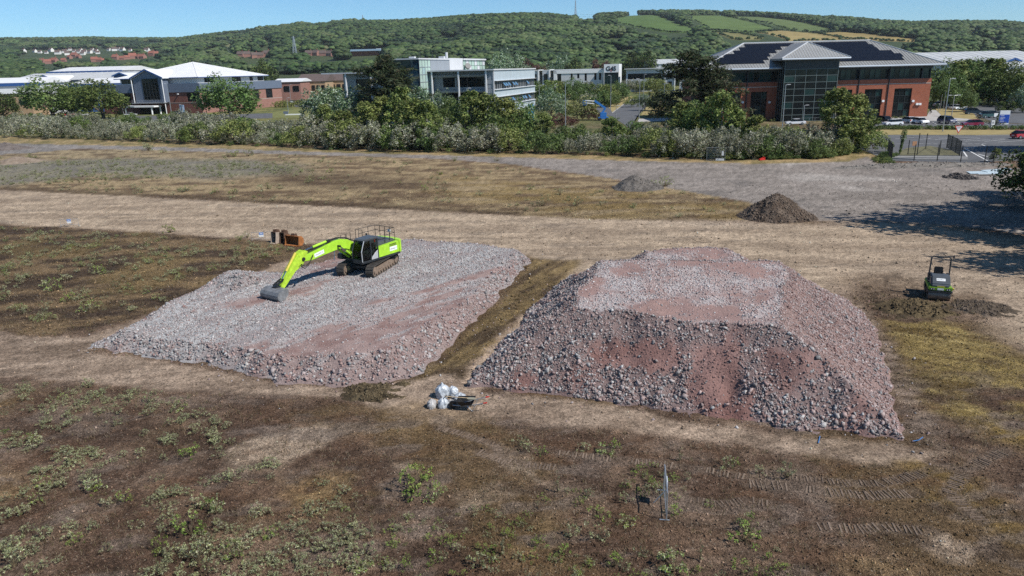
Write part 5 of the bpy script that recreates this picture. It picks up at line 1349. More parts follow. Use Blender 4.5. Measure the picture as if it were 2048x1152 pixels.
for k, (y, z) in enumerate([(8, 10.3), (10, 10.3), (12.5, 10.3), (17, 10.3), (19.5, 10.3), (32, 10.3), (5, 6.1), (12, 6.1), (14.5, 6.1), (16.5, 6.1), (27, 6.1), (29.5, 6.1), (34, 6.1)]):
    MB().add([(0.0, y, z + .45), (0.0, y + 1.5, z + .45), (0.65, y + 1.5, z - .35), (0.65, y, z - .35)], [(0, 1, 2, 3)]).build('open_window', mat('sky_blue_glass', (0.10, 0.22, 0.36), 0.15), b2, fixn=False)
# front: pier of louvres, recessed glazing under a canopy on columns
WF = 18.6
for i in range(12):
    MB().bb(-2.6, -0.02, -0.04 if i % 2 else 0.02, 0.6, 1.18 * i, 1.18 * i + 1.14).build('louvre_panel', M_PANEL, b2)
MB().bb(-0.25, 0.05, -0.12, 0.18, 0, ZR).build('corner_post', M_LGREY, b2)
hfr = [(-11.5, -2.9, 9.9, 12.6), (-15.5, -12, 9.9, 12.6), (-16, -2.9, 5.4, 8.4), (-16, -2.9, 0.3, 4.2)]
wall(b2, MF(0, 2.5), -WF, -2.6, 0, ZR, hfr, M_PANEL)
for h in hfr: window(b2, MF(0, 2.5), h, 6, 2, M_DFRAME, M_GLASS)
for z in (4.6, 8.8, 12.9):
    MB().cyl((-WF, 2.0, z), (-2.6, 2.0, z), 0.45, n=12).build('duct', M_PANEL, b2)
rf_ = MB(); rf_.bb(-WF - .3, 0.3, -0.9, LS2 + .3, ZR, ZR + .35); rf_.build('roof', M_LGREY, b2)
for u in (865.5, 918.5, 973.5):
    x = F2(u, 160)[0]; MB().bb(x - .18, x + .18, -0.7, -0.35, 0, ZR).build('column', M_WHITE, b2)
# tower
tx1, ty0, tx0, ty1, ZT = -18.7, -5.8, -28.6, 30.0, 17.3
window(b2, MF(0, ty0), (tx0, tx1, 0, ZT), 4, 7, mat('navy_mullion', (0.02, 0.035, 0.05), 0.4), [mat('navy_glass', (0.015, 0.045, 0.075), 0.08, spec=0.8), M_GLASSG, M_GLASSG], dep=0.0, bw=0.10, panes=True, name='curtain_wall')
window(b2, MS(tx1, ty0), (0, 7.6, 0, ZT), 4, 9, M_PANEL, [M_GLASSL, M_GLASSL, mat('sunlit_bluish_glass', (0.36, 0.50, 0.50), 0.12, spec=0.7)], dep=0.0, bw=0.16, panes=True, name='curtain_wall')  # sun-facing side of the tower, its glass coloured pale for sunlight
bk_ = MB(); bk_.bb(tx0, tx1 - .06, ty0 + .3, ty1, 0, ZT - .05); bk_.build('tower_core', M_PANEL, b2)
gp_ = MB(); gp_.bb(tx1 - .05, tx1 + .02, 1.9, 16, ZR, ZT + .1); gp_.build('louvre_panel', M_PANEL, b2)
MB().bb(tx1 - 8, tx1 + .15, 16, 27, ZR, ZT + .5).build('plant_room', M_LGREY, b2)
window(b2, MS(tx1 + .1, 0), (27.2, 48, ZR, ZT), 8, 2, M_LFRAME, [M_GLASSL, M_GLASSL, M_LGREY], dep=0.0, panes=True, name='curtain_wall')
MB().bb(tx1 - 7, tx1, 27.2, 48, ZR, ZT).build('rear_block', M_PANEL, b2)
tr2 = MB(); tr2.bb(tx0 - .7, tx1 + .25, ty0 - .7, 16, ZT, ZT + .35); tr2.bb(tx1 - 8, tx1 + .5, 27, 48.5, ZT, ZT + .45); tr2.build('roof', M_LGREY, b2)
for x, y, h in ((-22, 3, 2.6), (-23, 4.5, 2.2), (-20.5, 8, 2.4), (-21, 12, 2.6)): MB().cyl((x, y, ZT + .3), (x, y, ZT + h), 0.10, n=6).build('roof_vent', M_DARKM, b2)
MB().cyl((-21, 20, ZT + .5), (-21, 20, ZT + 2.2), 0.4, n=12).build('flue', M_LGREY, b2)
for x, y in ((-26, 6), (-20.5, 14.5)): MB().bb(x - .8, x + .8, y, y + 1.2, ZT + .35, ZT + 1.0).build('roof_unit', M_LGREY, b2)
dsh = MB(); dsh.cyl((-17.6, 28.5, ZR + 1.3), (-17.3, 28.2, ZR + 1.5), 0.9, n=16); dsh.cyl((-17.6, 28.5, ZR), (-17.6, 28.5, ZR + 1.3), 0.1, n=8); dsh.build('satellite_dish', M_DARKM, b2)
# left wing
hw = [(-42, -37, 9.6, 12.6), (-42, -37, 5.2, 8.2)]
wall(b2, MF(0, 2.5), -46, tx0, 0, ZR, hw, M_PANEL)
for h in hw: window(b2, MF(0, 2.5), h, 3, 2, M_DFRAME, M_GLASS)
MB().bb(-46, tx0, 2.9, 24, 0, ZR - .02).build('wing', M_PANEL, b2)
MB().bb(-51, tx0, -0.9, 24.5, ZR, ZR + .35).build('roof', M_LGREY, b2)
for u in (693.5, 744): x = F2(u, 160)[0]; MB().bb(x - .18, x + .18, -0.7, -0.35, 0, ZR).build('column', M_WHITE, b2)
MB().bb(-WF, -0.3, 3, LS2 - .3, 0, ZR - .02).build('core', M_CHAR, b2)

# ---- long brick office with metal hipped roof on the right
Y3 = 191.0
def X3(u, v=180, dy=0): return P(u, v, Y3 + dy).x
xL, xR = X3(1412, 150), X3(1862, 170)
b3 = thing('brick_office', 'long red brick office with grey hipped roof, solar panels and glass entrance tower', 'office building', (xL, Y3, 0), 0)
F3 = Face((xL, Y3), 0); W3 = xR - xL; D3 = 25.0; ZE3, ZG = 13.1, 9.6
tl, trr = F3(1553, 200)[0], F3(1656, 200)[0]
hb = []
for u0, u1 in ((1455, 1481), (1501, 1533), (1670, 1702), (1727, 1762), (1786, 1821)):
    r_ = F3.rect(u0, u1, 176, 236); hb.append((r_[0], r_[1], 0.05, 7.25))
holesL = [h for h in hb if h[1] < tl]; holesR = [h for h in hb if h[0] > trr]
wall(b3, MF(0, 0), 0, tl, 0, ZG, holesL, M_BRICKO, 0.5); wall(b3, MF(0, 0), trr, W3, 0, ZG, holesR, M_BRICKO, 0.5)
for h in hb:
    w_ = window(b3, MF(0, 0), h, 3, 4, M_DFRAME, [M_GLASS, M_GLASS, M_GLASSG], dep=0.4, bw=0.09, panes=True)
wall(b3, MS(W3, 0), 0, D3, 0, ZG, [(4, 8, 0.3, 7.2), (14, 18, 0.3, 7.2)], M_BRICKO, 0.5)
for h in ((4, 8, 0.3, 7.2), (14, 18, 0.3, 7.2)): window(b3, MS(W3, 0), h, 3, 4, M_DFRAME, M_GLASS, dep=0.4)
wall(b3, ML(0, D3), 0, D3, 0, ZG, [], M_BRICKO)
MB().bb(0, W3, -0.05, 0.06, 8.35, 8.5).build('string_course', M_STONEB, b3)
# top floor glazing strips between posts
edges = [0.3, F3(1494, 150)[0], tl, ]
spans = [(F3(1435, 150)[0], F3(1442, 150)[0] + 0), (F3(1443, 150)[0], F3(1492, 150)[0]), (F3(1497, 150)[0], tl - .2), (trr + .2, F3(1716, 150)[0] - .3), (F3(1716, 150)[0] + .5, F3(1776, 150)[0] - .3), (F3(1776, 150)[0] + .5, F3(1842, 150)[0]), (F3(1846, 150)[0], W3 - .2)]
for a, b in spans:
    n = max(1, int((b - a) / 1.25)); window(b3, MF(0, 0), (a, b, ZG + .1, 12.1), n, 1, M_DFRAME, [M_GLASSG, M_GLASS, M_GLASSG], dep=0.55, panes=True)
gs = MB(); gs.bb(0.6, W3 - .6, 0.75, 1.0, ZG, ZE3); gs.bb(0, W3, -0.02, 0.6, 12.1, ZE3); gs.bb(0, W3, -0.02, 0.5, ZG - .02, ZG + .1)
for a, b in spans: gs.bb(a - .3, a, 0.0, 0.6, ZG, 12.1)
gs.build('top_floor_frame', M_DFRAME, b3)
window(b3, MS(W3, 0), (0.2, D3 - .2, ZG + .1, 12.1), 10, 1, M_DFRAME, M_GLASSG, dep=0.5)
MB().bb(0.6, W3 - .6, 1.0, D3 - .3, 0, ZE3 - .02).build('core', M_CHAR, b3)
for u in (1440, 1494, 1717, 1777):
    x = F3(u, 170)[0]; MB().cyl((x, -0.14, 0), (x, -0.14, ZE3 - .2), 0.14, n=8).build('downpipe', M_CHAR, b3)
for u, v in ((1484.5, 204.5), (1538, 204.5), (1720, 202), (1765, 202), (1825, 202), (1833, 208), (1839, 208)):
    s_, z_ = F3(u, v); q = MB(); q.bb(s_ - .28, s_ + .28, -0.4, 0, z_ - .25, z_ + .25); q.build('wall_lamp', M_WHITE, b3)
# main hipped roof
oh = 1.9; eX0, eX1, eY0, eY1 = -oh, W3 + oh, -oh, D3 + oh
ym = D3 / 2; ZRG = 19.4
rA, rB = P(1487, 92, Y3 + ym).x - xL, P(1739, 86, Y3 + ym).x - xL
rf_ = MB(); E = [(eX0, eY0, ZE3), (eX1, eY0, ZE3), (eX1, eY1, ZE3), (eX0, eY1, ZE3)]; Rg = [(rA, ym, ZRG), (rB, ym, ZRG)]
rf_.add([*E, *Rg, *[(x, y, z - .45) for x, y, z in E]], [(0, 1, 5, 4), (1, 2, 5), (2, 3, 4, 5), (3, 0, 4), (0, 6, 7, 1), (1, 7, 8, 2), (2, 8, 9, 3), (3, 9, 6, 0), (6, 9, 8, 7)])
ro = rf_.build('roof', M_GROOF, b3)
def fz(y): return ZE3 + (ZRG - ZE3) * (y - eY0) / (ym - eY0)
sm = MB(); x = eX0 + .3
while x < eX1:
    if x < rA: yt = eY0 + (ym - eY0) * (x - eX0) / (rA - eX0)
    elif x > rB: yt = eY0 + (ym - eY0) * (eX1 - x) / (eX1 - rB)
    else: yt = ym
    if yt > eY0 + .3: sm.beam((x, eY0, ZE3 + .03), (x, yt, fz(yt) + .03), 0.07, 0.07)
    x += 0.75
for k in range(1, 18):
    t = k / 18; y = eY0 + (eY1 - eY0) * t; f = 1 - abs(2 * t - 1)
    sm.beam((eX1, y, ZE3 + .03), (eX1 + (rB - eX1) * f, y + (0), ZE3 + (ZRG - ZE3) * f + .03), 0.07, 0.07)
sm.build('roof_seam', M_GROOF, ro)
rc_ = MB(); rc_.beam((rA, ym, ZRG + .1), (rB, ym, ZRG + .1), 0.4, 0.25); 
for i, r_ in ((0, 0), (1, 1), (2, 1), (3, 0)): rc_.beam(Vector(E[i]) + Vector((0, 0, .08)), Vector(Rg[r_]) + Vector((0, 0, .08)), 0.35, 0.2)
rc_.build('ridge_cap', M_LGREY, ro)
MB().tube([(eX0, eY0 - .1, ZE3 - .2), (eX1 + .1, eY0 - .1, ZE3 - .2), (eX1 + .1, eY1, ZE3 - .2)], 0.24, 8).build('gutter', mat('pale_blue_gutter', (0.42, 0.47, 0.52), 0.4, 0.2), b3)
# solar panels: one object per panel
nrows = 6; y_a, y_b = eY0 + 0.16 * (ym - eY0), eY0 + 0.95 * (ym - eY0)
tilt = math.atan2(ZRG - ZE3, ym - eY0); rowlen = (y_b - y_a) / nrows / math.cos(tilt)
def uX(u, y): return P(u, 105, Y3 + y).x - xL
leftr = [(1426, 1537), (1426, 1537), (1447, 1547), (1468, 1552), (1479, 1569), (1489, 1590)]
rightr = [(1670, 1808), (1669, 1806), (1659, 1793), (1647, 1758), (1630, 1746), (1626, 1734)]
pm = MB(); pm.box((0, 0, 0), (1.06, rowlen * 0.985, 0.05)); spn = pm.build('solar_panel', M_SOLAR, ro)
spm = spn.data; bpy.data.objects.remove(spn)
fm_ = MB(); 
for s_ in (-1, 1): fm_.box((s_ * 0.53, 0, 0.012), (0.02, rowlen * 0.985, 0.06)); fm_.box((0, s_ * rowlen * 0.49, 0.012), (1.06, 0.03, 0.06))
for rows in (leftr, rightr):
    for r_, (u0, u1) in enumerate(rows):
        y = y_a + (r_ + 0.5) * (y_b - y_a) / nrows
        x0, x1 = uX(u0, y), uX(u1, y); n = int((x1 - x0) / 1.09)
        for k in range(n):
            o = bpy.data.objects.new('solar_panel', spm); COL.objects.link(o); o.parent = ro
            o.location = (x0 + (k + .5) * 1.09, y, fz(y) + .12); o.rotation_euler = (tilt, 0, 0)
# entrance tower
tp_ = 4.2; ZTT = 15.2
window(b3, MF(0, -tp_), (tl, trr, 0, ZTT - 2.6), 5, 8, M_LFRAME, [M_GLASS, M_GLASS, M_GLASSG, M_GLASS], dep=0.0, bw=0.11, panes=True, name='curtain_wall')
MB().bb(tl, trr, -tp_ - .02, -tp_ + .3, ZTT - 2.6, ZTT).build('fascia', M_DFRAME, b3)
window(b3, MS(trr, -tp_), (0, tp_, 0, ZTT), 3, 8, M_LFRAME, M_GLASSG, dep=0.0, name='curtain_wall'); window(b3, ML(tl, 0), (0, tp_, 0, ZTT), 3, 8, M_LFRAME, M_GLASS, dep=0.0, name='curtain_wall')
MB().bb(tl + .15, trr - .15, -tp_ + .35, 2, 0, ZTT).build('tower_core', M_CHAR, b3)
hh_ = 1.5; tx0_, tx1_, tyf, tyb = tl - hh_, trr + hh_ + .6, -tp_ - hh_, 9.5; tm = (tx0_ + tx1_) / 2; ZTA = 19.0
gr_ = MB(); gr_.add([(tx0_, tyf, ZTT), (tx1_, tyf, ZTT), (tm, tyf + 6.2, ZTA), (tm, tyb + 2.5, ZTA), (tx0_, tyb, ZTT), (tx1_, tyb, ZTT), (tx0_, tyf, ZTT - .45), (tx1_, tyf, ZTT - .45), (tx0_, tyb, ZTT - .45), (tx1_, tyb, ZTT - .45)], [(0, 1, 2), (1, 5, 3, 2), (4, 0, 2, 3), (4, 3, 5), (0, 6, 7, 1), (1, 7, 9, 5), (0, 4, 8, 6), (6, 8, 9, 7)])
gro = gr_.build('tower_roof', M_GROOF, b3)
sm = MB()
for k in range(1, 24):
    t = k / 24; f = 1 - abs(2 * t - 1); x = tx0_ + (tx1_ - tx0_) * t
    sm.beam((x, tyf, ZTT + .03), (x, tyf + 6.2 * f, ZTT + (ZTA - ZTT) * f + .03), 0.07, 0.07)
for p0 in ((tx0_, tyf, ZTT), (tx1_, tyf, ZTT)): sm.beam(Vector(p0) + Vector((0, 0, .08)), (tm, tyf + 6.2, ZTA + .08), 0.3, 0.18)
sm.build('roof_seam', M_LGREY, gro)
MB().tube([(tx0_, tyf - .08, ZTT - .22), (tx1_, tyf - .08, ZTT - .22)], 0.22, 8).build('gutter', MATS['pale_blue_gutter'], b3)
# rear wing roof to the right
rw = MB(); rx0, rx1, ry0, ry1 = W3 - 10, W3 + 1.5, D3 + 1, D3 + 26
rw.bb(rx0, rx1 - 1.2, ry0, ry1, 0, ZE3); rw.build('rear_wing', M_BRICKO, b3)
rw = MB(); rw.add([(rx0 - 6, ry0 - 6, ZE3), (rx1, ry0 - 6, ZE3), (rx1, ry1, ZE3), (rx0 - 6, ry1, ZE3), ((rx0 + rx1) / 2 - 3, ry0 + 3, 17.6), ((rx0 + rx1) / 2 - 3, ry1 - 6, 17.6)], [(0, 1, 4), (1, 2, 5, 4), (2, 3, 5), (3, 0, 4, 5), (0, 3, 2, 1)]); rw.build('rear_roof', M_GROOF, b3)
rl2 = MB()
for k in range(10): rl2.tube([(tl + 1 + k * 1.4, -9, 0.1), (tl + 1 + k * 1.4, -9, 1.1)], 0.03, 4)
rl2.tube([(tl + 1, -9, 1.1), (tl + 13.6, -9, 1.1)], 0.03, 4); rl2.build('entrance_rail', M_GREYM, b3)

# ---- white office with tower and logo
RZF = math.radians(-12.5)
Y4 = 452.0; c4 = P(1237.5, 165, Y4)
b4 = thing('white_office', 'low white office with a square tower bearing a dark logo', 'office building', (c4.x, c4.y, 0), RZF)
F4 = Face(c4, RZF); S4 = Face(c4, RZF + math.pi / 2)
a4, b4x = F4(1207.8, 150)[0], 0.0; d4 = min(24.0, S4(1250.5, 150)[0]); zt4, zs4 = 15.9, F4(1222, 145)[1]
wall(b4, MF(0, 0), a4, 0, 0, zt4, [(a4 + .2, -.3, 0, zs4)], M_WHITE, 0.6); window(b4, MF(0, 0), (a4 + .2, -.3, 0, zs4), 6, 4, M_DFRAME, M_GLASSG, dep=0.5)
wall(b4, MS(0, 0), 0, d4, 0, zt4, [], M_WHITE); wall(b4, ML(a4, d4), 0, d4, zs4 - 3, zt4, [], M_WHITE)
MB().bb(a4 + .05, -.05, .05, d4 - .05, zt4 - .5, zt4 - .1).build('roof', M_PROOF, b4)
wl4 = F4(1107, 165)[0]; zw4 = 12.6
hw4 = [F4.rect(*q) for q in ((1113, 1121, 147, 166), (1140, 1144, 147, 160), (1153, 1157.5, 147, 157), (1168, 1172.5, 147, 162), (1187.5, 1192, 146, 160), (1197, 1201.5, 146, 160))]
wall(b4, MF(0, 3), wl4, a4, 0, zw4, hw4, M_LGREY, 0.5)
for h in hw4: window(b4, MF(0, 3), h, 1, 3, M_DFRAME, M_GLASS, dep=0.3)
fr4 = MB(); fr4.bb(wl4 - .3, wl4 + 1.6, 2.7, 3.0, 0, zw4); fr4.bb(wl4, a4, 2.7, 3.0, zw4 - 1.6, zw4); fr4.build('white_surround', M_WHITE, b4)
MB().bb(wl4, a4, 3.9, 26, 0.1, zw4 - .05).build('wing', M_LGREY, b4); MB().bb(wl4, a4, 3, 26, zw4, zw4 + .3).build('roof', M_PROOF, b4)
zl = F4(1222, 137.5)[1]; sl = F4(1222, 137.5)[0]
lt_ = bpy.data.curves.new('lettering', 'FONT'); lt_.body = 'G4S'; lt_.size = 3.6; lt_.extrude = 0.05; lt_.offset = 0.09; lt_.align_x = 'CENTER'; lt_.align_y = 'CENTER'
lo = bpy.data.objects.new('logo_lettering', lt_); COL.objects.link(lo); lo.parent = b4; lo.location = (sl, -0.08, zl); lo.rotation_euler = (math.pi / 2, 0, 0); bpy.context.view_layer.update(); lme = bpy.data.meshes.new_from_object(lo.evaluated_get(bpy.context.evaluated_depsgraph_get())); bpy.data.objects.remove(lo)
lo = link('lettering', lme, mat('logo_black', (0.02, 0.02, 0.025), 0.5), b4); lo.location = (sl, -0.08, zl); lo.rotation_euler = (math.pi / 2, 0, 0)
lr = MB(); lr.cyl((sl + 0.1, -0.04, zl - 1.0), (sl + 0.1, -0.06, zl - 1.0), 0.8, n=20); lr.build('logo_disc', mat('logo_grey_red', (0.35, 0.22, 0.23), 0.5), b4)
# ---- row of pale office units beside it
c5 = P(1252, 160, 440)
b5 = thing('terraced_offices', 'row of low pale grey offices with projecting white walls', 'office building', (c5.x, c5.y, 0), RZF)
L5 = 62
hx = [(1, 20, 7.0, 10.2), (1, 20, 1.5, 4.6)]
wall(b5, MF(0, 0), 0, 22, 0, 12.4, hx, M_LGREY, 0.4)
for h in hx: window(b5, MF(0, 0), h, 8, 1, M_DFRAME, M_GLASS)
for k in range(5):
    x0 = 22 + k * 8.6; y0 = -2.0 - k * 0.5
    MB().bb(x0, x0 + 5.6, y0, 20, 0, 12.6).build('unit', M_LGREY, b5); MB().bb(x0 + 5.6, x0 + 6.2, y0 - 1.2, 20, 0, 13.2).build('fin_wall', M_WHITE, b5)
    for z in (2, 7): window(b5, MF(x0, y0 - .3), (1.5, 4.2, z, z + 3.4), 2, 2, M_DFRAME, M_GLASS, dep=0.12)
MB().bb(-1, 66, -1.5, 22, 12.6, 13.0).build('roof', M_PROOF, b5)
c6 = P(1108, 150, 470)
b6 = thing('terraced_offices', 'pale office block with white fin walls behind the grey banded office', 'office building', (c6.x, c6.y, 0), RZF)
for k in range(4):
    x0 = -28 + k * 7; MB().bb(x0, x0 + 4.2, -1 - k * .3, 15, 0, 13.0).build('unit', M_LGREY, b6); MB().bb(x0 + 4.2, x0 + 4.9, -2 - k * .3, 15, 0, 13.6).build('fin_wall', M_WHITE, b6)
    window(b6, MF(x0, -1.3 - k * .3), (1, 3.2, 6, 11), 2, 2, M_DFRAME, M_GLASS, dep=0.1)
MB().bb(-40, 30, -2, 16, 13.0, 13.4).build('roof', M_WROOF, b6)

# ---- sheds and houses further off
def shed(label, u0, u1, vtop, vbot, Y, depth, m_roof, m_wall, rise=2.5, fascia=None, gables=(), rz=0.0, cat='warehouse', name='warehouse', win=0, ribs=True):
    "long shed whose eaves line shows at photo row vbot-roof; vtop is its ridge, vbot its eaves"
    a, b = P(u0, vbot, Y), P(u1, vbot, Y)
    t = thing(name, label, cat, (a.x, Y, 0), rz)
    L = (b.x - a.x); ze = (a.z + b.z) / 2
    zr = max(ze + rise, P((u0 + u1) / 2, vtop, Y + depth / 2).z) if vtop is not None else ze + rise
    MB().bb(0, L, 0, depth, 0, ze).build('wall', m_wall, t)
    r_ = MB(); r_.add([(-.6, -.6, ze), (L + .6, -.6, ze), (L + .6, depth / 2, zr), (-.6, depth / 2, zr), (L + .6, depth + .6, ze), (-.6, depth + .6, ze)], [(0, 1, 2, 3), (3, 2, 4, 5), (0, 3, 5), (1, 4, 2), (0, 5, 4, 1)])
    ro_ = r_.build('roof', m_roof, t)
    if ribs:
        q = MB(); n = max(4, int(L / 3.5))
        for k in range(n): x = L * (k + .5) / n; q.beam((x, -.6, ze + .05), (x, depth / 2, zr + .05), 0.35 if k % 3 else 0.9, 0.08)
        q.build('rooflight_strip', M_PROOF if m_roof is M_WROOF else M_LGREY, ro_)
    if fascia: MB().bb(-.8, L + .8, -.9, -.6, ze - 1.1, ze + .25).build('fascia', fascia, t)
    for k in range(win):
        x = L * (k + .5) / win; window(t, MF(0, -.25), (x - L / win * .32, x + L / win * .32, ze * .55, ze * .8), 3, 1, M_DFRAME, M_GLASS, dep=0.1)
    return t
shed('long white roofed warehouse with blue fascia behind the trees at left', 95, 243, 134, 142.5, 560, 60, M_WROOF, M_BLUEE, fascia=M_BLUEE)
shed('wide grey ribbed roof of the warehouse in front of the long white one', 12, 243, 146, 160, 470, 60, M_PROOF, M_BLUEG, rise=2)
t_ = shed('white roofed two storey unit with dark windows at the far left edge', -60, 79, 160, 167.5, 330, 22, M_WROOF, M_LGREY, fascia=M_BLUEE, win=4, ribs=False)
t_ = shed('lower white roof over pale brick wall at the far left edge', -80, 60, 178, 188.5, 318, 11, M_PROOF, M_BRICKY, rise=1.5, ribs=False, win=5)
shed('low white roofed block beside the pyramid roof office', 140, 250, 159, 168, 345, 30, M_WROOF, M_BLUEE, fascia=M_BLUEE, ribs=False)
def gable(label, u0, u1, vpk, ve, Y, m_roof, m_wall, depth=30, trim=M_BLUEE):
    a, b = P(u0, ve, Y), P(u1, ve, Y); L = b.x - a.x; ze = (a.z + b.z) / 2; zp = P((u0 + u1) / 2, vpk, Y).z
    t = thing('gabled_unit', label, 'warehouse', (a.x, Y, 0))
    MB().prism([(0, 0), (L, 0), (L, ze), (L / 2, zp), (0, ze)], 0, depth, 'y').build('wall', m_wall, t)
    r_ = MB()
    for s_ in (0, 1):
        p0 = (-.8, ze - .2) if s_ == 0 else (L + .8, ze - .2)
        r_.add([(p0[0], -.8, p0[1]), (L / 2, -.8, zp + .3), (L / 2, depth, zp + .3), (p0[0], depth, p0[1])], [(0, 1, 2, 3)])
    r_.build('roof', m_roof, t, fixn=False)
    q = MB(); q.beam((-.8, -.85, ze - .1), (L / 2, -.85, zp + .35), 0.3, 0.7); q.beam((L + .8, -.85, ze - .1), (L / 2, -.85, zp + .35), 0.3, 0.7); q.build('bargeboard', trim, t)
    return t
gable('small white roof with blue gable among the grey warehouse roofs', 67, 112, 152, 162, 455, M_WROOF, M_BLUEG)
gable('dark blue gable end next to the entrance gable roofs', 227, 254, 147, 152, 450, M_WROOF, M_BLUEE)
shed('brown roofed buff brick flats right of the pyramid roof office', 592, 650, 152, 163, 420, 30, M_BROOF, M_BRICKY, rise=4, win=6, ribs=False, name='block_of_flats', cat='flats')
shed('brown roofed buff block partly behind the dark pine', 648, 705, 150, 161, 440, 30, M_BROOF, M_BRICKY, rise=4, win=5, ribs=False, name='block_of_flats', cat='flats')
shed('white roofed red brick unit peeping out right of the pyramid roof office', 545, 600, 157, 164, 400, 24, M_WROOF, brick_mat('sunlit_salmon_brick', (0, 0, 0), (0, 0, 0), (0, 0, 0)), rise=1.5, win=3, ribs=False)
shed('long grey shed roof left of the hipped roof office', 1303, 1392, 118, 127.5, 640, 40, M_PROOF, M_LGREY, rise=4)
shed('pale ribbed factory roof behind the trees at the right edge', 1900, 2120, 111, 124, 330, 60, M_PROOF, M_LGREY, rise=5)
gable('white gabled unit with blue trim in front of the factory roof', 2006, 2046, 119, 127, 300, M_PROOF, M_LGREY)
t_ = shed('white and blue office annexe at the right edge above the trees', 1990, 2100, 122, 132, 290, 20, M_PROOF, M_LGREY, rise=1, win=5, ribs=False)
shed('pale brick unit beyond the car park at the right edge', 2015, 2100, 140, 147, 282, 14, M_PROOF, M_BRICKY, rise=1, ribs=False)
# ------------------------------------------------------------------ hills
SKY = np.array([(-700, 77), (0, 76), (110, 75.5), (200, 74), (300, 74.5), (380, 74.5), (430, 69), (500, 62), (560, 54), (620, 47), (700, 42), (760, 39), (820, 38), (880, 35), (950, 29), (1000, 27), (1060, 25), (1100, 25), (1150, 30), (1200, 26), (1300, 20), (1400, 20), (1480, 21), (1540, 23), (1600, 27), (1700, 31), (1760, 36), (1830, 39), (1900, 37), (2000, 37), (2048, 41), (2700, 48)], float)
YR = np.array([(-700, 4300), (350, 4200), (560, 2900), (1000, 2500), (1400, 2600), (1700, 2500), (2048, 2100), (2700, 2000)], float)
Y0H = 690.0
def hill_z(x, y):
    "height of the terrain; flat up to 690 m, then the wooded ridge"
    a = x / np.maximum(y, 1.0)
    u = 1024 + FPX * a / math.cos(PITCH) * 1.0
    vs = np.interp(u, SKY[:, 0], SKY[:, 1]); yr = np.interp(u, YR[:, 0], YR[:, 1])
    hor = 139 + (1024 - u) * math.tan(math.radians(1.4))
    zr = CAM_H + (hor - vs) / FPX * yr * 1.0 / math.cos(PITCH) * math.cos(PITCH) ** 2 * (1 / math.cos(PITCH)) - 12 - yr * 13.0 / FPX
    t = np.clip((y - Y0H) / (yr - Y0H), 0, 3)
    prof = np.where(t < 1, t ** 1.12 * (1 + 0.14 * np.sin(t * math.pi)), 1 - 0.25 * (t - 1))
    return zr * prof + (fbm(x, y, 260, 3, 501) - 0.5) * 26 * np.clip(t * 3, 0, 1) * np.clip(1.02 - t, 0.08, 1)
ha = np.linspace(-0.98, 0.98, 520); hy = Y0H * (7600 / Y0H) ** np.linspace(0, 1, 210)
HX, HY = ha[None, :] * hy[:, None], np.repeat(hy[:, None], len(ha), 1)
HZ = hill_z(HX, HY) - 0.02
hP = np.stack([HX, HY, HZ], -1)
hu, hv = project(hP)
FIELDS = [([(1222, 38), (1262, 31), (1312, 30), (1345, 41), (1393, 61), (1396, 66), (1340, 66), (1290, 58), (1235, 46)], (0.085, 0.135, 0.035)),
          ([(1369, 31), (1446, 31), (1505, 45), (1548, 57), (1553, 61), (1500, 66), (1420, 60), (1398, 45)], (0.10, 0.145, 0.04)),
          ([(1461, 33), (1519, 34), (1585, 41), (1665, 57.5), (1672, 63), (1629, 65), (1570, 57.5), (1534, 46.5), (1497, 41)], (0.105, 0.14, 0.045)),
          ([(1512, 65), (1563, 61), (1629, 66.6), (1680, 76), (1680, 82), (1603, 82), (1585, 88), (1570, 77.5), (1534, 68)], (0.27, 0.21, 0.085)),
          ([(1636, 66.6), (1683, 63.7), (1738, 68), (1811, 76), (1855, 79), (1848, 84), (1793, 83), (1724, 80), (1683, 77)], (0.27, 0.205, 0.08)),
          ([(1420, 64), (1475, 66.6), (1526, 76), (1519, 80), (1468, 80), (1446, 71)], (0.18, 0.165, 0.065)),
          ([(450, 87), (469, 87), (468, 98), (446, 97)], (0.16, 0.165, 0.075)), ([(520, 84), (548, 83), (552, 89), (524, 90)], (0.19, 0.175, 0.08)),
          ([(632, 92), (668, 91), (672, 99), (640, 100)], (0.17, 0.18, 0.08)), ([(590, 93), (610, 92), (612, 99), (588, 99)], (0.16, 0.17, 0.08)),
          ([(1244, 105), (1270, 105), (1272, 110), (1242, 110)], (0.17, 0.175, 0.06)), ([(1222, 91), (1268, 92), (1266, 96), (1224, 96)], (0.2, 0.18, 0.08)), ([(1150, 28), (1195, 31), (1190, 35), (1150, 33)], (0.17, 0.16, 0.075))]
fmask = np.zeros(HX.shape); hc = np.empty(HX.shape + (3,)); hc[:] = (0.045, 0.065, 0.028)
hc = lay(hc, sstep(0.45, 0.7, fbm(HX, HY, 180, 3, 511)) * 0.4, (0.09, 0.105, 0.045))
FIELD_W = []
for pts, col in FIELDS:
    d = sdf(hu, hv, pts) ; m = sstep(-0.5, 0.5, d) * (HY < 4400)
    n_ = fbm(HX, HY, 60, 3, 515)
    hc = lay(hc, m, np.array(col)[None, None] * (0.85 + 0.3 * n_[..., None]))
    fmask = np.maximum(fmask, m)
nr, nc = HX.shape
ii = (np.arange(nr - 1)[:, None] * nc + np.arange(nc - 1)[None, :]).ravel()
tag(np_mesh('hills', hP.reshape(-1, 3), np.stack([ii, ii + 1, ii + nc + 1, ii + nc], 1), attr_mat('hill_grass', detail=0.2, dscale=0.03), smooth=True, col=hc.reshape(-1, 3)), kind='structure')
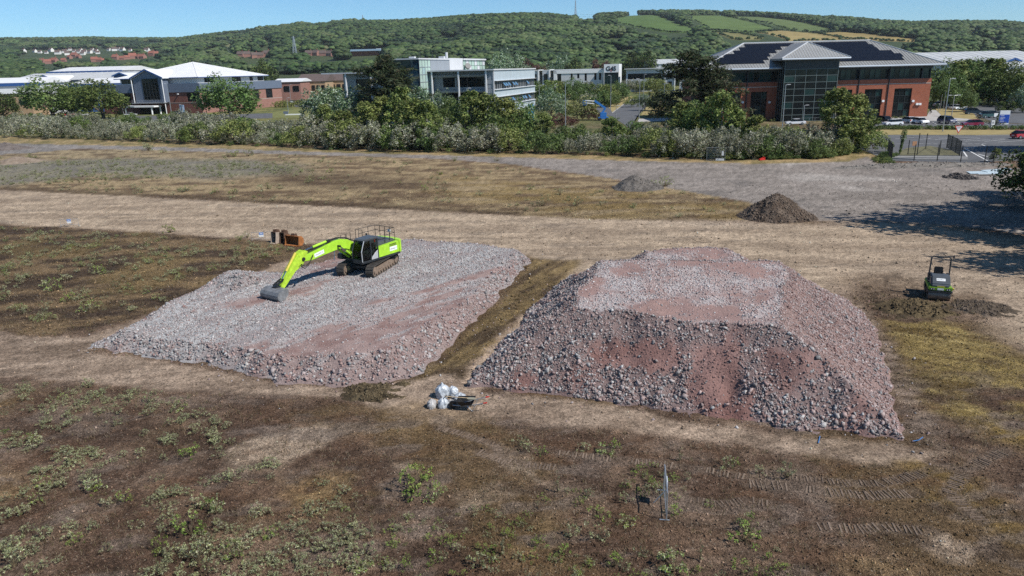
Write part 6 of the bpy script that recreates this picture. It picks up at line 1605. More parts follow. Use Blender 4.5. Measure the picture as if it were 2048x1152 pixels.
def hill_hit(u, v):
    "point of the terrain under a photo pixel"
    d = ray(u, v); prev = None
    for y in np.geomspace(300, 6500, 260):
        p = Vector((0, 0, CAM_H)) + d * (y / d.y)
        h = float(hill_z(np.array([p.x]), np.array([p.y]))[0]) if y > Y0H else 0.0
        if p.z <= h: return Vector((p.x, p.y, h))
    return p

# ------------------------------------------------------------------ foliage
def leaves(cen, rad, per, size, cols, seed, up=0.25, asp=0.55, shell=0.55, droop=0.0):
    r = np.random.default_rng(seed)
    cen = np.asarray(cen, float); rad = np.asarray(rad, float)
    if rad.ndim == 1: rad = np.repeat(rad[:, None], 3, 1)
    n = len(cen) * per
    k = np.repeat(np.arange(len(cen)), per)
    d = r.normal(size=(n, 3)); d[:, 2] += up; d /= np.linalg.norm(d, axis=1)[:, None]
    rr = shell + (1 - shell) * r.random(n) ** 0.6
    pos = cen[k] + d * rad[k] * rr[:, None]
    nrm = d * 0.7 + r.normal(size=(n, 3)) * 0.75; nrm[:, 2] += 0.35; nrm /= np.linalg.norm(nrm, axis=1)[:, None]
    t = np.cross(nrm, r.normal(size=(n, 3))); t /= np.linalg.norm(t, axis=1)[:, None]
    b = np.cross(nrm, t)
    s_ = size * r.uniform(0.6, 1.35, n)[:, None]
    V = np.stack([pos - t * s_, pos + b * s_ * asp, pos + t * s_, pos - b * s_ * asp], 1).reshape(-1, 3)
    F = np.arange(n * 4).reshape(-1, 4)
    cols = np.asarray(cols, float)
    tone = r.uniform(0.75, 1.25, len(cen))[k] * r.uniform(0.8, 1.2, n)
    C = cols[r.integers(0, len(cols), n)] * tone[:, None]
    return V, F, np.repeat(C, 4, 0)
def limbs(mb, h, spread, n, r0, seed, lean=0.1, z0=0.15, forks=2):
    r = random.Random(seed)
    for k in range(n):
        a = 6.283 * k / n + r.uniform(-.4, .4); zb = h * r.uniform(z0, 0.55)
        p0 = Vector((0, 0, zb)); L = spread * r.uniform(0.5, 0.95)
        p1 = p0 + Vector((math.cos(a) * L * .5, math.sin(a) * L * .5, h * r.uniform(.08, .2))); p2 = p1 + Vector((math.cos(a) * L * .5, math.sin(a) * L * .5, h * r.uniform(.1, .22)))
        mb.tube([p0, p1, p2], [r0 * .5, r0 * .35, r0 * .12], 5)
PLANTS = {}
def proto(kind, woody, leaf, stem_name='trunk', leaf_name='crown', bark=None):
    V, F, Cc = leaf
    lo_ = np_mesh(leaf_name, V, F, M_LEAF, col=Cc)
    wo_ = woody.build(stem_name, bark or M_BARK) if woody.v else None
    PLANTS[kind] = ((wo_.data if wo_ else None, stem_name), (lo_.data, leaf_name))
    for o in (lo_, wo_):
        if o: bpy.data.objects.remove(o)
def plant(kind, name, label, cat, loc, sc, rz=None, group=None):
    (wm, wn_), (lm, ln_) = PLANTS[kind]
    t = thing(name, label, cat, loc, rnd.uniform(0, 6.28) if rz is None else rz, group)
    t.scale = sc if isinstance(sc, tuple) else (sc, sc, sc)
    for m, nm in ((wm, wn_), (lm, ln_)):
        if m is None: continue
        o = bpy.data.objects.new(nm, m); COL.objects.link(o); o.parent = t
    return t
SILV = [(0.27, 0.28, 0.19), (0.34, 0.345, 0.26), (0.20, 0.22, 0.125), (0.15, 0.175, 0.085), (0.42, 0.42, 0.34), (0.27, 0.25, 0.165)]
GREEN = [(0.095, 0.145, 0.038), (0.125, 0.175, 0.045), (0.16, 0.205, 0.056), (0.07, 0.115, 0.03)]
OLIVE = [(0.165, 0.20, 0.052), (0.21, 0.245, 0.07), (0.13, 0.17, 0.045), (0.26, 0.28, 0.095)]
DARKG = [(0.028, 0.045, 0.018), (0.040, 0.056, 0.022), (0.05, 0.062, 0.026), (0.065, 0.06, 0.03)]
BRIGHT = [(0.11, 0.175, 0.045), (0.14, 0.20, 0.06), (0.085, 0.14, 0.035), (0.16, 0.21, 0.09)]
def dome(n, rx, rz, seed, cz=0.5, rmin=0.5, rad=(0.16, 0.30), low=0.3):
    "clump centres through a crown, denser near its skin"
    r = np.random.default_rng(seed)
    d = r.normal(size=(n, 3)); d[:, 2] = np.abs(d[:, 2]) * 0.9 - low; d /= np.linalg.norm(d, axis=1)[:, None]
    k = rmin + (1 - rmin) * r.random(n) ** 0.5
    c = d * k[:, None] * np.array([rx, rx, rz * (1 - cz)]); c[:, 2] += rz * cz
    lump = 1 + 0.22 * np.sin(d[:, 0] * 4 + seed) + 0.18 * np.cos(d[:, 1] * 5 + seed * 2)
    c[:, :2] *= lump[:, None]
    c[:, 2] *= 1 + 0.10 * np.sin(c[:, 0] * 3 + seed)
    return c, r.uniform(*rad, n)
for k in range(4):      # silvery shrubs, 1 m unit = height 1
    c, r_ = dome(46, 0.62, 1.0, 600 + k, 0.35, 0.45, (0.10, 0.19))
    r_ = np.stack([r_ * .8, r_ * .8, r_ * 1.35], 1)
    mb = MB(); limbs(mb, 0.9, 0.55, 7, 0.03, k, z0=0.02)
    proto('silver%d' % k, mb, leaves(c, r_, 62, 0.036, SILV, 610 + k, up=0.5, asp=0.42, shell=0.35), 'stem', 'foliage')
for k in range(3):
    c, r_ = dome(46, 0.62, 1.0, 620 + k, 0.38, 0.45, (0.11, 0.20))
    mb = MB(); limbs(mb, 0.9, 0.55, 7, 0.03, k + 9, z0=0.02)
    proto('green%d' % k, mb, leaves(c, r_, 62, 0.036, [GREEN, OLIVE, BRIGHT][k], 630 + k, shell=0.35), 'stem', 'foliage')
for k in range(4):      # airy upright birches and willows
    r = np.random.default_rng(640 + k)
    n = 78; z = 0.18 + 0.82 * r.random(n) ** 0.8
    w = 0.30 * np.sqrt(np.clip(1.04 - z, 0, 1)) * (0.5 + 0.8 * np.clip(z * 2.5, 0, 1)) * r.uniform(0.3, 1.15, n); a = r.uniform(0, 6.283, n)
    c = np.stack([w * np.cos(a) + 0.05 * np.sin(z * 7 + k), w * np.sin(a), z], 1)
    rr = np.stack([r.uniform(.04, .085, n), r.uniform(.04, .085, n), r.uniform(.05, .10, n)], 1)
    mb = MB(); mb.tube([(0, 0, 0), (0.01, 0, .4), (0.03, 0.02, .7), (0.0, 0.0, .95)], [.022, .016, .009, .003], 6); limbs(mb, 0.8, 0.28, 11, 0.014, k + 20)
    proto('birch%d' % k, mb, leaves(c, rr, 52, 0.022, OLIVE if k % 2 == 0 else [*OLIVE, *GREEN], 650 + k, up=0.1, asp=0.55, shell=0.3), bark=M_BARKP)
for k in range(3):      # full round broadleaf trees
    c, r_ = dome(120, 0.50, 1.0, 660 + k, 0.46, 0.5, (0.09, 0.16), 0.5)
    c[:, 2] = np.clip(c[:, 2], 0.10, 1.1)
    mb = MB(); mb.tube([(0, 0, 0), (0.01, 0, .25), (0, 0.01, .6)], [.04, .032, .015], 8); limbs(mb, 0.7, 0.42, 9, 0.03, k + 40)
    proto('round%d' % k, mb, leaves(c, r_, 60, 0.026, [BRIGHT, GREEN, DARKG + GREEN][k], 670 + k, shell=0.45))
for k in range(2):      # dark pines with layered, ragged boughs
    r = np.random.default_rng(680 + k)
    cs, rs = [], []
    mb = MB(); mb.tube([(0, 0, 0), (0.01, 0, .5), (0.0, 0.01, .97)], [.03, .022, .005], 7)
    for i in range(58):
        z = 0.06 + 0.91 * i / 58 ; L = (0.46 * (1 - z) ** 0.6 + 0.04) * r.uniform(0.6, 1.25); a = r.uniform(0, 6.283)
        tip = np.array([math.cos(a) * L, math.sin(a) * L, z + 0.06 + 0.05 * r.random()])
        mb.tube([(0, 0, z), tuple((np.array([0, 0, z]) + tip) / 2 + [0, 0, .0]), tuple(tip)], [.010, .007, .003], 4)
        for f in (0.45, 0.72, 1.0):
            cs.append(np.array([0, 0, z]) * (1 - f) + tip * f + r.normal(0, 0.018, 3)); rs.append((0.095 * (0.6 + f * .5), 0.095 * (0.6 + f * .5), 0.055))
    proto('pine%d' % k, mb, leaves(cs, rs, 56, 0.030, DARKG, 690 + k, up=0.5, asp=0.22, shell=0.15))
for k in range(2):      # pale whitebeams
    c, r_ = dome(70, 0.5, 1.0, 700 + k, 0.42, 0.5, (0.09, 0.16)); r_ = np.stack([r_ * .75, r_ * .75, r_ * 1.5], 1)
    mb = MB(); mb.tube([(0, 0, 0), (0, 0, .5)], [.03, .015], 7); limbs(mb, 0.7, 0.4, 8, 0.025, k + 60)
    proto('pale%d' % k, mb, leaves(c, r_, 60, 0.026, [(0.30, 0.38, 0.27), (0.20, 0.29, 0.16), (0.40, 0.46, 0.36), (0.10, 0.17, 0.07), (0.13, 0.2, 0.08)], 710 + k, up=0.6, asp=0.5, shell=0.4))
c, r_ = dome(40, 0.6, 1.0, 720, 0.4, 0.45, (0.12, 0.2)); mb = MB(); limbs(mb, 0.8, 0.5, 6, 0.03, 70, z0=0.02)
proto('purple0', mb, leaves(c, r_, 60, 0.036, [(0.10, 0.045, 0.04), (0.13, 0.06, 0.05), (0.08, 0.05, 0.03)], 721, shell=0.35), 'stem', 'foliage')
c, r_ = dome(40, 0.6, 1.0, 722, 0.4, 0.45, (0.12, 0.2)); mb = MB(); limbs(mb, 0.8, 0.5, 6, 0.03, 71, z0=0.02)
proto('yellow0', mb, leaves(c, r_, 60, 0.036, [(0.30, 0.30, 0.14), (0.16, 0.19, 0.05), (0.10, 0.13, 0.035)], 723, shell=0.35), 'stem', 'foliage')

def at_px(u, vb, vt, kind, name, label, cat, wk=None, group=None, Y=None, hpx=None):
    "a plant whose foot shows at (u, vb) and whose top reaches row vt"
    g = G(u, vb) if Y is None else Vector((P(u, 200, Y).x, Y, 0))
    h = P(u, vt, g.y + 0.5).z
    s_ = (h * (wk or 1), h * (wk or 1), h) if wk else h
    return plant(kind, name, label, cat, (g.x, g.y, -0.05), s_, None, group)

# ---- the shrub belt: front row, middle row, back row
FRONT = np.array([(-160, 260), (0, 274), (150, 279), (300, 284), (450, 289), (560, 293), (640, 297), (760, 301), (880, 304), (1000, 306), (1120, 308), (1250, 312), (1350, 316), (1450, 320), (1560, 318), (1650, 317), (1735, 304)], float)
SHTOP = np.array([(-160, 224), (0, 227), (100, 224), (200, 230), (300, 228), (400, 224), (500, 232), (560, 242), (640, 225), (700, 232), (800, 230), (900, 235), (1000, 236), (1100, 250), (1200, 255), (1300, 240), (1400, 245), (1500, 240), (1600, 246), (1735, 254)], float)
def between(u):
    for lim, txt in ((170, 'below the far left trees'), (400, 'in front of the pyramid roof office'), (600, 'in front of the round tree and lawn'), (860, 'in front of the dark pine'), (1080, 'in front of the grey glass office'), (1290, 'in front of the side road'), (1480, 'below the big pine at right'), (9999, 'in front of the long brick office')):
        if u < lim: return txt
shrub_n = 0
for row in range(3):
    u = -60.0 + row * 9
    while u < 1725:
        v = np.interp(u, FRONT[:, 0], FRONT[:, 1]) - (0, 9, 19)[row] * (1.0 if u < 1500 else 0.75) - 2
        top = np.interp(u, SHTOP[:, 0], SHTOP[:, 1]) + (14, 5, 1)[row] + rnd.uniform(-10, 14)
        g = G(u, v)
        pxm = FPX / (g.y * 0.957 + 3)
        green_p = 0.15 if u < 600 else (0.5 if u < 1300 else 0.38)
        if rnd.random() < green_p:
            kind = 'green%d' % rnd.randrange(3); nm = 'green_shrub'; lb = 'leafy green shrub in the belt ' + between(u); gp = 'green shrubs in the belt'
        else:
            kind = 'silver%d' % rnd.randrange(4); nm = 'silver_shrub'; lb = 'silver grey leaved shrub in the belt ' + between(u); gp = 'silver grey shrubs in the belt'
        h = max(2.2, P(u, top, g.y).z) * 0.95
        w_ = h * rnd.uniform(0.95, 1.3)
        plant(kind, nm, lb, 'shrub', (g.x, g.y, -0.05), (w_, w_, h), None, gp); shrub_n += 1
        u += pxm * rnd.uniform(3.0, 4.2)
print('shrubs', shrub_n)
# ---- taller trees in and behind the belt
for (u, vb, vt, kind, wk, lb) in [
    (655, 285, 212, 'birch0', 1.3, 'slim olive tree left of the dark pine, rising from the belt'), (690, 290, 222, 'birch1', 1.5, 'bushy young tree at the left foot of the dark pine'),
    (735, 292, 207, 'birch2', 1.45, 'loose leafed tree in front of the dark pine, left side'), (772, 288, 197, 'birch0', 1.5, 'tall airy tree in front of the dark pine'),
    (808, 290, 178, 'birch3', 1.15, 'tallest slender tree just right of the dark pine'), (832, 296, 200, 'birch1', 1.5, 'broad young tree beside the green glass tower'),
    (858, 298, 205, 'birch2', 1.3, 'pale stemmed birch below the green glass tower'), (700, 296, 240, 'green1', 1.2, 'rounded green bush at the belt edge below the pine'),
    (945, 284, 185, 'birch3', 1.4, 'dark twin topped tree by the tall lamp post, left top'), (905, 276, 205, 'round1', 1.1, 'rounded dark green tree in front of the recessed glazing'), (978, 284, 190, 'birch1', 1.3, 'brownish tree before the louvred corner'),
    (1012, 292, 200, 'birch0', 1.5, 'wide olive tree under the banded side of the grey office'), (1040, 288, 202, 'round0', 0.85, 'bright green tree left of the blue totem sign'), (1000, 296, 222, 'green0', 1.2, 'dense bush in the belt below the banded office side'),
    (1085, 290, 228, 'birch2', 1.5, 'olive bush right of the blue totem sign'), (1150, 294, 246, 'green2', 1.3, 'low green bush beside the purple leaved shrub'), (1225, 296, 236, 'birch1', 1.6, 'bush at the near end of the side road'), (1268, 288, 240, 'green2', 1.5, 'trimmed green bush by the mouth of the side road'),
    (1368, 292, 208, 'birch0', 1.7, 'leafy tree under the right side pine'), (1400, 296, 212, 'round1', 1.1, 'dark leafy tree left of the tall birch'), (1442, 302, 186, 'birch1', 1.25, 'tall birch in front of the left end of the long brick office'), (1475, 302, 225, 'birch3', 1.6, 'bushy tree right of the tall birch'), (1510, 306, 234, 'birch2', 1.7, 'low spreading tree before the shaded brick wall'),
    (1667, 300, 182, 'birch2', 1.35, 'tall birch right of the glass entrance tower'), (1703, 299, 194, 'birch0', 1.35, 'second birch right of the glass entrance tower'), (1730, 296, 232, 'birch1', 1.5, 'young tree at the right end of the belt'), (1745, 304, 262, 'green1', 1.2, 'brown green bush closing the belt by the fenced plot')]:
    at_px(u, vb, vt, kind, 'young_tree' if kind.startswith('birch') else 'bush', lb, 'tree' if kind.startswith(('birch', 'round')) else 'bush', wk, 'trees rising from the belt')
for (u, vb, vt, kind, wk, lb, nm) in [
    (8, 238, 184, 'round2', 1.25, 'dark rounded tree cut by the left edge', 'broadleaf_tree'), (108, 238, 160, 'round0', 1.45, 'large light green tree left of the darker one', 'broadleaf_tree'), (208, 238, 167, 'round1', 1.4, 'dark green round tree against the brick office', 'broadleaf_tree'),
    (158, 236, 172, 'round1', 1.2, 'green tree wedged between the two large trees at left', 'broadleaf_tree'), (464, 240, 156, 'round0', 1.4, 'big round tree covering the corner of the pyramid roof office', 'broadleaf_tree'),
    (778, 262, 122, 'pine0', 1.45, 'tall dark pine in front of the grey glass office', 'pine_tree'), (1382, 262, 115, 'pine1', 1.45, 'dark pine at the left end of the long brick office', 'pine_tree'),
    (655, 262, 178, 'pale0', 1.15, 'pale blossoming tree left of the dark pine', 'whitebeam_tree'), (700, 262, 180, 'pale1', 1.0, 'second pale tree tucked against the dark pine', 'whitebeam_tree'), (840, 262, 178, 'pale0', 0.9, 'pale tree at the foot of the green glass tower', 'whitebeam_tree'), (885, 262, 186, 'pale1', 1.0, 'pale tree under the flat canopy of the grey office', 'whitebeam_tree'),
    (1103, 244, 178, 'pale1', 1.0, 'large silvery tree right of the banded office side', 'whitebeam_tree'), (1155, 240, 194, 'yellow0', 1.3, 'yellow flowering bush by the side road junction', 'bush'), (1125, 256, 226, 'purple0', 1.4, 'purple leaved shrub near the lamp post', 'bush'), (1178, 240, 214, 'purple0', 1.2, 'small purple brown shrub beside the blue lift', 'bush'),
    (1290, 221, 190, 'pale0', 1.1, 'small pale tree on the lawn by the side road', 'whitebeam_tree'), (1318, 222, 186, 'round2', 1.2, 'dark small tree behind the pale lawn tree', 'broadleaf_tree'), (1265, 214, 192, 'green1', 1.2, 'green bush far along the side road', 'bush'),
    (1890, 217, 158, 'round0', 0.85, 'narrow green tree at the corner of the long brick office', 'broadleaf_tree'), (1925, 205, 122, 'birch1', 1.5, 'tall light green tree behind the car park, leftmost', 'broadleaf_tree'), (1955, 206, 126, 'round0', 1.1, 'dense bright tree in the middle behind the car park', 'broadleaf_tree'), (1985, 208, 128, 'birch2', 1.5, 'tall tree behind the parked white van', 'broadleaf_tree'), (2012, 210, 134, 'round1', 1.1, 'rounded tree behind the car park near the right edge', 'broadleaf_tree'), (1880, 214, 128, 'round0', 0.9, 'bright tree rising right behind the brick office corner', 'broadleaf_tree'), (1905, 212, 126, 'birch0', 1.5, 'light green tree close behind the white van', 'broadleaf_tree'), (1940, 209, 128, 'round0', 1.2, 'bright green tree filling the gap behind the parked cars', 'broadleaf_tree'), (1970, 208, 120, 'birch3', 1.6, 'broad loose tree behind the dark parked cars', 'broadleaf_tree'), (2000, 210, 150, 'round0', 1.3, 'lower bright tree behind the white van at right', 'broadleaf_tree'), (2035, 214, 150, 'birch0', 1.5, 'light tree beside the factory roof at the right edge', 'broadleaf_tree'), (2045, 225, 168, 'pale0', 1.0, 'pale leaved bush cut by the right edge', 'whitebeam_tree'),
    (1935, 224, 183, 'round0', 0.8, 'small clipped tree on the dry lawn by the parked cars', 'broadleaf_tree'), (1980, 214, 198, 'yellow0', 1.6, 'straw coloured grasses by the car park island', 'bush'), (2020, 226, 200, 'green0', 1.5, 'green bush on the car park island', 'bush'), (1998, 247, 224, 'birch1', 1.0, 'slim sapling beside the blue information sign', 'young_tree')]:
    at_px(u, vb, vt, kind, nm, lb, 'tree' if nm.endswith('tree') else 'bush', wk)
for u, vb, vt in ((1545, 243, 236), (1690, 240, 232), (1790, 237.5, 231), (1805, 237, 230), (1960, 247, 236), (1985, 248, 238), (2000, 249, 240)):
    at_px(u, vb, vt, 'yellow0' if u < 1900 else 'silver1', 'clump', 'low ornamental clump %s' % ('along the foot of the long brick office' if u < 1900 else 'round the blue information sign'), 'bush', 1.5, 'low ornamental planting')
# mid-distance green masses between the offices (things one can tell apart)
for i, (u, vb, vt) in enumerate([(1090, 205, 158), (1112, 200, 160), (1135, 200, 162), (1150, 198, 158), (1172, 192, 162), (1190, 205, 165), (1212, 206, 168), (1228, 204, 166), (1240, 196, 164), (1258, 186, 158), (1275, 184, 160), (1300, 186, 156), (1200, 214, 180), (1220, 214, 184), (1180, 212, 186), (1160, 206, 178), (1318, 190, 158), (588, 182, 170), (612, 186, 172), (640, 192, 165), (690, 190, 165), (560, 205, 196), (575, 204, 194), (620, 200, 183), (600, 205, 198), (640, 208, 190), (660, 205, 178), (680, 202, 172)]):
    at_px(u, vb, vt, ('green0', 'green1', 'green2', 'round0', 'silver2')[i % 5], 'bush', 'rounded green bush in the planting ' + ('around the side road' if u > 1000 else 'beyond the office lawn at left'), 'bush', 1.25, 'bushes between the offices')
for i, u in enumerate(np.arange(1690, 2090, 11)):
    pass
# hedge along the road at right: one clipped hedge
r = np.random.default_rng(801)
A_, B_ = G(1690, 260), G(2110, 260.5)
n = 150; t = r.random(n)
hcn = np.stack([A_.x + (B_.x - A_.x) * t, A_.y + (B_.y - A_.y) * t + r.uniform(-.5, .5, n), r.uniform(0.3, 0.62, n)], 1)
V, F, Cc = leaves(hcn, np.full(n, 0.52), 60, 0.13, BRIGHT, 802, shell=0.5)
hd_ = np_mesh('hedge', V, F, M_LEAF, col=Cc); tag(hd_, 'long clipped green hedge between the road and the car park', 'hedge')
A_, B_ = G(548, 215), G(640, 214)
t = r.random(40); hcn = np.stack([A_.x + (B_.x - A_.x) * t, A_.y + r.uniform(-1, 1, 40), r.uniform(.5, 2.0, 40)], 1)
V, F, Cc = leaves(hcn, np.full(40, 1.6), 60, 0.3, OLIVE, 803, shell=0.5)
tag(np_mesh('hedge', V, F, M_LEAF, col=Cc), 'rounded clipped hedge on the lawn by the office car park', 'hedge')

# ---- geometry-node scatter for masses nobody could count
def gn_scatter(name, pts, scl, rotz, meshes, pick=None):
    me = bpy.data.meshes.new(name)
    me.vertices.add(len(pts)); me.vertices.foreach_set('co', np.asarray(pts, np.float32).ravel())
    a = me.attributes.new('scl', 'FLOAT_VECTOR', 'POINT'); a.data.foreach_set('vector', np.asarray(scl, np.float32).ravel())
    a = me.attributes.new('rotz', 'FLOAT', 'POINT'); a.data.foreach_set('value', np.asarray(rotz, np.float32))
    a = me.attributes.new('pick', 'INT', 'POINT'); a.data.foreach_set('value', (RNG.integers(0, len(meshes), len(pts)) if pick is None else pick).astype(np.int32))
    o = link(name, me, M_LEAF)
    src = bpy.data.collections.new(name + '_sources')
    for i, m in enumerate(meshes):
        q = bpy.data.objects.new('%s_source_%02d' % (name, i), m); src.objects.link(q)
    ng = bpy.data.node_groups.new(name, 'GeometryNodeTree')
    ng.interface.new_socket('Geometry', in_out='INPUT', socket_type='NodeSocketGeometry'); ng.interface.new_socket('Geometry', in_out='OUTPUT', socket_type='NodeSocketGeometry')
    N, L = ng.nodes, ng.links
    gi, go = N.new('NodeGroupInput'), N.new('NodeGroupOutput')
    ci = N.new('GeometryNodeCollectionInfo'); ci.inputs['Collection'].default_value = src; ci.inputs['Separate Children'].default_value = True; ci.inputs['Reset Children'].default_value = True
    ip = N.new('GeometryNodeInstanceOnPoints'); ip.inputs['Pick Instance'].default_value = True
    def attr(nm, ty):
        q = N.new('GeometryNodeInputNamedAttribute'); q.data_type = ty; q.inputs['Name'].default_value = nm; return [x for x in q.outputs if x.enabled][0]
    cx = N.new('ShaderNodeCombineXYZ'); L.new(attr('rotz', 'FLOAT'), cx.inputs['Z'])
    mp = N.new('GeometryNodeMeshToPoints'); L.new(gi.outputs[0], mp.inputs['Mesh'])
    L.new(mp.outputs['Points'], ip.inputs['Points']); L.new(ci.outputs[0], ip.inputs['Instance']); L.new(attr('pick', 'INT'), ip.inputs['Instance Index'])
    L.new(cx.outputs[0], ip.inputs['Rotation']); L.new(attr('scl', 'FLOAT_VECTOR'), ip.inputs['Scale'])
    L.new(ip.outputs[0], go.inputs[0])
    md = o.modifiers.new('scatter', 'NODES'); md.node_group = ng
    return tag(o, kind='stuff')
WOOD = [[(0.040, 0.072, 0.023), (0.054, 0.092, 0.028)], [(0.062, 0.10, 0.031), (0.080, 0.122, 0.038)], [(0.026, 0.048, 0.023), (0.038, 0.062, 0.028)], [(0.092, 0.132, 0.046), (0.115, 0.148, 0.06)], [(0.050, 0.084, 0.030), (0.066, 0.104, 0.034)]]
farm = []
for k in range(5):
    c, r_ = dome(11, 0.40, 1.0, 820 + k, 0.45, 0.45, (0.20, 0.32))
    ib = bmesh.new(); bmesh.ops.create_icosphere(ib, subdivisions=2, radius=1); iv = np.array([v.co[:] for v in ib.verts]); fi = np.array([[v.index for v in f.verts] for f in ib.faces]); ib.free()
    Vl, Fl, Cl = [], [], []
    rk = np.random.default_rng(830 + k)
    for q in range(len(c)):                     # a crown of leafy lobes, each roughened
        jit = 1 + rk.normal(0, 0.13, len(iv))
        Vl.append(iv * jit[:, None] * r_[q] * [1, 1, .85] + c[q]); Fl.append(fi + q * len(iv))
        Cl.append(np.array(WOOD[k][q % 2])[None] * rk.uniform(0.75, 1.3) * rk.uniform(0.8, 1.2, (len(iv), 1)))
    V, F, Cc = np.concatenate(Vl), np.concatenate(Fl), np.concatenate(Cl)
    o = np_mesh('wood_tree', V, F, M_LEAF, col=Cc); farm.append(o.data); bpy.data.objects.remove(o)
H_WHITE = [(48, 107), (70, 105), (80, 106), (92, 108), (104, 104), (122, 107), (130, 106), (141, 102), (150, 104), (156, 107), (163, 104), (171, 108), (180, 106), (186, 103), (193, 105), (198, 108), (218, 103), (228, 102), (237, 101), (247, 103), (263, 102), (290, 104), (296, 104), (345, 103), (60, 128), (118, 110), (135, 110), (168, 111)]
H_RED = [(85, 126), (97, 128), (140, 118), (150, 116), (158, 117), (190, 124), (200, 124), (208, 124), (245, 120), (255, 119), (266, 118), (276, 118), (286, 119), (305, 112), (312, 112), (110, 127), (128, 124), (232, 120)]
H_TERR = [(482, 114), (495, 115), (510, 116), (522, 117), (535, 113), (618, 112), (632, 112), (646, 112), (660, 113), (672, 113)]
HOUSES = [(u, v, 9) for u, v in H_WHITE] + [(u, v, 12) for u, v in H_RED + H_TERR] + [(733, 103, 74), (733, 110, 70), (850, 106, 10), (1385, 101, 24), (1237, 92, 14), (1938, 62, 10), (1950, 66, 12), (1992, 80, 16), (1985, 76, 14), (1965, 86, 18), (591, 110, 6)]
def field_at(x, y, z):
    u, v = project(np.stack([x, y, z], -1))
    f = np.zeros(x.shape, bool)
    for dz in (0, 6, 12, 18):
        v2 = project(np.stack([x, y, z + dz], -1))[1]
        for pts, col in FIELDS: f |= (sdf(u, v2, pts) > -0.3) & (y < 4400)
    return f, u, v
n = 48000
ya = np.sqrt(RNG.uniform(Y0H ** 2, 2750 ** 2, n)); aa = RNG.uniform(-0.84, 0.84, n); xa = aa * ya
n2 = 16000
yb = np.sqrt(RNG.uniform(2600 ** 2, 4500 ** 2, n2)); ab = RNG.uniform(-0.84, -0.30, n2); xb = ab * yb
xs, ys = np.concatenate([xa, xb]), np.concatenate([ya, yb])
zs = hill_z(xs, ys)
inf, uu, vv = field_at(xs, ys, zs)
dens = fbm(xs, ys, 120, 3, 841)
yr_ = np.interp(uu, YR[:, 0], YR[:, 1])
keep = ~inf & (dens > np.where(uu < 720, 0.46, 0.34)) & (ys < yr_ * 1.03)
# the town: leave clearings
town = (sdf(uu, vv, [(30, 100), (320, 98), (360, 128), (30, 130)]) > 0) & (dens < 0.66)
keep &= ~town
for hu_, hv_, hw_ in HOUSES:          # keep the view to the houses open
    for dz in (2, 9, 15):
        v2 = project(np.stack([xs, ys, zs + dz], -1))[1]
        keep &= ~((np.abs(uu - hu_) < hw_ * 0.55 + 2) & (v2 > hv_ - 5) & (v2 < hv_ + 4))
xs, ys, zs = xs[keep], ys[keep], zs[keep]
hgt = RNG.uniform(8, 16, len(xs)) * np.where(ys > 2700, 1.5, 1.0) * np.where(ys < 1100, 0.8, 1.0)
S = np.stack([hgt * RNG.uniform(1.1, 1.8, len(xs)), hgt * RNG.uniform(1.1, 1.8, len(xs)), hgt], 1)
# hedgerows along field borders
hp = []
for pts, col in FIELDS:
    for i in range(len(pts)):
        (u0, v0), (u1, v1) = pts[i], pts[(i + 1) % len(pts)]
        for k in range(int(math.hypot(u1 - u0, v1 - v0) / 3.0) + 1):
            if rnd.random() < 0.25: continue
            t = k / (int(math.hypot(u1 - u0, v1 - v0) / 3.0) + 1)
            p_ = hill_hit(u0 + (u1 - u0) * t, v0 + (v1 - v0) * t); hp.append(tuple(p_))
hp = np.array(hp); hs2 = RNG.uniform(2, 4.5, len(hp))
pts_all = np.concatenate([np.stack([xs, ys, zs - 0.5], 1), hp])
S = np.concatenate([S, np.stack([hs2 * 1.5, hs2 * 1.5, hs2], 1)])
pk = np.clip((fbm(pts_all[:, 0], pts_all[:, 1], 90, 3, 861) - 0.28) / 0.44 * 5 + RNG.normal(0, 0.9, len(S)), 0, 4.99).astype(int)
pk = np.array([2, 0, 4, 1, 3])[pk]
gn_scatter('woodland', pts_all, S, RNG.uniform(0, 6.28, len(S)), farm, pick=pk)
# trees on the plain behind the offices
n = 5200
yp = np.sqrt(RNG.uniform(430 ** 2, 700 ** 2, n)); ap_ = RNG.uniform(-0.82, 0.82, n); xp = ap_ * yp
u_, v_ = project(np.stack([xp, yp, 0 * xp], -1))
def inpx(poly): return sdf(u_, v_, poly) > 0
ok = (yp > 640)
ok |= (yp > 560) & (u_ > 250) & (u_ < 1060)
ok |= (yp > 500) & (u_ > 700) & (u_ < 1090)
ok |= (yp > 540) & (u_ > 1090)
ok |= (yp > 480) & (u_ > 560) & (u_ < 760)
ok &= ~((u_ > 1285) & (u_ < 1420) & (yp > 600) & (yp < 700)) & ~((u_ < 270) & (yp < 660)) & (fbm(xp, yp, 40, 2, 851) > 0.36)
xp, yp = xp[ok], yp[ok]; hgt = RNG.uniform(6, 11, len(xp))
gn_scatter('plain_woodland', np.stack([xp, yp, 0 * xp - .3], 1), np.stack([hgt * 1.2, hgt * 1.2, hgt], 1), RNG.uniform(0, 6.28, len(xp)), [PLANTS['green0'][1][0], PLANTS['green1'][1][0], PLANTS['green2'][1][0], PLANTS['round1'][1][0], PLANTS['silver2'][1][0]])
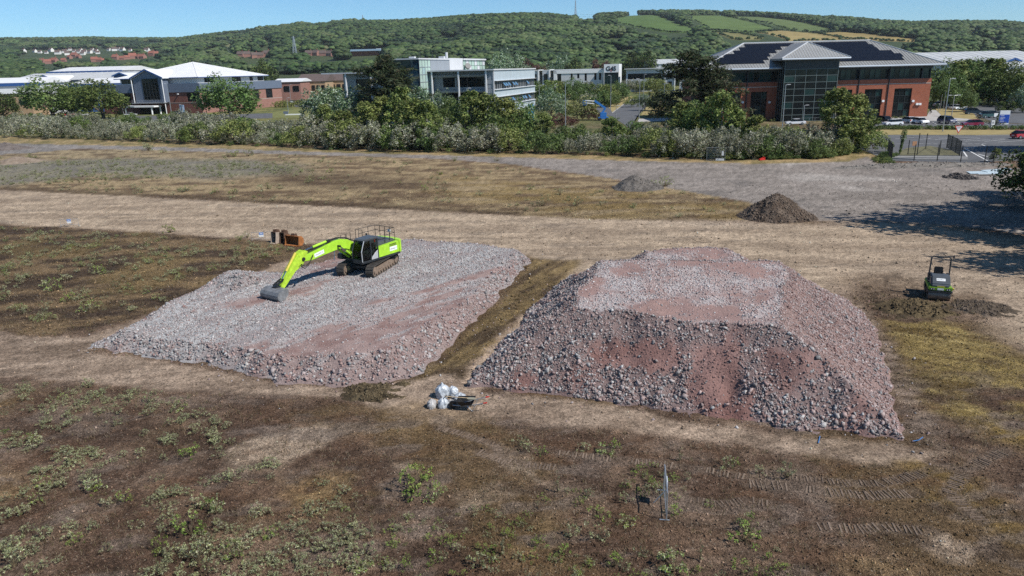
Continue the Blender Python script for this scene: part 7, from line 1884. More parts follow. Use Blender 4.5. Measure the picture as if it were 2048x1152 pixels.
for u, vt, Y, k, lb in ((1288, 108, 560, 'round2', 'dark tall tree right of the white tower'), (1262, 112, 570, 'round2', 'second dark tree right of the white tower'), (1197, 116, 560, 'purple0', 'dark purple copper beech behind the white office'), (1144, 122, 560, 'round2', 'dark tree behind the low white office roof'), (1065, 118, 540, 'purple0', 'russet leaved tree left of the white office'), (1120, 112, 600, 'pale1', 'pale grey green poplar behind the white office'), (1000, 108, 520, 'pale1', 'pale poplar behind the grey glass office'), (1030, 112, 530, 'pale0', 'second pale poplar behind the grey glass office'), (530, 128, 500, 'round2', 'very dark tree right of the white pyramid roof')):
    at_px(u, None, vt, k, 'broadleaf_tree', lb, 'tree', 0.8, None, Y)

# ---- far houses on the slopes, each its own
M_RENDER = mat('white_render', (0.72, 0.70, 0.66), 0.8, var=0.08)
def house(u, v, w, m_w, m_r, lb, gp, nm='house', flat=1.0):
    p_ = hill_hit(u, v)
    pxm = FPX / (p_.y * 0.957)
    W = max(6, w / pxm)
    t = thing(nm, lb, 'house', tuple(p_), rnd.uniform(-.6, .6), gp)
    t.scale = (1, 1, flat)
    h = W * 0.42; d = W * 0.75
    wl_ = MB(); wl_.prism([(-d / 2, -3), (d / 2, -3), (d / 2, h), (0, h * 1.9), (-d / 2, h)], -W / 2, W / 2, 'x'); wl_.build('wall', m_w, t)
    r_ = MB()
    for s_ in (-1, 1): r_.add([(-W / 2 - .3, s_ * (d / 2 + .4), h - .3), (W / 2 + .3, s_ * (d / 2 + .4), h - .3), (W / 2 + .3, 0, h * 1.9 + .25), (-W / 2 - .3, 0, h * 1.9 + .25)], [(0, 1, 2, 3)])
    ro_ = r_.build('roof', m_r, t, fixn=False); MB().bb(W * .25, W * .33, -.5, .5, h * 1.5, h * 2.4).build('chimney', M_RROOF, ro_)
for i, (u, v) in enumerate(H_WHITE):
    house(u + rnd.uniform(-2, 2), v + rnd.uniform(-1, 1), rnd.uniform(6, 10), M_RENDER, M_BROOF, 'white walled house among trees on the far left slope', 'white houses on the far left slope')
for i, (u, v) in enumerate(H_RED):
    house(u, v, rnd.uniform(8, 14), MATS['sunlit_salmon_brick'], M_RROOF, 'red roofed house in the lower row on the far left slope', 'red roofed houses below the white ones')
for i, (u, v) in enumerate(H_TERR):
    house(u, v, 13, MATS['sunlit_salmon_brick'], M_BROOF, 'brick terrace house in the row at the foot of the wooded hill', 'brick terraces below the wooded hill')
for u, v, w, lb in ((1385, 101, 24, 'long white house at the foot of the hill left of the hipped roof'), (1237, 92, 14, 'red roofed farmhouse on the small clearing'), (1938, 62, 10, 'white house high among the trees at far right'), (1950, 66, 12, 'white house just below another at far right'), (1992, 80, 16, 'red brick building with rounded end at far right'), (1105, 126, 12, 'white gabled house behind the low white office'), (1172, 130, 22, 'grey roofed building behind the white office tower'), (1985, 76, 14, 'white bungalow at far right'), (1965, 86, 18, 'pale low building at far right on the slope')):
    house(u, v, w, M_RENDER if 'red' not in lb else MATS['sunlit_salmon_brick'], M_BROOF if 'red' in lb else M_PROOF, lb, None, flat=0.4 if w >= 16 else 0.75)
# red and blue roofed block, spire, pylon, masts
p_ = hill_hit(733, 112); t = thing('far_office', 'red walled block with pale blue roof at the foot of the wooded hill', 'building', tuple(p_)); k = p_.y * .957 / FPX
MB().bb(-30 * k, 24 * k, 0, 30, -4, 10 * k).build('wall', M_BRICKO, t); MB().bb(-38 * k, 30 * k, -6, 34, 9 * k, 12.5 * k).build('roof', mat('pale_blue_roof', (0.30, 0.42, 0.52), 0.5), t); MB().bb(20 * k, 38 * k, 0, 34, 6 * k, 13.5 * k).build('stair_block', M_PROOF, t)
p_ = hill_hit(850, 110); t = thing('church_tower', 'white domed church turret in front of the wooded hill', 'tower', tuple(p_)); k = p_.y * .957 / FPX
MB().bb(-3 * k, 3 * k, -3 * k, 3 * k, -3, 7 * k).build('tower', M_RENDER, t); MB().cyl((0, 0, 7 * k), (0, 0, 11 * k), 2.6 * k, 1.6 * k, 10).build('dome', M_RENDER, t); MB().cyl((0, 0, 11 * k), (0, 0, 16 * k), 0.9 * k, 0.1, 8).build('spire', M_RENDER, t)
def lattice(name, u, vb, vt, w, lb, cat, arms=True):
    p_ = hill_hit(u, vb); k = p_.y * .957 / FPX; h = (vb - vt) * k; w *= k
    t = thing(name, lb, cat, tuple(p_)); mb = MB(); n = 9
    for sx in (-1, 1):
        for sy in (-1, 1): mb.beam((sx * w, sy * w, -2), (sx * w * .12, sy * w * .12, h), 0.35 * k * 2)
    for i in range(n):
        z0, z1 = h * i / n, h * (i + 1) / n; f0, f1 = w * (1 - .88 * i / n), w * (1 - .88 * (i + 1) / n)
        for sy in (-1, 1): mb.beam((-f0, sy * f0, z0), (f1, sy * f1, z1), .3 * k); mb.beam((f0, sy * f0, z0), (-f1, sy * f1, z1), .3 * k)
    mb.build('lattice', M_GREYM, t)
    if arms:
        for z in (.62, .78, .93): MB().beam((-w * 1.1, 0, h * z), (w * 1.1, 0, h * z), .5 * k).build('cross_arm', M_GREYM, t)
lattice('electricity_pylon', 591, 116, 76, 4, 'grey lattice pylon in front of the wooded hill', 'pylon')
lattice('radio_mast', 1151, 30, 3, 1.6, 'tall thin mast on the hilltop against the sky', 'mast', False)
lattice('radio_mast', 726, 42, 31, 0.8, 'short thin mast on the ridge left of the hilltop', 'mast', False)
# ------------------------------------------------------------------ near trees at the right edge
for x, y, h, kind, wk, lb in ((52.3, 70.0, 5.8, 'round2', 1.1, 'low dark tree spreading in from the right edge'), (57.0, 74.5, 7.5, 'round2', 1.1, 'taller dark tree behind the low one at the right edge'), (52.5, 56.0, 19.0, 'round1', 0.85, 'tall tree just outside the right edge casting the long shadow'), (57.0, 60.0, 17.0, 'round1', 0.8, 'round tree outside the right edge'), (47.5, 44.0, 14.0, 'round1', 0.8, 'nearest tall tree outside the right edge'), (52.0, 66.0, 4.8, 'round2', 1.0, 'dark bush at the right edge by the tree shadow'), (88.0, 113.0, 14.0, 'round1', 0.9, 'tree outside the right edge shading the road junction')):
    plant(kind, 'broadleaf_tree', lb, 'tree', (x, y, -0.05), (h * wk, h * wk, h), None, 'dark trees at the right edge')
at_px(1990, 324, 296, 'birch1', 'young_tree', 'pale sapling by the right end of the black fence', 'tree', 1.4)

# ------------------------------------------------------------------ lamp posts
def lamp(ub, vb, ut, vt, lb, arm=0, double=False, gp='lamp posts', r0=0.10):
    b = G(ub, vb); h = P(ut, vt, b.y).z
    t = thing('lamp_post', lb, 'lamp post', (b.x, b.y, 0), 0, gp)
    MB().tube([(0, 0, 0), (0, 0, h * .35), (0, 0, h)], [r0 * 1.25, r0, r0 * .7], 8).build('pole', M_GREYM, t)
    for s_ in ((-1, 1) if double else (arm or 1,)):
        L = 0.35 if not double else 0.9
        MB().tube([(0, 0, h), (s_ * L, 0, h + .08)], 0.05, 5).build('arm', M_GREYM, t)
        hd = MB(); hd.box((s_ * (L + .3), 0, h + .09), (0.75, 0.28, 0.13)); hd.build('lamp_head', M_LGREY, t, bevel=0.02)
for ub, vb, ut, vt, arm, lb in [(345, 240, 325, 168, -1, 'tall lamp post before the entrance gable'), (442, 238, 435, 176, 1, 'lamp post in front of the big round tree'), (54, 232, 45, 172, 1, 'lamp post before the pale brick unit at far left'),
    (583, 214, 579, 170, 1, 'tall post at the right end of the pyramid roof office'), (577, 226, 575, 196, 1, 'short post on the lawn beside the car park'), (248, 232, 247, 209, 1, 'small curved lamp left of the white entrance canopy'), (366, 228, 362, 209, -1, 'small curved lamp right of the white entrance canopy'),
    (937, 262, 938, 177, 1, 'tall lamp post in the middle of the tree belt'), (1131, 262, 1128, 167, 1, 'lamp post behind the purple shrub'), (1079, 222, 1080, 172, 1, 'lamp post right of the banded office side'), (1221, 222, 1223, 151, -1, 'lamp post in front of the white tower'), (1278, 238, 1280, 158, -1, 'lamp post on the kerb of the side road'), (1287, 200, 1288, 149, 1, 'far lamp post along the side road'), (1319, 184, 1320, 158, 1, 'farthest lamp post by the pale office row'), (1327, 236, 1330, 167, 1, 'lamp post left of the right side pine'), (1174, 206, 1174, 183, -1, 'short lamp by the parked white van'), (1155, 206, 1154, 186, -1, 'short lamp left of the parked white van'), (1105, 196, 1105, 172, 1, 'post above the silvery tree'),
    (1564, 262, 1573, 170, 1, 'tall lamp post before the glass entrance tower'), (1606, 246, 1611, 211, 1, 'globe headed short lamp before the entrance glazing'), (1885, 264, 1903, 158, 1, 'tallest lamp post beside the road at right'), (1232, 236, 1232, 212, 1, 'thin sign post at the side road junction')]:
    lamp(ub, vb, ut, vt, lb, arm)
lamp(1903, 232, 1909, 191, 'double headed lamp post by the dry lawn', 0, True)
for ub, vb, ut, vt, lb in ((1880, 222, 1883, 190, 'slim flagpole at the corner of the long brick office'), (1886, 222, 1889, 184, 'second slim flagpole at the brick office corner'), (1876, 226, 1878, 208, 'short thin post on the dry lawn')):
    b = G(ub, vb); h = P(ut, vt, b.y).z; t = thing('flagpole', lb, 'flagpole', (b.x, b.y, 0)); MB().tube([(0, 0, 0), (0, 0, h)], [.07, .04], 6).build('pole', M_GREYM, t); MB().cyl((0, 0, h), (0, 0, h + .15), .08, n=8).build('finial', M_GREYM, t)

# ------------------------------------------------------------------ vehicles
M_TYRE = mat('tyre', (0.015, 0.015, 0.016), 0.8); M_RIM = mat('alloy_rim', (0.45, 0.46, 0.47), 0.3, 0.8); M_TAIL = mat('tail_lamp', (0.45, 0.02, 0.02), 0.3)
def paint(name, c): return mat(name, c, 0.3, 0.0, coat=0.6, var=0.04)
CARP = {}
def car_proto(kind):
    if kind in CARP: return CARP[kind]
    if kind == 'hatch':
        low = [(-2.05, .30), (2.05, .30), (2.12, .55), (2.0, .78), (1.15, .92), (-1.75, .98), (-2.08, .80)]; cab = [(1.15, .90), (.45, 1.40), (-1.25, 1.46), (-1.95, .96)]; wb = 1.28; wr = .31; hw = .87
    elif kind == 'saloon':
        low = [(-2.3, .32), (2.25, .30), (2.3, .55), (2.15, .76), (1.2, .90), (-1.6, .95), (-2.3, .90)]; cab = [(1.2, .88), (.4, 1.38), (-.9, 1.40), (-1.75, .94)]; wb = 1.38; wr = .32; hw = .89
    elif kind == 'suv':
        low = [(-2.2, .38), (2.2, .36), (2.25, .70), (2.1, .98), (1.2, 1.08), (-1.9, 1.12), (-2.22, .95)]; cab = [(1.2, 1.06), (.55, 1.62), (-1.6, 1.68), (-2.05, 1.1)]; wb = 1.36; wr = .36; hw = .93
    else:
        low = [(-2.3, .35), (2.25, .35), (2.3, .75), (2.1, 1.0), (1.5, 1.15), (.95, 1.85), (-2.25, 1.95), (-2.35, 1.0)]; cab = [(1.52, 1.16), (.98, 1.78), (.35, 1.78), (.35, 1.14)]; wb = 1.45; wr = .33; hw = .93
    def loft(poly, y, ins):
        mb = MB(); n = len(poly); zt = max(p[1] for p in poly); zb = min(p[1] for p in poly)
        f = lambda p: y - ins * (p[1] - zb) / (zt - zb)
        mb.add([(p[0], -f(p), p[1]) for p in poly] + [(p[0], f(p), p[1]) for p in poly], [(i, (i + 1) % n, n + (i + 1) % n, n + i) for i in range(n)] + [tuple(range(n - 1, -1, -1)), tuple(range(n, 2 * n))]); return mb
    body = loft(low, hw, .06 if kind != 'van' else .10)
    b = body.build('body', M_WHITE, bevel=.06)
    g_ = loft(cab, hw - .04 if kind != 'van' else hw + .0, .16 if kind != 'van' else .05); g = g_.build('windows', M_GLASS, bevel=.02)
    top = [p for p in cab if p[1] > (1.3 if kind in ('hatch', 'saloon') else 1.5)]
    r_ = MB()
    if kind != 'van': x0, x1 = min(p[0] for p in top), max(p[0] for p in top); r_.prism([(x0 - .05, top[-1][1] - .01), (x1 + .05, top[0][1] - .02), (x1 - .1, top[0][1] + .05), (x0 + .1, top[-1][1] + .05)], -hw + .20, hw - .20, 'y')
    else: r_.bb(-2.2, .7, -.7, .7, 1.93, 1.97)
    ro_ = r_.build('roof', M_WHITE, bevel=.02)
    if kind != 'van':
        for y in (-hw + .12, hw - .12): pass
    wm = MB(); wm.cyl((0, -.10, 0), (0, .10, 0), wr, n=16); w_ = wm.build('wheel', M_TYRE)
    rm = MB(); rm.cyl((0, -.115, 0), (0, .115, 0), wr * .62, n=12); ri = rm.build('rim', M_RIM)
    hl_ = MB(); hl_.box((0, 0, 0), (.08, .36, .15)); h_ = hl_.build('headlight', M_LENS); tl_ = MB(); tl_.box((0, 0, 0), (.08, .22, .26)); t_ = tl_.build('tail_light', M_TAIL)
    pl = MB(); pl.box((0, 0, 0), (.03, .52, .11)); p_ = pl.build('number_plate', M_SIGNW)
    CARP[kind] = dict(body=b.data, win=g.data, roof=ro_.data, wheel=w_.data, rim=ri.data, hl=h_.data, tl=t_.data, np=p_.data, wb=wb, wr=wr, hw=hw, low=low)
    for o in (b, g, ro_, w_, ri, h_, t_, p_): bpy.data.objects.remove(o)
    return CARP[kind]
PB = {}
def car(kind, u, v, rz, col, lb, name='parked_car', cat='car', gp=None, z=0.02):
    p = car_proto(kind); g = G(u, v)
    t = thing(name, lb, cat, (g.x, g.y, z), math.radians(rz), gp)
    def put(nm, me, loc, par=t):
        o = bpy.data.objects.new(nm, me); COL.objects.link(o); o.parent = par; o.location = loc; return o
    def painted(k):
        key = (kind, k, col)
        if key not in PB:
            m = p[k].copy(); m.materials.clear(); m.materials.append(MATS[col]); PB[key] = m
        return PB[key]
    put('body', painted('body'), (0, 0, 0)); put('windows', p['win'], (0, 0, .01)); put('roof', painted('roof'), (0, 0, 0))
    for x in (-p['wb'], p['wb']):
        for y in (-p['hw'] + .08, p['hw'] - .08):
            w = put('wheel', p['wheel'], (x, y, p['wr'])); put('rim', p['rim'], (0, 0, 0), w)
    zf = p['low'][2][1] + .08
    for y in (-.6, .6): put('headlight', p['hl'], (p['low'][2][0] - .06, y, zf)); put('tail_light', p['tl'], (p['low'][0][0] - .0, y * 1.15, zf + .12))
    put('number_plate', p['np'], (p['low'][1][0] + .10, 0, .46)); put('number_plate', p['np'], (p['low'][0][0] - .06, 0, .62))
    return t
for n_, c in (('car_white', (.75, .76, .77)), ('car_black', (.012, .012, .014)), ('car_navy', (.015, .03, .10)), ('car_red', (.42, .02, .03)), ('car_maroon', (.22, .015, .04)), ('car_grey', (.16, .165, .17)), ('car_green', (.02, .05, .045)), ('car_silver', (.45, .46, .47)), ('car_blue', (.03, .10, .30))): paint(n_, c)
GP = 'cars parked at the long brick office'
for k, u, v, rz, col, lb in [('suv', 1769, 246.5, -80, 'car_black', 'black car parked nose out before the brick office, leftmost'), ('hatch', 1785, 251.5, 185, 'car_white', 'white car half hidden behind the hedge'), ('hatch', 1815, 246, 96, 'car_white', 'white car showing its rear, left of the other white one'), ('saloon', 1839, 247.5, -84, 'car_white', 'white saloon facing the hedge below the brick corner'), ('suv', 1893, 247, -82, 'car_navy', 'dark blue car parked beside the pale path'), ('hatch', 1943, 253, 176, 'car_maroon', 'maroon car behind the hedge at right'),
    ('van', 1882, 214, 190, 'car_white', 'white van parked at the far corner of the brick office'), ('hatch', 1896, 215, 195, 'car_navy', 'dark blue hatchback beside the white van'), ('hatch', 1914, 213, 195, 'car_red', 'red car in the row by the white van'), ('hatch', 1905, 219, 195, 'car_grey', 'dark grey car in front of the red one'), ('saloon', 1917, 219.5, 200, 'car_white', 'white car in the row beside the dry lawn'), ('suv', 1946, 229, -15, 'car_black', 'black estate car standing in the middle of the car park'), ('suv', 1974, 236, 190, 'car_green', 'dark green car next to the blue information sign'), ('suv', 1955, 204, 80, 'car_grey', 'grey car under the tall trees'), ('suv', 1972, 207, 80, 'car_black', 'black car under the tall trees'), ('van', 1996, 209, -40, 'car_white', 'white van under the tall trees at right'), ('hatch', 2036, 212, 30, 'car_navy', 'dark car partly hidden by bushes at the right edge')]:
    car(k, u, v, rz, col, lb, gp=GP, name='parked_van' if k == 'van' else 'parked_car', cat='van' if k == 'van' else 'car')
car('hatch', 2046, 277, 6, 'car_red', 'bright red car driving on the road at the right edge', name='moving_car')
car('van', 1178, 197, -75, 'car_white', 'white van parked beyond the blue lift', name='parked_van', cat='van'); car('suv', 1280, 202.5, -100, 'car_white', 'white pickup like car driving on the side road', name='moving_car'); car('hatch', 1126, 198, 80, 'car_white', 'white car behind the silvery tree')
for k, u, v, rz, col, lb in [('hatch', 586, 206, 30, 'car_silver', 'silver car in the left car park, end of the row'), ('suv', 597, 207.5, 60, 'car_black', 'black car in the left car park, second in the row'), ('suv', 606, 208, 60, 'car_black', 'dark car in the middle of the left car park row'), ('hatch', 616, 208.5, 60, 'car_blue', 'blue car in the left car park row'), ('hatch', 626, 208, 60, 'car_white', 'white car at the right of the left car park row')]:
    car(k, u, v, rz, col, lb, gp='cars in the car park beyond the left lawn')
for k, u, v, rz, col, lb in [('hatch', 142, 232, 10, 'car_red', 'dark red car under the large trees at left'), ('hatch', 166, 232, 10, 'car_silver', 'silver car under the large trees at left'), ('saloon', 262, 232, 15, 'car_silver', 'silver car left of the white entrance canopy'), ('suv', 356, 231, 15, 'car_black', 'black car right of the white entrance canopy')]:
    car(k, u, v, rz, col, lb, gp='cars before the pyramid roof office')
car('saloon', 1590, 250, 175, 'car_white', 'white car before the glass entrance tower', gp=GP)

# blue boom lift
g = G(1206, 241); t = thing('boom_lift', 'blue articulated boom lift parked at the side road junction', 'boom lift', (g.x, g.y, 0), 0)
M_BLUE = mat('machine_blue', (0.03, 0.16, 0.45), 0.4, coat=.3); M_CYAN = mat('bright_blue_sign', (0.0, 0.33, 0.78), 0.4)
k = g.y * .957 / FPX
MB().bb(-1.4, 1.4, -1.0, 1.0, .45, 1.0).build('chassis', M_BLUE, t, bevel=.05)
for x in (-.95, .95):
    for y in (-1.05, 1.05): MB().cyl((x, y - .15, .42), (x, y + .15, .42), .42, n=14).build('wheel', M_TYRE, t)
q = MB(); q.bb(-.9, .9, -.7, .7, 1.0, 2.2); q.build('turret', M_BLUE, t, bevel=.08)
MB().beam((-.3, 0, 2.0), (.6, 0, 3.4), .45, .5).build('lower_boom', M_BLUE, t, bevel=.03)
MB().beam((.6, 0, 3.3), (-2.4, 0, 5.4), .5, .6).build('upper_boom', M_BLUE, t, bevel=.03)
q = MB(); q.beam((-2.3, .0, 5.3), (-5.0, 0, 5.5), .22, .25); q.beam((-2.3, .0, 4.6), (-5.0, 0, 4.9), .16, .2); q.build('jib', M_SIGNW, t)
q = MB()
for x in (-5.6, -4.6):
    for y in (-.5, .5): q.beam((x, y, 4.3), (x, y, 5.5), .06)
for z in (4.35, 4.9, 5.5): q.beam((-5.6, -.5, z), (-4.6, -.5, z), .06); q.beam((-5.6, .5, z), (-4.6, .5, z), .06); q.beam((-5.6, -.5, z), (-5.6, .5, z), .06)
q.bb(-5.6, -4.6, -.5, .5, 4.25, 4.32); q.build('basket', M_BLUE, t)
# signs
def totem(u, vb, w, h, m, lb, rz=0.0):
    g = G(u, vb); t = thing('totem_sign', lb, 'sign', (g.x, g.y, 0), rz); MB().bb(-w / 2, w / 2, -.15, .15, 0, h).build('board', m, t, bevel=.03); return t
t = totem(1062, 247, 1.6, 5.0, M_CYAN, 'tall bright blue totem sign at the corner of the banded office', math.radians(-5))
q = MB(); scribble(q, (0.0, -.155, 3.95), (1, 0, 0), (0, 0, 1), 1.4, .9, (0, -1, 0)); q.build('lettering', M_SIGNW, t, fixn=False)
t = totem(2006, 249, 2.1, 3.0, M_SIGNW, 'blue and white car park information sign on a planted island', math.radians(-8))
MB().bb(-1.0, 1.0, -.17, -.152, .35, 2.15).build('blue_field', mat('royal_blue_sign', (0.02, 0.08, 0.42), .4), t); q = MB()
for i, z in enumerate((1.9, 1.45, 1.2, .75)): q.bb(-.85, (-.1, .1, -.2, 0)[i], -.178, -.171, z - .05, z + .05)
q.build('lettering', M_SIGNW, t)
t = totem(1984, 255.5, .75, 1.5, M_SIGNW, 'small white marker sign at the hedge gap'); MB().bb(-.2, .2, -.17, -.152, .9, 1.3).build('emblem', M_MARK, t)
g = G(1990, 243); t = thing('small_sign', 'small pale sign board left of the blue information sign', 'sign', (g.x, g.y, 0)); MB().tube([(0, 0, 0), (0, 0, 1.6)], .05, 6).build('post', M_GREYM, t); MB().bb(-.5, .5, -.08, -.04, 1.1, 1.9).build('board', M_SIGNW, t)
g = G(1915, 271.5); t = thing('give_way_sign', 'red bordered white inverted triangle give way sign by the road', 'road sign', (g.x, g.y, 0))
MB().tube([(0, 0, 0), (0, 0, 2.2)], .05, 6).build('post', M_GREYM, t)
zc = 1.15
MB().prism([(-.85, zc + .75), (.85, zc + .75), (0, zc - .72)], -.10, -.06, 'y').build('red_border', M_RED, t); MB().prism([(-.6, zc + .6), (.6, zc + .6), (0, zc - .42)], -.115, -.102, 'y').build('white_face', M_SIGNW, t)
q = MB(); 
for i in range(6): q.bb(-.34 + i * .115, -.27 + i * .115, -.122, -.116, zc + .28, zc + .42)
q.build('lettering', M_BLACK, t)
g = G(642, 234); t = thing('sign_board', 'long low white sign with blue square on the lawn edge', 'sign', (g.x - 12, g.y, 0)); MB().bb(-.2, 5.5, -.06, .06, .9, 1.3).build('rail', M_SIGNW, t); MB().bb(-.8, .8, -.1, .0, 1.3, 2.2).build('board', M_BLUEG, t)
for x in (-.4, 5.2): MB().cyl((x, 0, 0), (x, 0, .95), .07, n=6).build('post', M_GREYM, t)
g = G(1827.5, 300); t = thing('site_notice', 'small orange brown notice board among the fence posts', 'notice', (g.x, g.y, 0)); MB().bb(-.35, .35, -.03, .03, .7, 1.4).build('board', mat('tan_board', (.42, .22, .12), .7), t); MB().tube([(0, .05, 0), (0, .05, 1.4)], .04, 6).build('post', M_BARK, t)

# ------------------------------------------------------------------ black mesh fences round the plot
M_FENCE = mat('black_fence_paint', (0.012, 0.014, 0.014), 0.5)
def fence(lb, posts, mesh=(), h=None, name='mesh_fence', gp='black fences of the plot', zs=None):
    W = [G(u, v) for (u, v, _) in posts]; H_ = [P(u, vt, w.y).z for (u, v, vt), w in zip(posts, W)]
    t = thing(name, lb, 'fence', (W[0].x, W[0].y, 0), 0, gp)
    L0 = W[0]
    for w, hh in zip(W, H_):
        q = MB(); a = w - L0; q.beam((a.x, a.y, -.1), (a.x, a.y, hh), .09); q.build('post', M_FENCE, t)
    for i in range(len(W) - 1):
        a, b = W[i] - L0, W[i + 1] - L0; h0 = min(H_[i], H_[i + 1])
        q = MB()
        if i in mesh:
            n = max(4, int((b - a).length / .12))
            for k in range(1, n): p_ = a.lerp(b, k / n); q.beam((p_.x, p_.y, .08), (p_.x, p_.y, h0 - .05), .012)
            for z in np.arange(.1, h0, .28): q.beam((a.x, a.y, z), (b.x, b.y, z), .016)
            q.build('mesh_panel', M_FENCE, t)
        else:
            q.beam((a.x, a.y, .18), (b.x, b.y, .18), .03); q.build('rail', M_FENCE, t)
fence('front black fence line with wide spaced posts along the gravel bank', [(1782, 320, 288), (1827.6, 321.5, 289), (1874, 322, 289), (1921, 324, 291), (1969, 325, 292), (1986, 326.5, 293)], (4,))
fence('left end of the black fence seen nearly edge-on', [(1774, 312, 279), (1777, 315, 282), (1780, 318, 285), (1782.5, 320.5, 288)], (0, 1, 2))
fence('dark mesh fence panels slanting back at the right of the plot', [(1919, 312, 281), (1910, 306, 276), (1901.5, 301, 271.5), (1893, 296, 268)], (0, 1, 2))
fence('rear black posts in the grass of the fenced plot', [(1815.5, 309, 280), (1834, 310, 266), (1851, 298, 267), (1878, 311, 281)])
g = G(1799, 309); t = thing('ivy_post', 'leaning fence post wrapped in bright green ivy', 'post', (g.x, g.y, 0)); hh = P(1804, 263, g.y).z
MB().tube([(0, 0, 0), (.35, 0, hh)], .06, 6).build('post', M_FENCE, t)
V, F, Cc = leaves([(.35 * z / hh, 0, z) for z in np.linspace(.5, hh, 16)], np.array([.22 + .28 * (z > hh * .7) for z in np.linspace(.5, hh, 16)]), 60, .10, BRIGHT, 901, shell=.3); np_mesh('ivy', V, F, M_LEAF, t, col=Cc)
sheet('lawn', [(1800, 311), (1798, 303), (1815, 296), (1860, 292), (1900, 300), (1922, 311)], mat('thin_grass_on_gravel', (0.135, 0.125, 0.065), 0.95, var=0.35, scale=0.9, bump=0.6, bscale=5), ROADZ + .02)
sheet('kerb_line', [(1790, 313.5), (1935, 314.5), (1935, 315.8), (1790, 314.8)], M_KERB, ROADZ + .06)
# temporary fence panel with boards, rubbish, debris at the verge
a, b = G(1413, 321), G(1450, 321.5); t = thing('temporary_fence', 'grey temporary fence panel standing in the weeds at the verge', 'fence panel', (a.x, a.y, 0), math.atan2((b - a).y, (b - a).x)); L = (b - a).length
q = MB(); q.tube([(0, 0, .05), (0, 0, 2.0), (L, 0, 2.0), (L, 0, .05), (0, 0, .05)], .03, 6); q.build('frame', M_GREYM, t)
q = MB()
for k in range(1, 24): q.beam((L * k / 24, 0, .05), (L * k / 24, 0, 2.0), .010)
for z in (.4, .8, 1.2, 1.6): q.beam((0, 0, z), (L, 0, z), .012)
q.build('wire_mesh', M_GREYM, t); MB().bb(L * .5, L * .95, -.35, -.25, .05, .35).build('concrete_foot', M_WHITE, t); MB().bb(L * .80, L * .92, -.06, -.03, .8, 1.5).build('notice', M_SIGNW, t)
g = G(1524, 320.5); t = thing('plastic_barrier', 'crumpled red plastic barrier lying on the verge', 'plastic barrier', (g.x, g.y, 0), .3); MB().prism([(-.55, 0), (.5, 0), (.42, .3), (.1, .42), (-.2, .28), (-.5, .2)], -.2, .2, 'y').build('body', M_RED, t, bevel=.04); MB().cyl((.3, -.25, .4), (.35, .25, .45), .08, n=8).build('roll', M_RED, t)
for k, (u, v, w, rz) in enumerate(((1612, 304, 1.6, .2), (1628, 303, 1.4, -.3), (1640, 302, 1.0, .5))):
    g = G(u, v - 2); q = MB(); q.box((0, 0, 0), (w, .8, .25)); q.box((.3, .2, .25), (w * .6, .5, .3), .4); o = q.build('rubbish', mat('pale_rubbish', (.55, .54, .52), .8, var=.3, scale=4)); o.location = (g.x, g.y, .9); o.rotation_euler = (.15, .1, rz); tag(o, ('pale board dumped in the shrubs, leftmost of three', 'broken pale sheet in the middle of the dumped rubbish', 'small pale block at the right of the dumped rubbish')[k], 'rubbish', 'rubbish dumped in the shrubs')
M_SHEET = mat('pale_blue_sheet', (.50, .58, .60), .4, var=.25, scale=3)
for k, (u, v, lx, ly, rz, z) in enumerate(((1968, 347, 3.6, 1.6, -.25, .14), (1985, 351, 3.2, .5, -.3, .22), (1992, 345, 3.4, 1.3, .1, .28))):
    g = G(u, v); q = MB(); q.box((0, 0, 0), (lx, ly, .06)); q.box((lx / 2 - .1, 0, .08), (.1, ly, .12)); o = q.build('sheet_panel', M_SHEET); o.location = (g.x, g.y, z); o.rotation_euler = (.04, -.03, rz); tag(o, ('pale sheet lying lowest under the tree at right', 'narrow pale panel in front of the sheet under the tree', 'pale panel farthest back under the tree at right')[k], 'panel', 'sheets lying under the tree')

# ------------------------------------------------------------------ walking person by the brick office corner
g = G(1860, 229.5)
me = bpy.data.meshes.new('person')
J = [((0, 0, .92), .15), ((0, 0, 1.12), .15), ((0, 0, 1.36), .19), ((0, 0, 1.50), .07), ((0, 0.02, 1.60), .10), ((0, .02, 1.72), .09), ((-.10, 0, .88), .11), ((-.11, -.10, .50), .075), ((-.11, .02, .08), .05), ((-.11, -.12, .04), .045), ((.10, 0, .88), .11), ((.11, .10, .50), .075), ((.11, .24, .10), .05), ((.11, .14, .04), .045), ((-.22, 0, 1.40), .075), ((-.27, .05, 1.12), .055), ((-.26, -.08, .88), .045), ((.22, 0, 1.40), .075), ((.28, -.03, 1.12), .055), ((.29, -.12, .86), .045)]
E_ = [(0, 1), (1, 2), (2, 3), (3, 4), (4, 5), (0, 6), (6, 7), (7, 8), (8, 9), (0, 10), (10, 11), (11, 12), (12, 13), (2, 14), (14, 15), (15, 16), (2, 17), (17, 18), (18, 19)]
me.from_pydata([j[0] for j in J], E_, [])
po = bpy.data.objects.new('person', me); COL.objects.link(po)
sk = po.modifiers.new('skin', 'SKIN')
for v_, (c_, r_) in zip(me.skin_vertices[0].data, J): v_.radius = (r_, r_ * .8)
me.skin_vertices[0].data[0].use_root = True
po.modifiers.new('sub', 'SUBSURF').levels = 1
bpy.context.view_layer.update()
dg = bpy.context.evaluated_depsgraph_get(); nm_ = bpy.data.meshes.new_from_object(po.evaluated_get(dg)); bpy.data.objects.remove(po)
M_CLOTH = mat('dark_clothes', (.015, .016, .02), .8); M_SKIN = mat('skin', (.42, .24, .17), .6)
per = link('person', nm_, M_CLOTH, None, True); nm_.materials.append(M_SKIN)
for p_ in nm_.polygons:
    if p_.center.z > 1.52 or (abs(p_.center.x) > .2 and p_.center.z < .92): p_.material_index = 1
per.location = (g.x, g.y, .12); per.rotation_euler = (0, 0, 2.6); tag(per, 'person in dark clothes carrying a bag along the pale path', 'person')
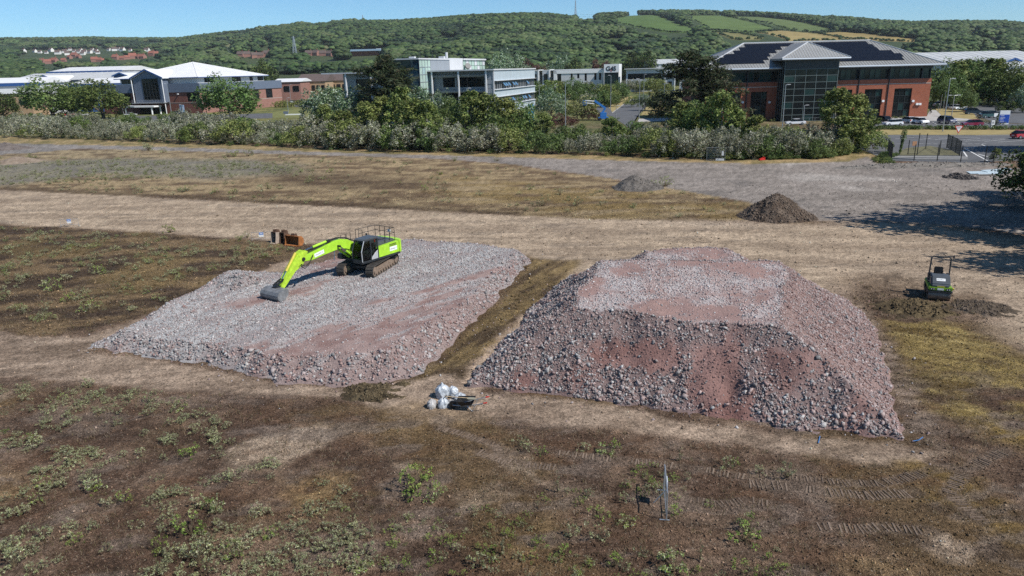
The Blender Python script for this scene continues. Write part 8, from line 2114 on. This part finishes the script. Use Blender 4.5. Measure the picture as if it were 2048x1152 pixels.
hb_ = MB(); hb_.bb(-.11, .11, -.10, .12, 1.66, 1.75); hb_.build('hair', M_BLACK, per, bevel=.03)
bg = MB(); bg.bb(-.08, .08, -.2, .2, 0, .34); bg.tube([(0, -.1, .34), (0, 0, .46), (0, .1, .34)], .015, 5); bo = bg.build('hand_bag', M_BLACK); bo.location = (g.x + .26, g.y - .10, .55); bo.rotation_euler = (0, 0, 2.6); tag(bo, 'dark bag held by the walking person', 'bag')

# ------------------------------------------------------------------ weeds on the open ground
GREYW = [(0.28, 0.30, 0.14), (0.35, 0.36, 0.20), (0.23, 0.26, 0.10), (0.42, 0.41, 0.27)]
LIMEW = [(0.18, 0.25, 0.045), (0.24, 0.31, 0.065), (0.13, 0.19, 0.035), (0.29, 0.34, 0.10)]
DRYW = [(0.26, 0.23, 0.14), (0.20, 0.19, 0.10), (0.16, 0.17, 0.09)]
WEEDM = []
for k in range(9):
    r = np.random.default_rng(920 + k)
    n = (16, 20, 14, 22, 12, 18, 10, 16, 14)[k]
    a = r.uniform(0, 6.283, n); d = r.random(n) ** 0.7 * (.5 if k != 6 else .15)
    z = r.uniform(.12, .75, n) * (1 - d * .7) * (1.0 if k != 6 else 1.8)
    c = np.stack([d * np.cos(a), d * np.sin(a), z], 1)
    V, F, Cc = leaves(c, r.uniform(.06, .13, n), 13, .044, [GREYW, LIMEW, GREYW, GREYW + LIMEW, LIMEW, GREYW, DRYW, GREYW + DRYW, LIMEW][k], 930 + k, up=.5, asp=.38, shell=.2)
    mb = MB()
    for i in range(n): mb.tube([(0, 0, 0), tuple(c[i] * [.5, .5, .6]), tuple(c[i])], [.012, .009, .005], 3)
    sv = np.array(mb.v); sf = np.array([f for f in mb.f if len(f) == 4])
    Vt = np.concatenate([V, sv]); Ft = np.concatenate([F, sf + len(V)]); Ct = np.concatenate([Cc, np.tile((.17, .13, .08), (len(sv), 1))])
    o = np_mesh('weed', Vt, Ft, M_LEAF, col=Ct); WEEDM.append(o.data); bpy.data.objects.remove(o)
def weed(u, v, s_, k, lb, gp, z=0.0, cat='weed', name='weed'):
    g = G(u, v); o = bpy.data.objects.new(name, WEEDM[k]); COL.objects.link(o)
    o.location = (g.x, g.y, ground_h(g.x, g.y) - .02); o.rotation_euler = (0, 0, rnd.uniform(0, 6.28)); o.scale = (s_ * rnd.uniform(.9, 1.3), s_ * rnd.uniform(.9, 1.3), s_ * rnd.uniform(.8, 1.2))
    return tag(o, lb, cat, gp)
weed(826, 985, 1.25, 1, 'largest bright green bush in the middle of the foreground', None, cat='bush', name='bush'); weed(840, 972, 1.1, 4, 'upright green shoots behind the largest foreground bush', None, cat='bush', name='bush')
weed(872, 1002, .8, 3, 'low green bush just right of the largest foreground bush', None, cat='bush', name='bush'); weed(1486, 1080, .95, 4, 'bright green bush right of the foreground barrier', None, cat='bush', name='bush'); weed(1500, 1060, .8, 3, 'taller green sprig behind the bush right of the barrier', None, cat='bush', name='bush'); weed(1490, 1145, .7, 4, 'green bush at the bottom edge right of the middle', None, cat='bush', name='bush')
LW = [(70, 945, .6), (130, 935, .5), (60, 880, .8), (75, 890, .9), (170, 965, .5), (190, 980, .6), (230, 850, .6), (260, 800, .7), (300, 805, .8), (360, 820, .8), (420, 865, .7), (430, 885, .6), (380, 910, .9), (440, 915, .6), (330, 915, .4), (140, 930, .8), (90, 970, .6), (125, 972, .6), (190, 975, .8), (250, 1000, .6), (230, 1005, .7), (300, 1010, .5), (405, 1015, .9), (420, 1018, .8), (340, 1035, .6), (325, 1060, .5), (380, 1065, 1.0), (270, 1055, .5), (85, 1080, .8), (40, 1020, .6), (75, 1000, .6), (20, 1100, .7), (30, 1135, 1.0), (320, 1100, .7), (350, 1105, .6), (400, 1125, 1.0), (410, 1145, .8), (470, 1115, .8), (540, 1125, .7), (580, 1110, .8), (540, 1075, .5), (640, 1095, .6), (690, 1080, .6), (730, 1110, .8), (720, 1140, .7), (620, 1145, .5), (180, 1060, .5), (150, 1085, .5), (215, 1100, .5), (50, 800, .7), (100, 805, .5), (125, 800, .5), (175, 770, .7), (290, 870, .4), (10, 865, .4)]
for i, (u, v, s_) in enumerate(LW):
    weed(u, v, s_ * 0.95, (0, 2, 3, 5, 0, 1, 7)[i % 7], 'bushy grey green weed on the dark earth in the left foreground', 'weeds in the left foreground')
RW = [(1060, 900, .7), (1085, 905, .5), (1040, 890, .7), (1170, 900, .7), (1215, 905, .8), (1230, 895, .6), (1115, 985, .6), (1175, 995, .5), (1200, 1035, .7), (1190, 1075, .9), (1140, 1075, .7), (1250, 1045, .7), (1130, 1110, .6), (1005, 1110, .7), (960, 1130, .8), (1060, 1120, .5), (1280, 1110, .5), (1330, 1120, .8), (1350, 1140, .9), (1230, 1130, .8), (1400, 1120, .5), (1250, 1000, .6), (1160, 1010, .5), (880, 1060, .4), (800, 1060, .5), (690, 1020, .4), (1350, 1030, .7), (1360, 920, .6), (1450, 935, .8), (1470, 930, .6), (1575, 955, .8), (1520, 945, .6), (1420, 1010, .4), (1560, 1140, .5), (745, 1060, .5), (655, 1060, .6)]
for i, (u, v, s_) in enumerate(RW):
    weed(u, v, s_ * 0.95, (2, 4, 7, 0, 3, 8, 6)[i % 7], 'straggly weed on the brown earth around the foreground barrier', 'weeds in the middle foreground')
MW = [(85, 575, 1.2), (110, 580, 1.3), (130, 560, 1.1), (200, 545, 1.0), (240, 530, 1.3), (275, 540, 1.1), (280, 560, .9), (180, 620, 1.3), (40, 560, .9), (135, 600, 1.0), (160, 590, 1.0), (60, 520, 1.0), (330, 530, .9), (425, 540, .8), (230, 500, 1.0), (340, 465, 1.2), (290, 500, .9), (200, 480, .8), (60, 465, .8), (20, 540, .9), (390, 510, .8), (480, 480, .8), (495, 475, .9), (15, 590, 1.0), (320, 500, .8), (360, 560, .7), (20, 500, .9), (140, 500, .8), (90, 620, .9), (470, 500, .7), (545, 500, .8), (560, 498, .7), (580, 500, .8), (530, 515, .6), (430, 500, .7)]
for i, (u, v, s_) in enumerate(MW):
    weed(u, v, s_ * .95, (0, 3, 5, 1, 7, 2)[i % 6], 'grey green weed in the brown plot between the two sand tracks', 'weeds in the plot left of the excavator')
UW = [(297, 301, 2.6), (327, 305, 1.5), (272, 304, 1.2), (470, 312, 2.0), (495, 312, 2.2), (455, 314, 1.6), (505, 310, 1.6), (372, 383, 1.6), (365, 384, 1.3), (465, 388, 1.3), (325, 380, 1.3), (272, 377, 1.2), (525, 382, 1.5), (535, 378, 1.2), (560, 378, 1.0), (430, 385, 1.0), (130, 375, 1.2), (50, 370, 1.3), (100, 368, 1.1), (620, 365, 1.3), (690, 380, 1.2), (660, 345, 1.2), (1085, 412, 1.5), (1152, 412, 1.5), (1120, 390, 1.2), (1060, 378, 1.0), (960, 390, 1.1), (850, 380, 1.1), (870, 370, 1.0), (900, 405, 1.0), (1310, 372, 1.5), (1330, 373, 1.7), (740, 320, 1.2), (910, 322, 1.3), (995, 322, 1.3), (560, 316, 1.2), (590, 312, 1.0), (62, 318, 1.5), (70, 345, 1.2), (880, 350, 1.0), (800, 345, 1.1)]
for i, (u, v, s_) in enumerate(UW):
    weed(u, v, s_ * .95, (0, 3, 5, 1, 7, 2)[i % 6], 'small bush on the ochre grass of the upper field', 'small bushes in the upper field')
weed(300, 300, 3.0, 7, 'pale tall bush standing on the edge of the grey strip road at left', None, cat='bush', name='bush')
# dead twigs, the uncountable small growth, and the green verge
def scatter_px(poly, n, zc=0.0):
    W = np.array(Gxy(poly)); x = RNG.uniform(W[:, 0].min(), W[:, 0].max(), n); y = RNG.uniform(W[:, 1].min(), W[:, 1].max(), n)
    k = sdf(x, y, W) > 0; return x[k], y[k]
def patch(name, poly, n, smin, smax, meshes, thr=0.45, sc=2.5):
    x, y = scatter_px(poly, n); k = fbm(x, y, sc, 3, 951) > thr; x, y = x[k], y[k]
    s_ = RNG.uniform(smin, smax, len(x)); gn_scatter(name, np.stack([x, y, 0 * x - .02], 1), np.stack([s_ * 1.2, s_ * 1.2, s_], 1), RNG.uniform(0, 6.28, len(x)), meshes)
patch('undergrowth', [(-40, 775), (150, 770), (440, 800), (470, 900), (760, 1010), (780, 1152), (760, 1190), (-60, 1190)], 1700, .2, .55, [WEEDM[0], WEEDM[2], WEEDM[5], WEEDM[7]], .46)
patch('undergrowth', [(760, 1190), (780, 1040), (1000, 1010), (1300, 900), (1560, 950), (1600, 1190)], 420, .15, .42, [WEEDM[2], WEEDM[4], WEEDM[7], WEEDM[8]], .48)
patch('undergrowth', [(-200, 455), (0, 458), (450, 482), (600, 496), (520, 530), (250, 632), (100, 660), (-200, 640)], 1700, .25, .7, [WEEDM[0], WEEDM[3], WEEDM[5], WEEDM[7]], .46)
patch('undergrowth', [(-200, 330), (100, 310), (640, 315), (1030, 336), (1480, 405), (1480, 438), (1040, 428), (500, 402), (0, 376), (-200, 366)], 1900, .25, .75, [WEEDM[0], WEEDM[3], WEEDM[5], WEEDM[7]], .50, 6)
patch('undergrowth', [(60, 322), (560, 322), (640, 345), (420, 356), (0, 370), (-200, 350)], 1600, .3, .7, [WEEDM[0], WEEDM[5], WEEDM[3]], .36, 6)
VG = [PLANTS['green2'][1][0], PLANTS['green1'][1][0], WEEDM[1], PLANTS['green2'][1][0]]
patch('verge_weeds', [(-100, 268), (300, 285), (640, 300), (1000, 308), (1250, 314), (1450, 321), (1640, 320), (1740, 306), (1735, 296), (1450, 310), (1000, 300), (300, 277), (-100, 260)], 3000, .3, 1.0, VG, .40, 5)
patch('verge_weeds', [(1300, 311), (1450, 320), (1640, 318), (1720, 305), (1700, 300), (1450, 308)], 900, .5, 1.3, VG, .3, 5)
patch('verge_weeds', [(1740, 325), (1760, 312), (1800, 308), (1780, 322), (1800, 334), (1760, 336)], 260, .3, .9, VG, .3, 3)

# loose clods, pebbles and straw lying on the open ground: far too many to count
def ground_sample(x, y):
    i = np.clip(np.searchsorted(gY, y), 0, len(gY) - 1); j = np.clip(np.searchsorted(gS, x / (y + 16)), 0, len(gS) - 1)
    return Z[i, j], COLS[i, j], grain[i, j]
n = 150000
yy = 15.5 + 75 * RNG.random(n) ** 2.1; xx = yy * RNG.uniform(-0.80, 0.80, n)
zz, cc, gg = ground_sample(xx, yy)
k = (RNG.random(n) < np.where(gg > 0.7, 0.75, 0.22)) & (h_main(xx, yy) < 0.02) & (h_pad(xx, yy) < 0.02)
xx, yy, zz, cc = xx[k], yy[k], zz[k], cc[k]
size = np.clip(RNG.lognormal(math.log(0.021), 0.5, len(xx)), 0.010, 0.075) * np.clip(yy / 28, 0.9, 1.8)
cc = np.clip(cc * RNG.choice([0.55, 0.8, 1.1, 1.5, 2.2], len(xx), p=[.18, .25, .27, .20, .10])[:, None], 0.02, 0.5)
V, F, Cc = merge(ROCK_SMALL, np.stack([xx, yy, zz + size * 0.25], 1), size, cc)
tag(np_mesh('loose_clods', V, F, M_STONE, col=Cc), kind='stuff')
print('clods', len(xx))
n = 26000
yy = 15.5 + 60 * RNG.random(n) ** 1.8; xx = yy * RNG.uniform(-0.80, 0.80, n)
zz, cc, gg = ground_sample(xx, yy)
k = (gg > 0.75) & (fbm(xx, yy, 1.6, 3, 971) > 0.47) & (h_main(xx, yy) < 0.02) & (h_pad(xx, yy) < 0.02)
xx, yy, zz = xx[k], yy[k], zz[k]; m = len(xx)
B = 5                                                     # blades in a tuft
a = RNG.uniform(0, 6.283, (m, B)); ln = RNG.uniform(.04, .15, (m, B)) * np.clip(yy / 26, .9, 1.6)[:, None]; lean = RNG.uniform(.3, 1.2, (m, B))
px_, py_ = xx[:, None] + RNG.normal(0, .05, (m, B)), yy[:, None] + RNG.normal(0, .05, (m, B))
tx, ty, tz = px_ + np.cos(a) * ln * lean, py_ + np.sin(a) * ln * lean, zz[:, None] + ln
w = .008 * np.clip(yy / 24, .9, 2)[:, None]; ox, oy = -np.sin(a) * w, np.cos(a) * w
V = np.stack([np.stack([px_ - ox, py_ - oy, zz[:, None] - .01 + 0 * a], -1), np.stack([px_ + ox, py_ + oy, zz[:, None] - .01 + 0 * a], -1), np.stack([tx, ty, tz], -1)], 2).reshape(-1, 3)
cs = np.array([(.26, .19, .11), (.20, .13, .07), (.17, .13, .06), (.32, .26, .17), (.14, .13, .05)])[RNG.integers(0, 5, m * B)] * RNG.uniform(.7, 1.2, (m * B, 1))
tag(np_mesh('dry_grass', V, np.arange(len(V)).reshape(-1, 3), M_LEAF, col=np.repeat(cs, 3, 0)), kind='stuff')

# ------------------------------------------------------------------ summer haze over the whole valley
hz = MB(); hz.bb(-6500, 6500, -450, 7700, -2.4, 420)
hzm = bpy.data.materials.new('summer_haze'); hzm.use_nodes = True
hn = hzm.node_tree; hn.nodes.remove(hn.nodes['Principled BSDF'])
pv = hn.nodes.new('ShaderNodeVolumePrincipled'); pv.inputs['Density'].default_value = 0.00004; pv.inputs['Color'].default_value = (0.85, 0.92, 1.0, 1)
hn.links.new(pv.outputs[0], hn.nodes['Material Output'].inputs['Volume'])
tag(hz.build('haze', hzm), kind='stuff')
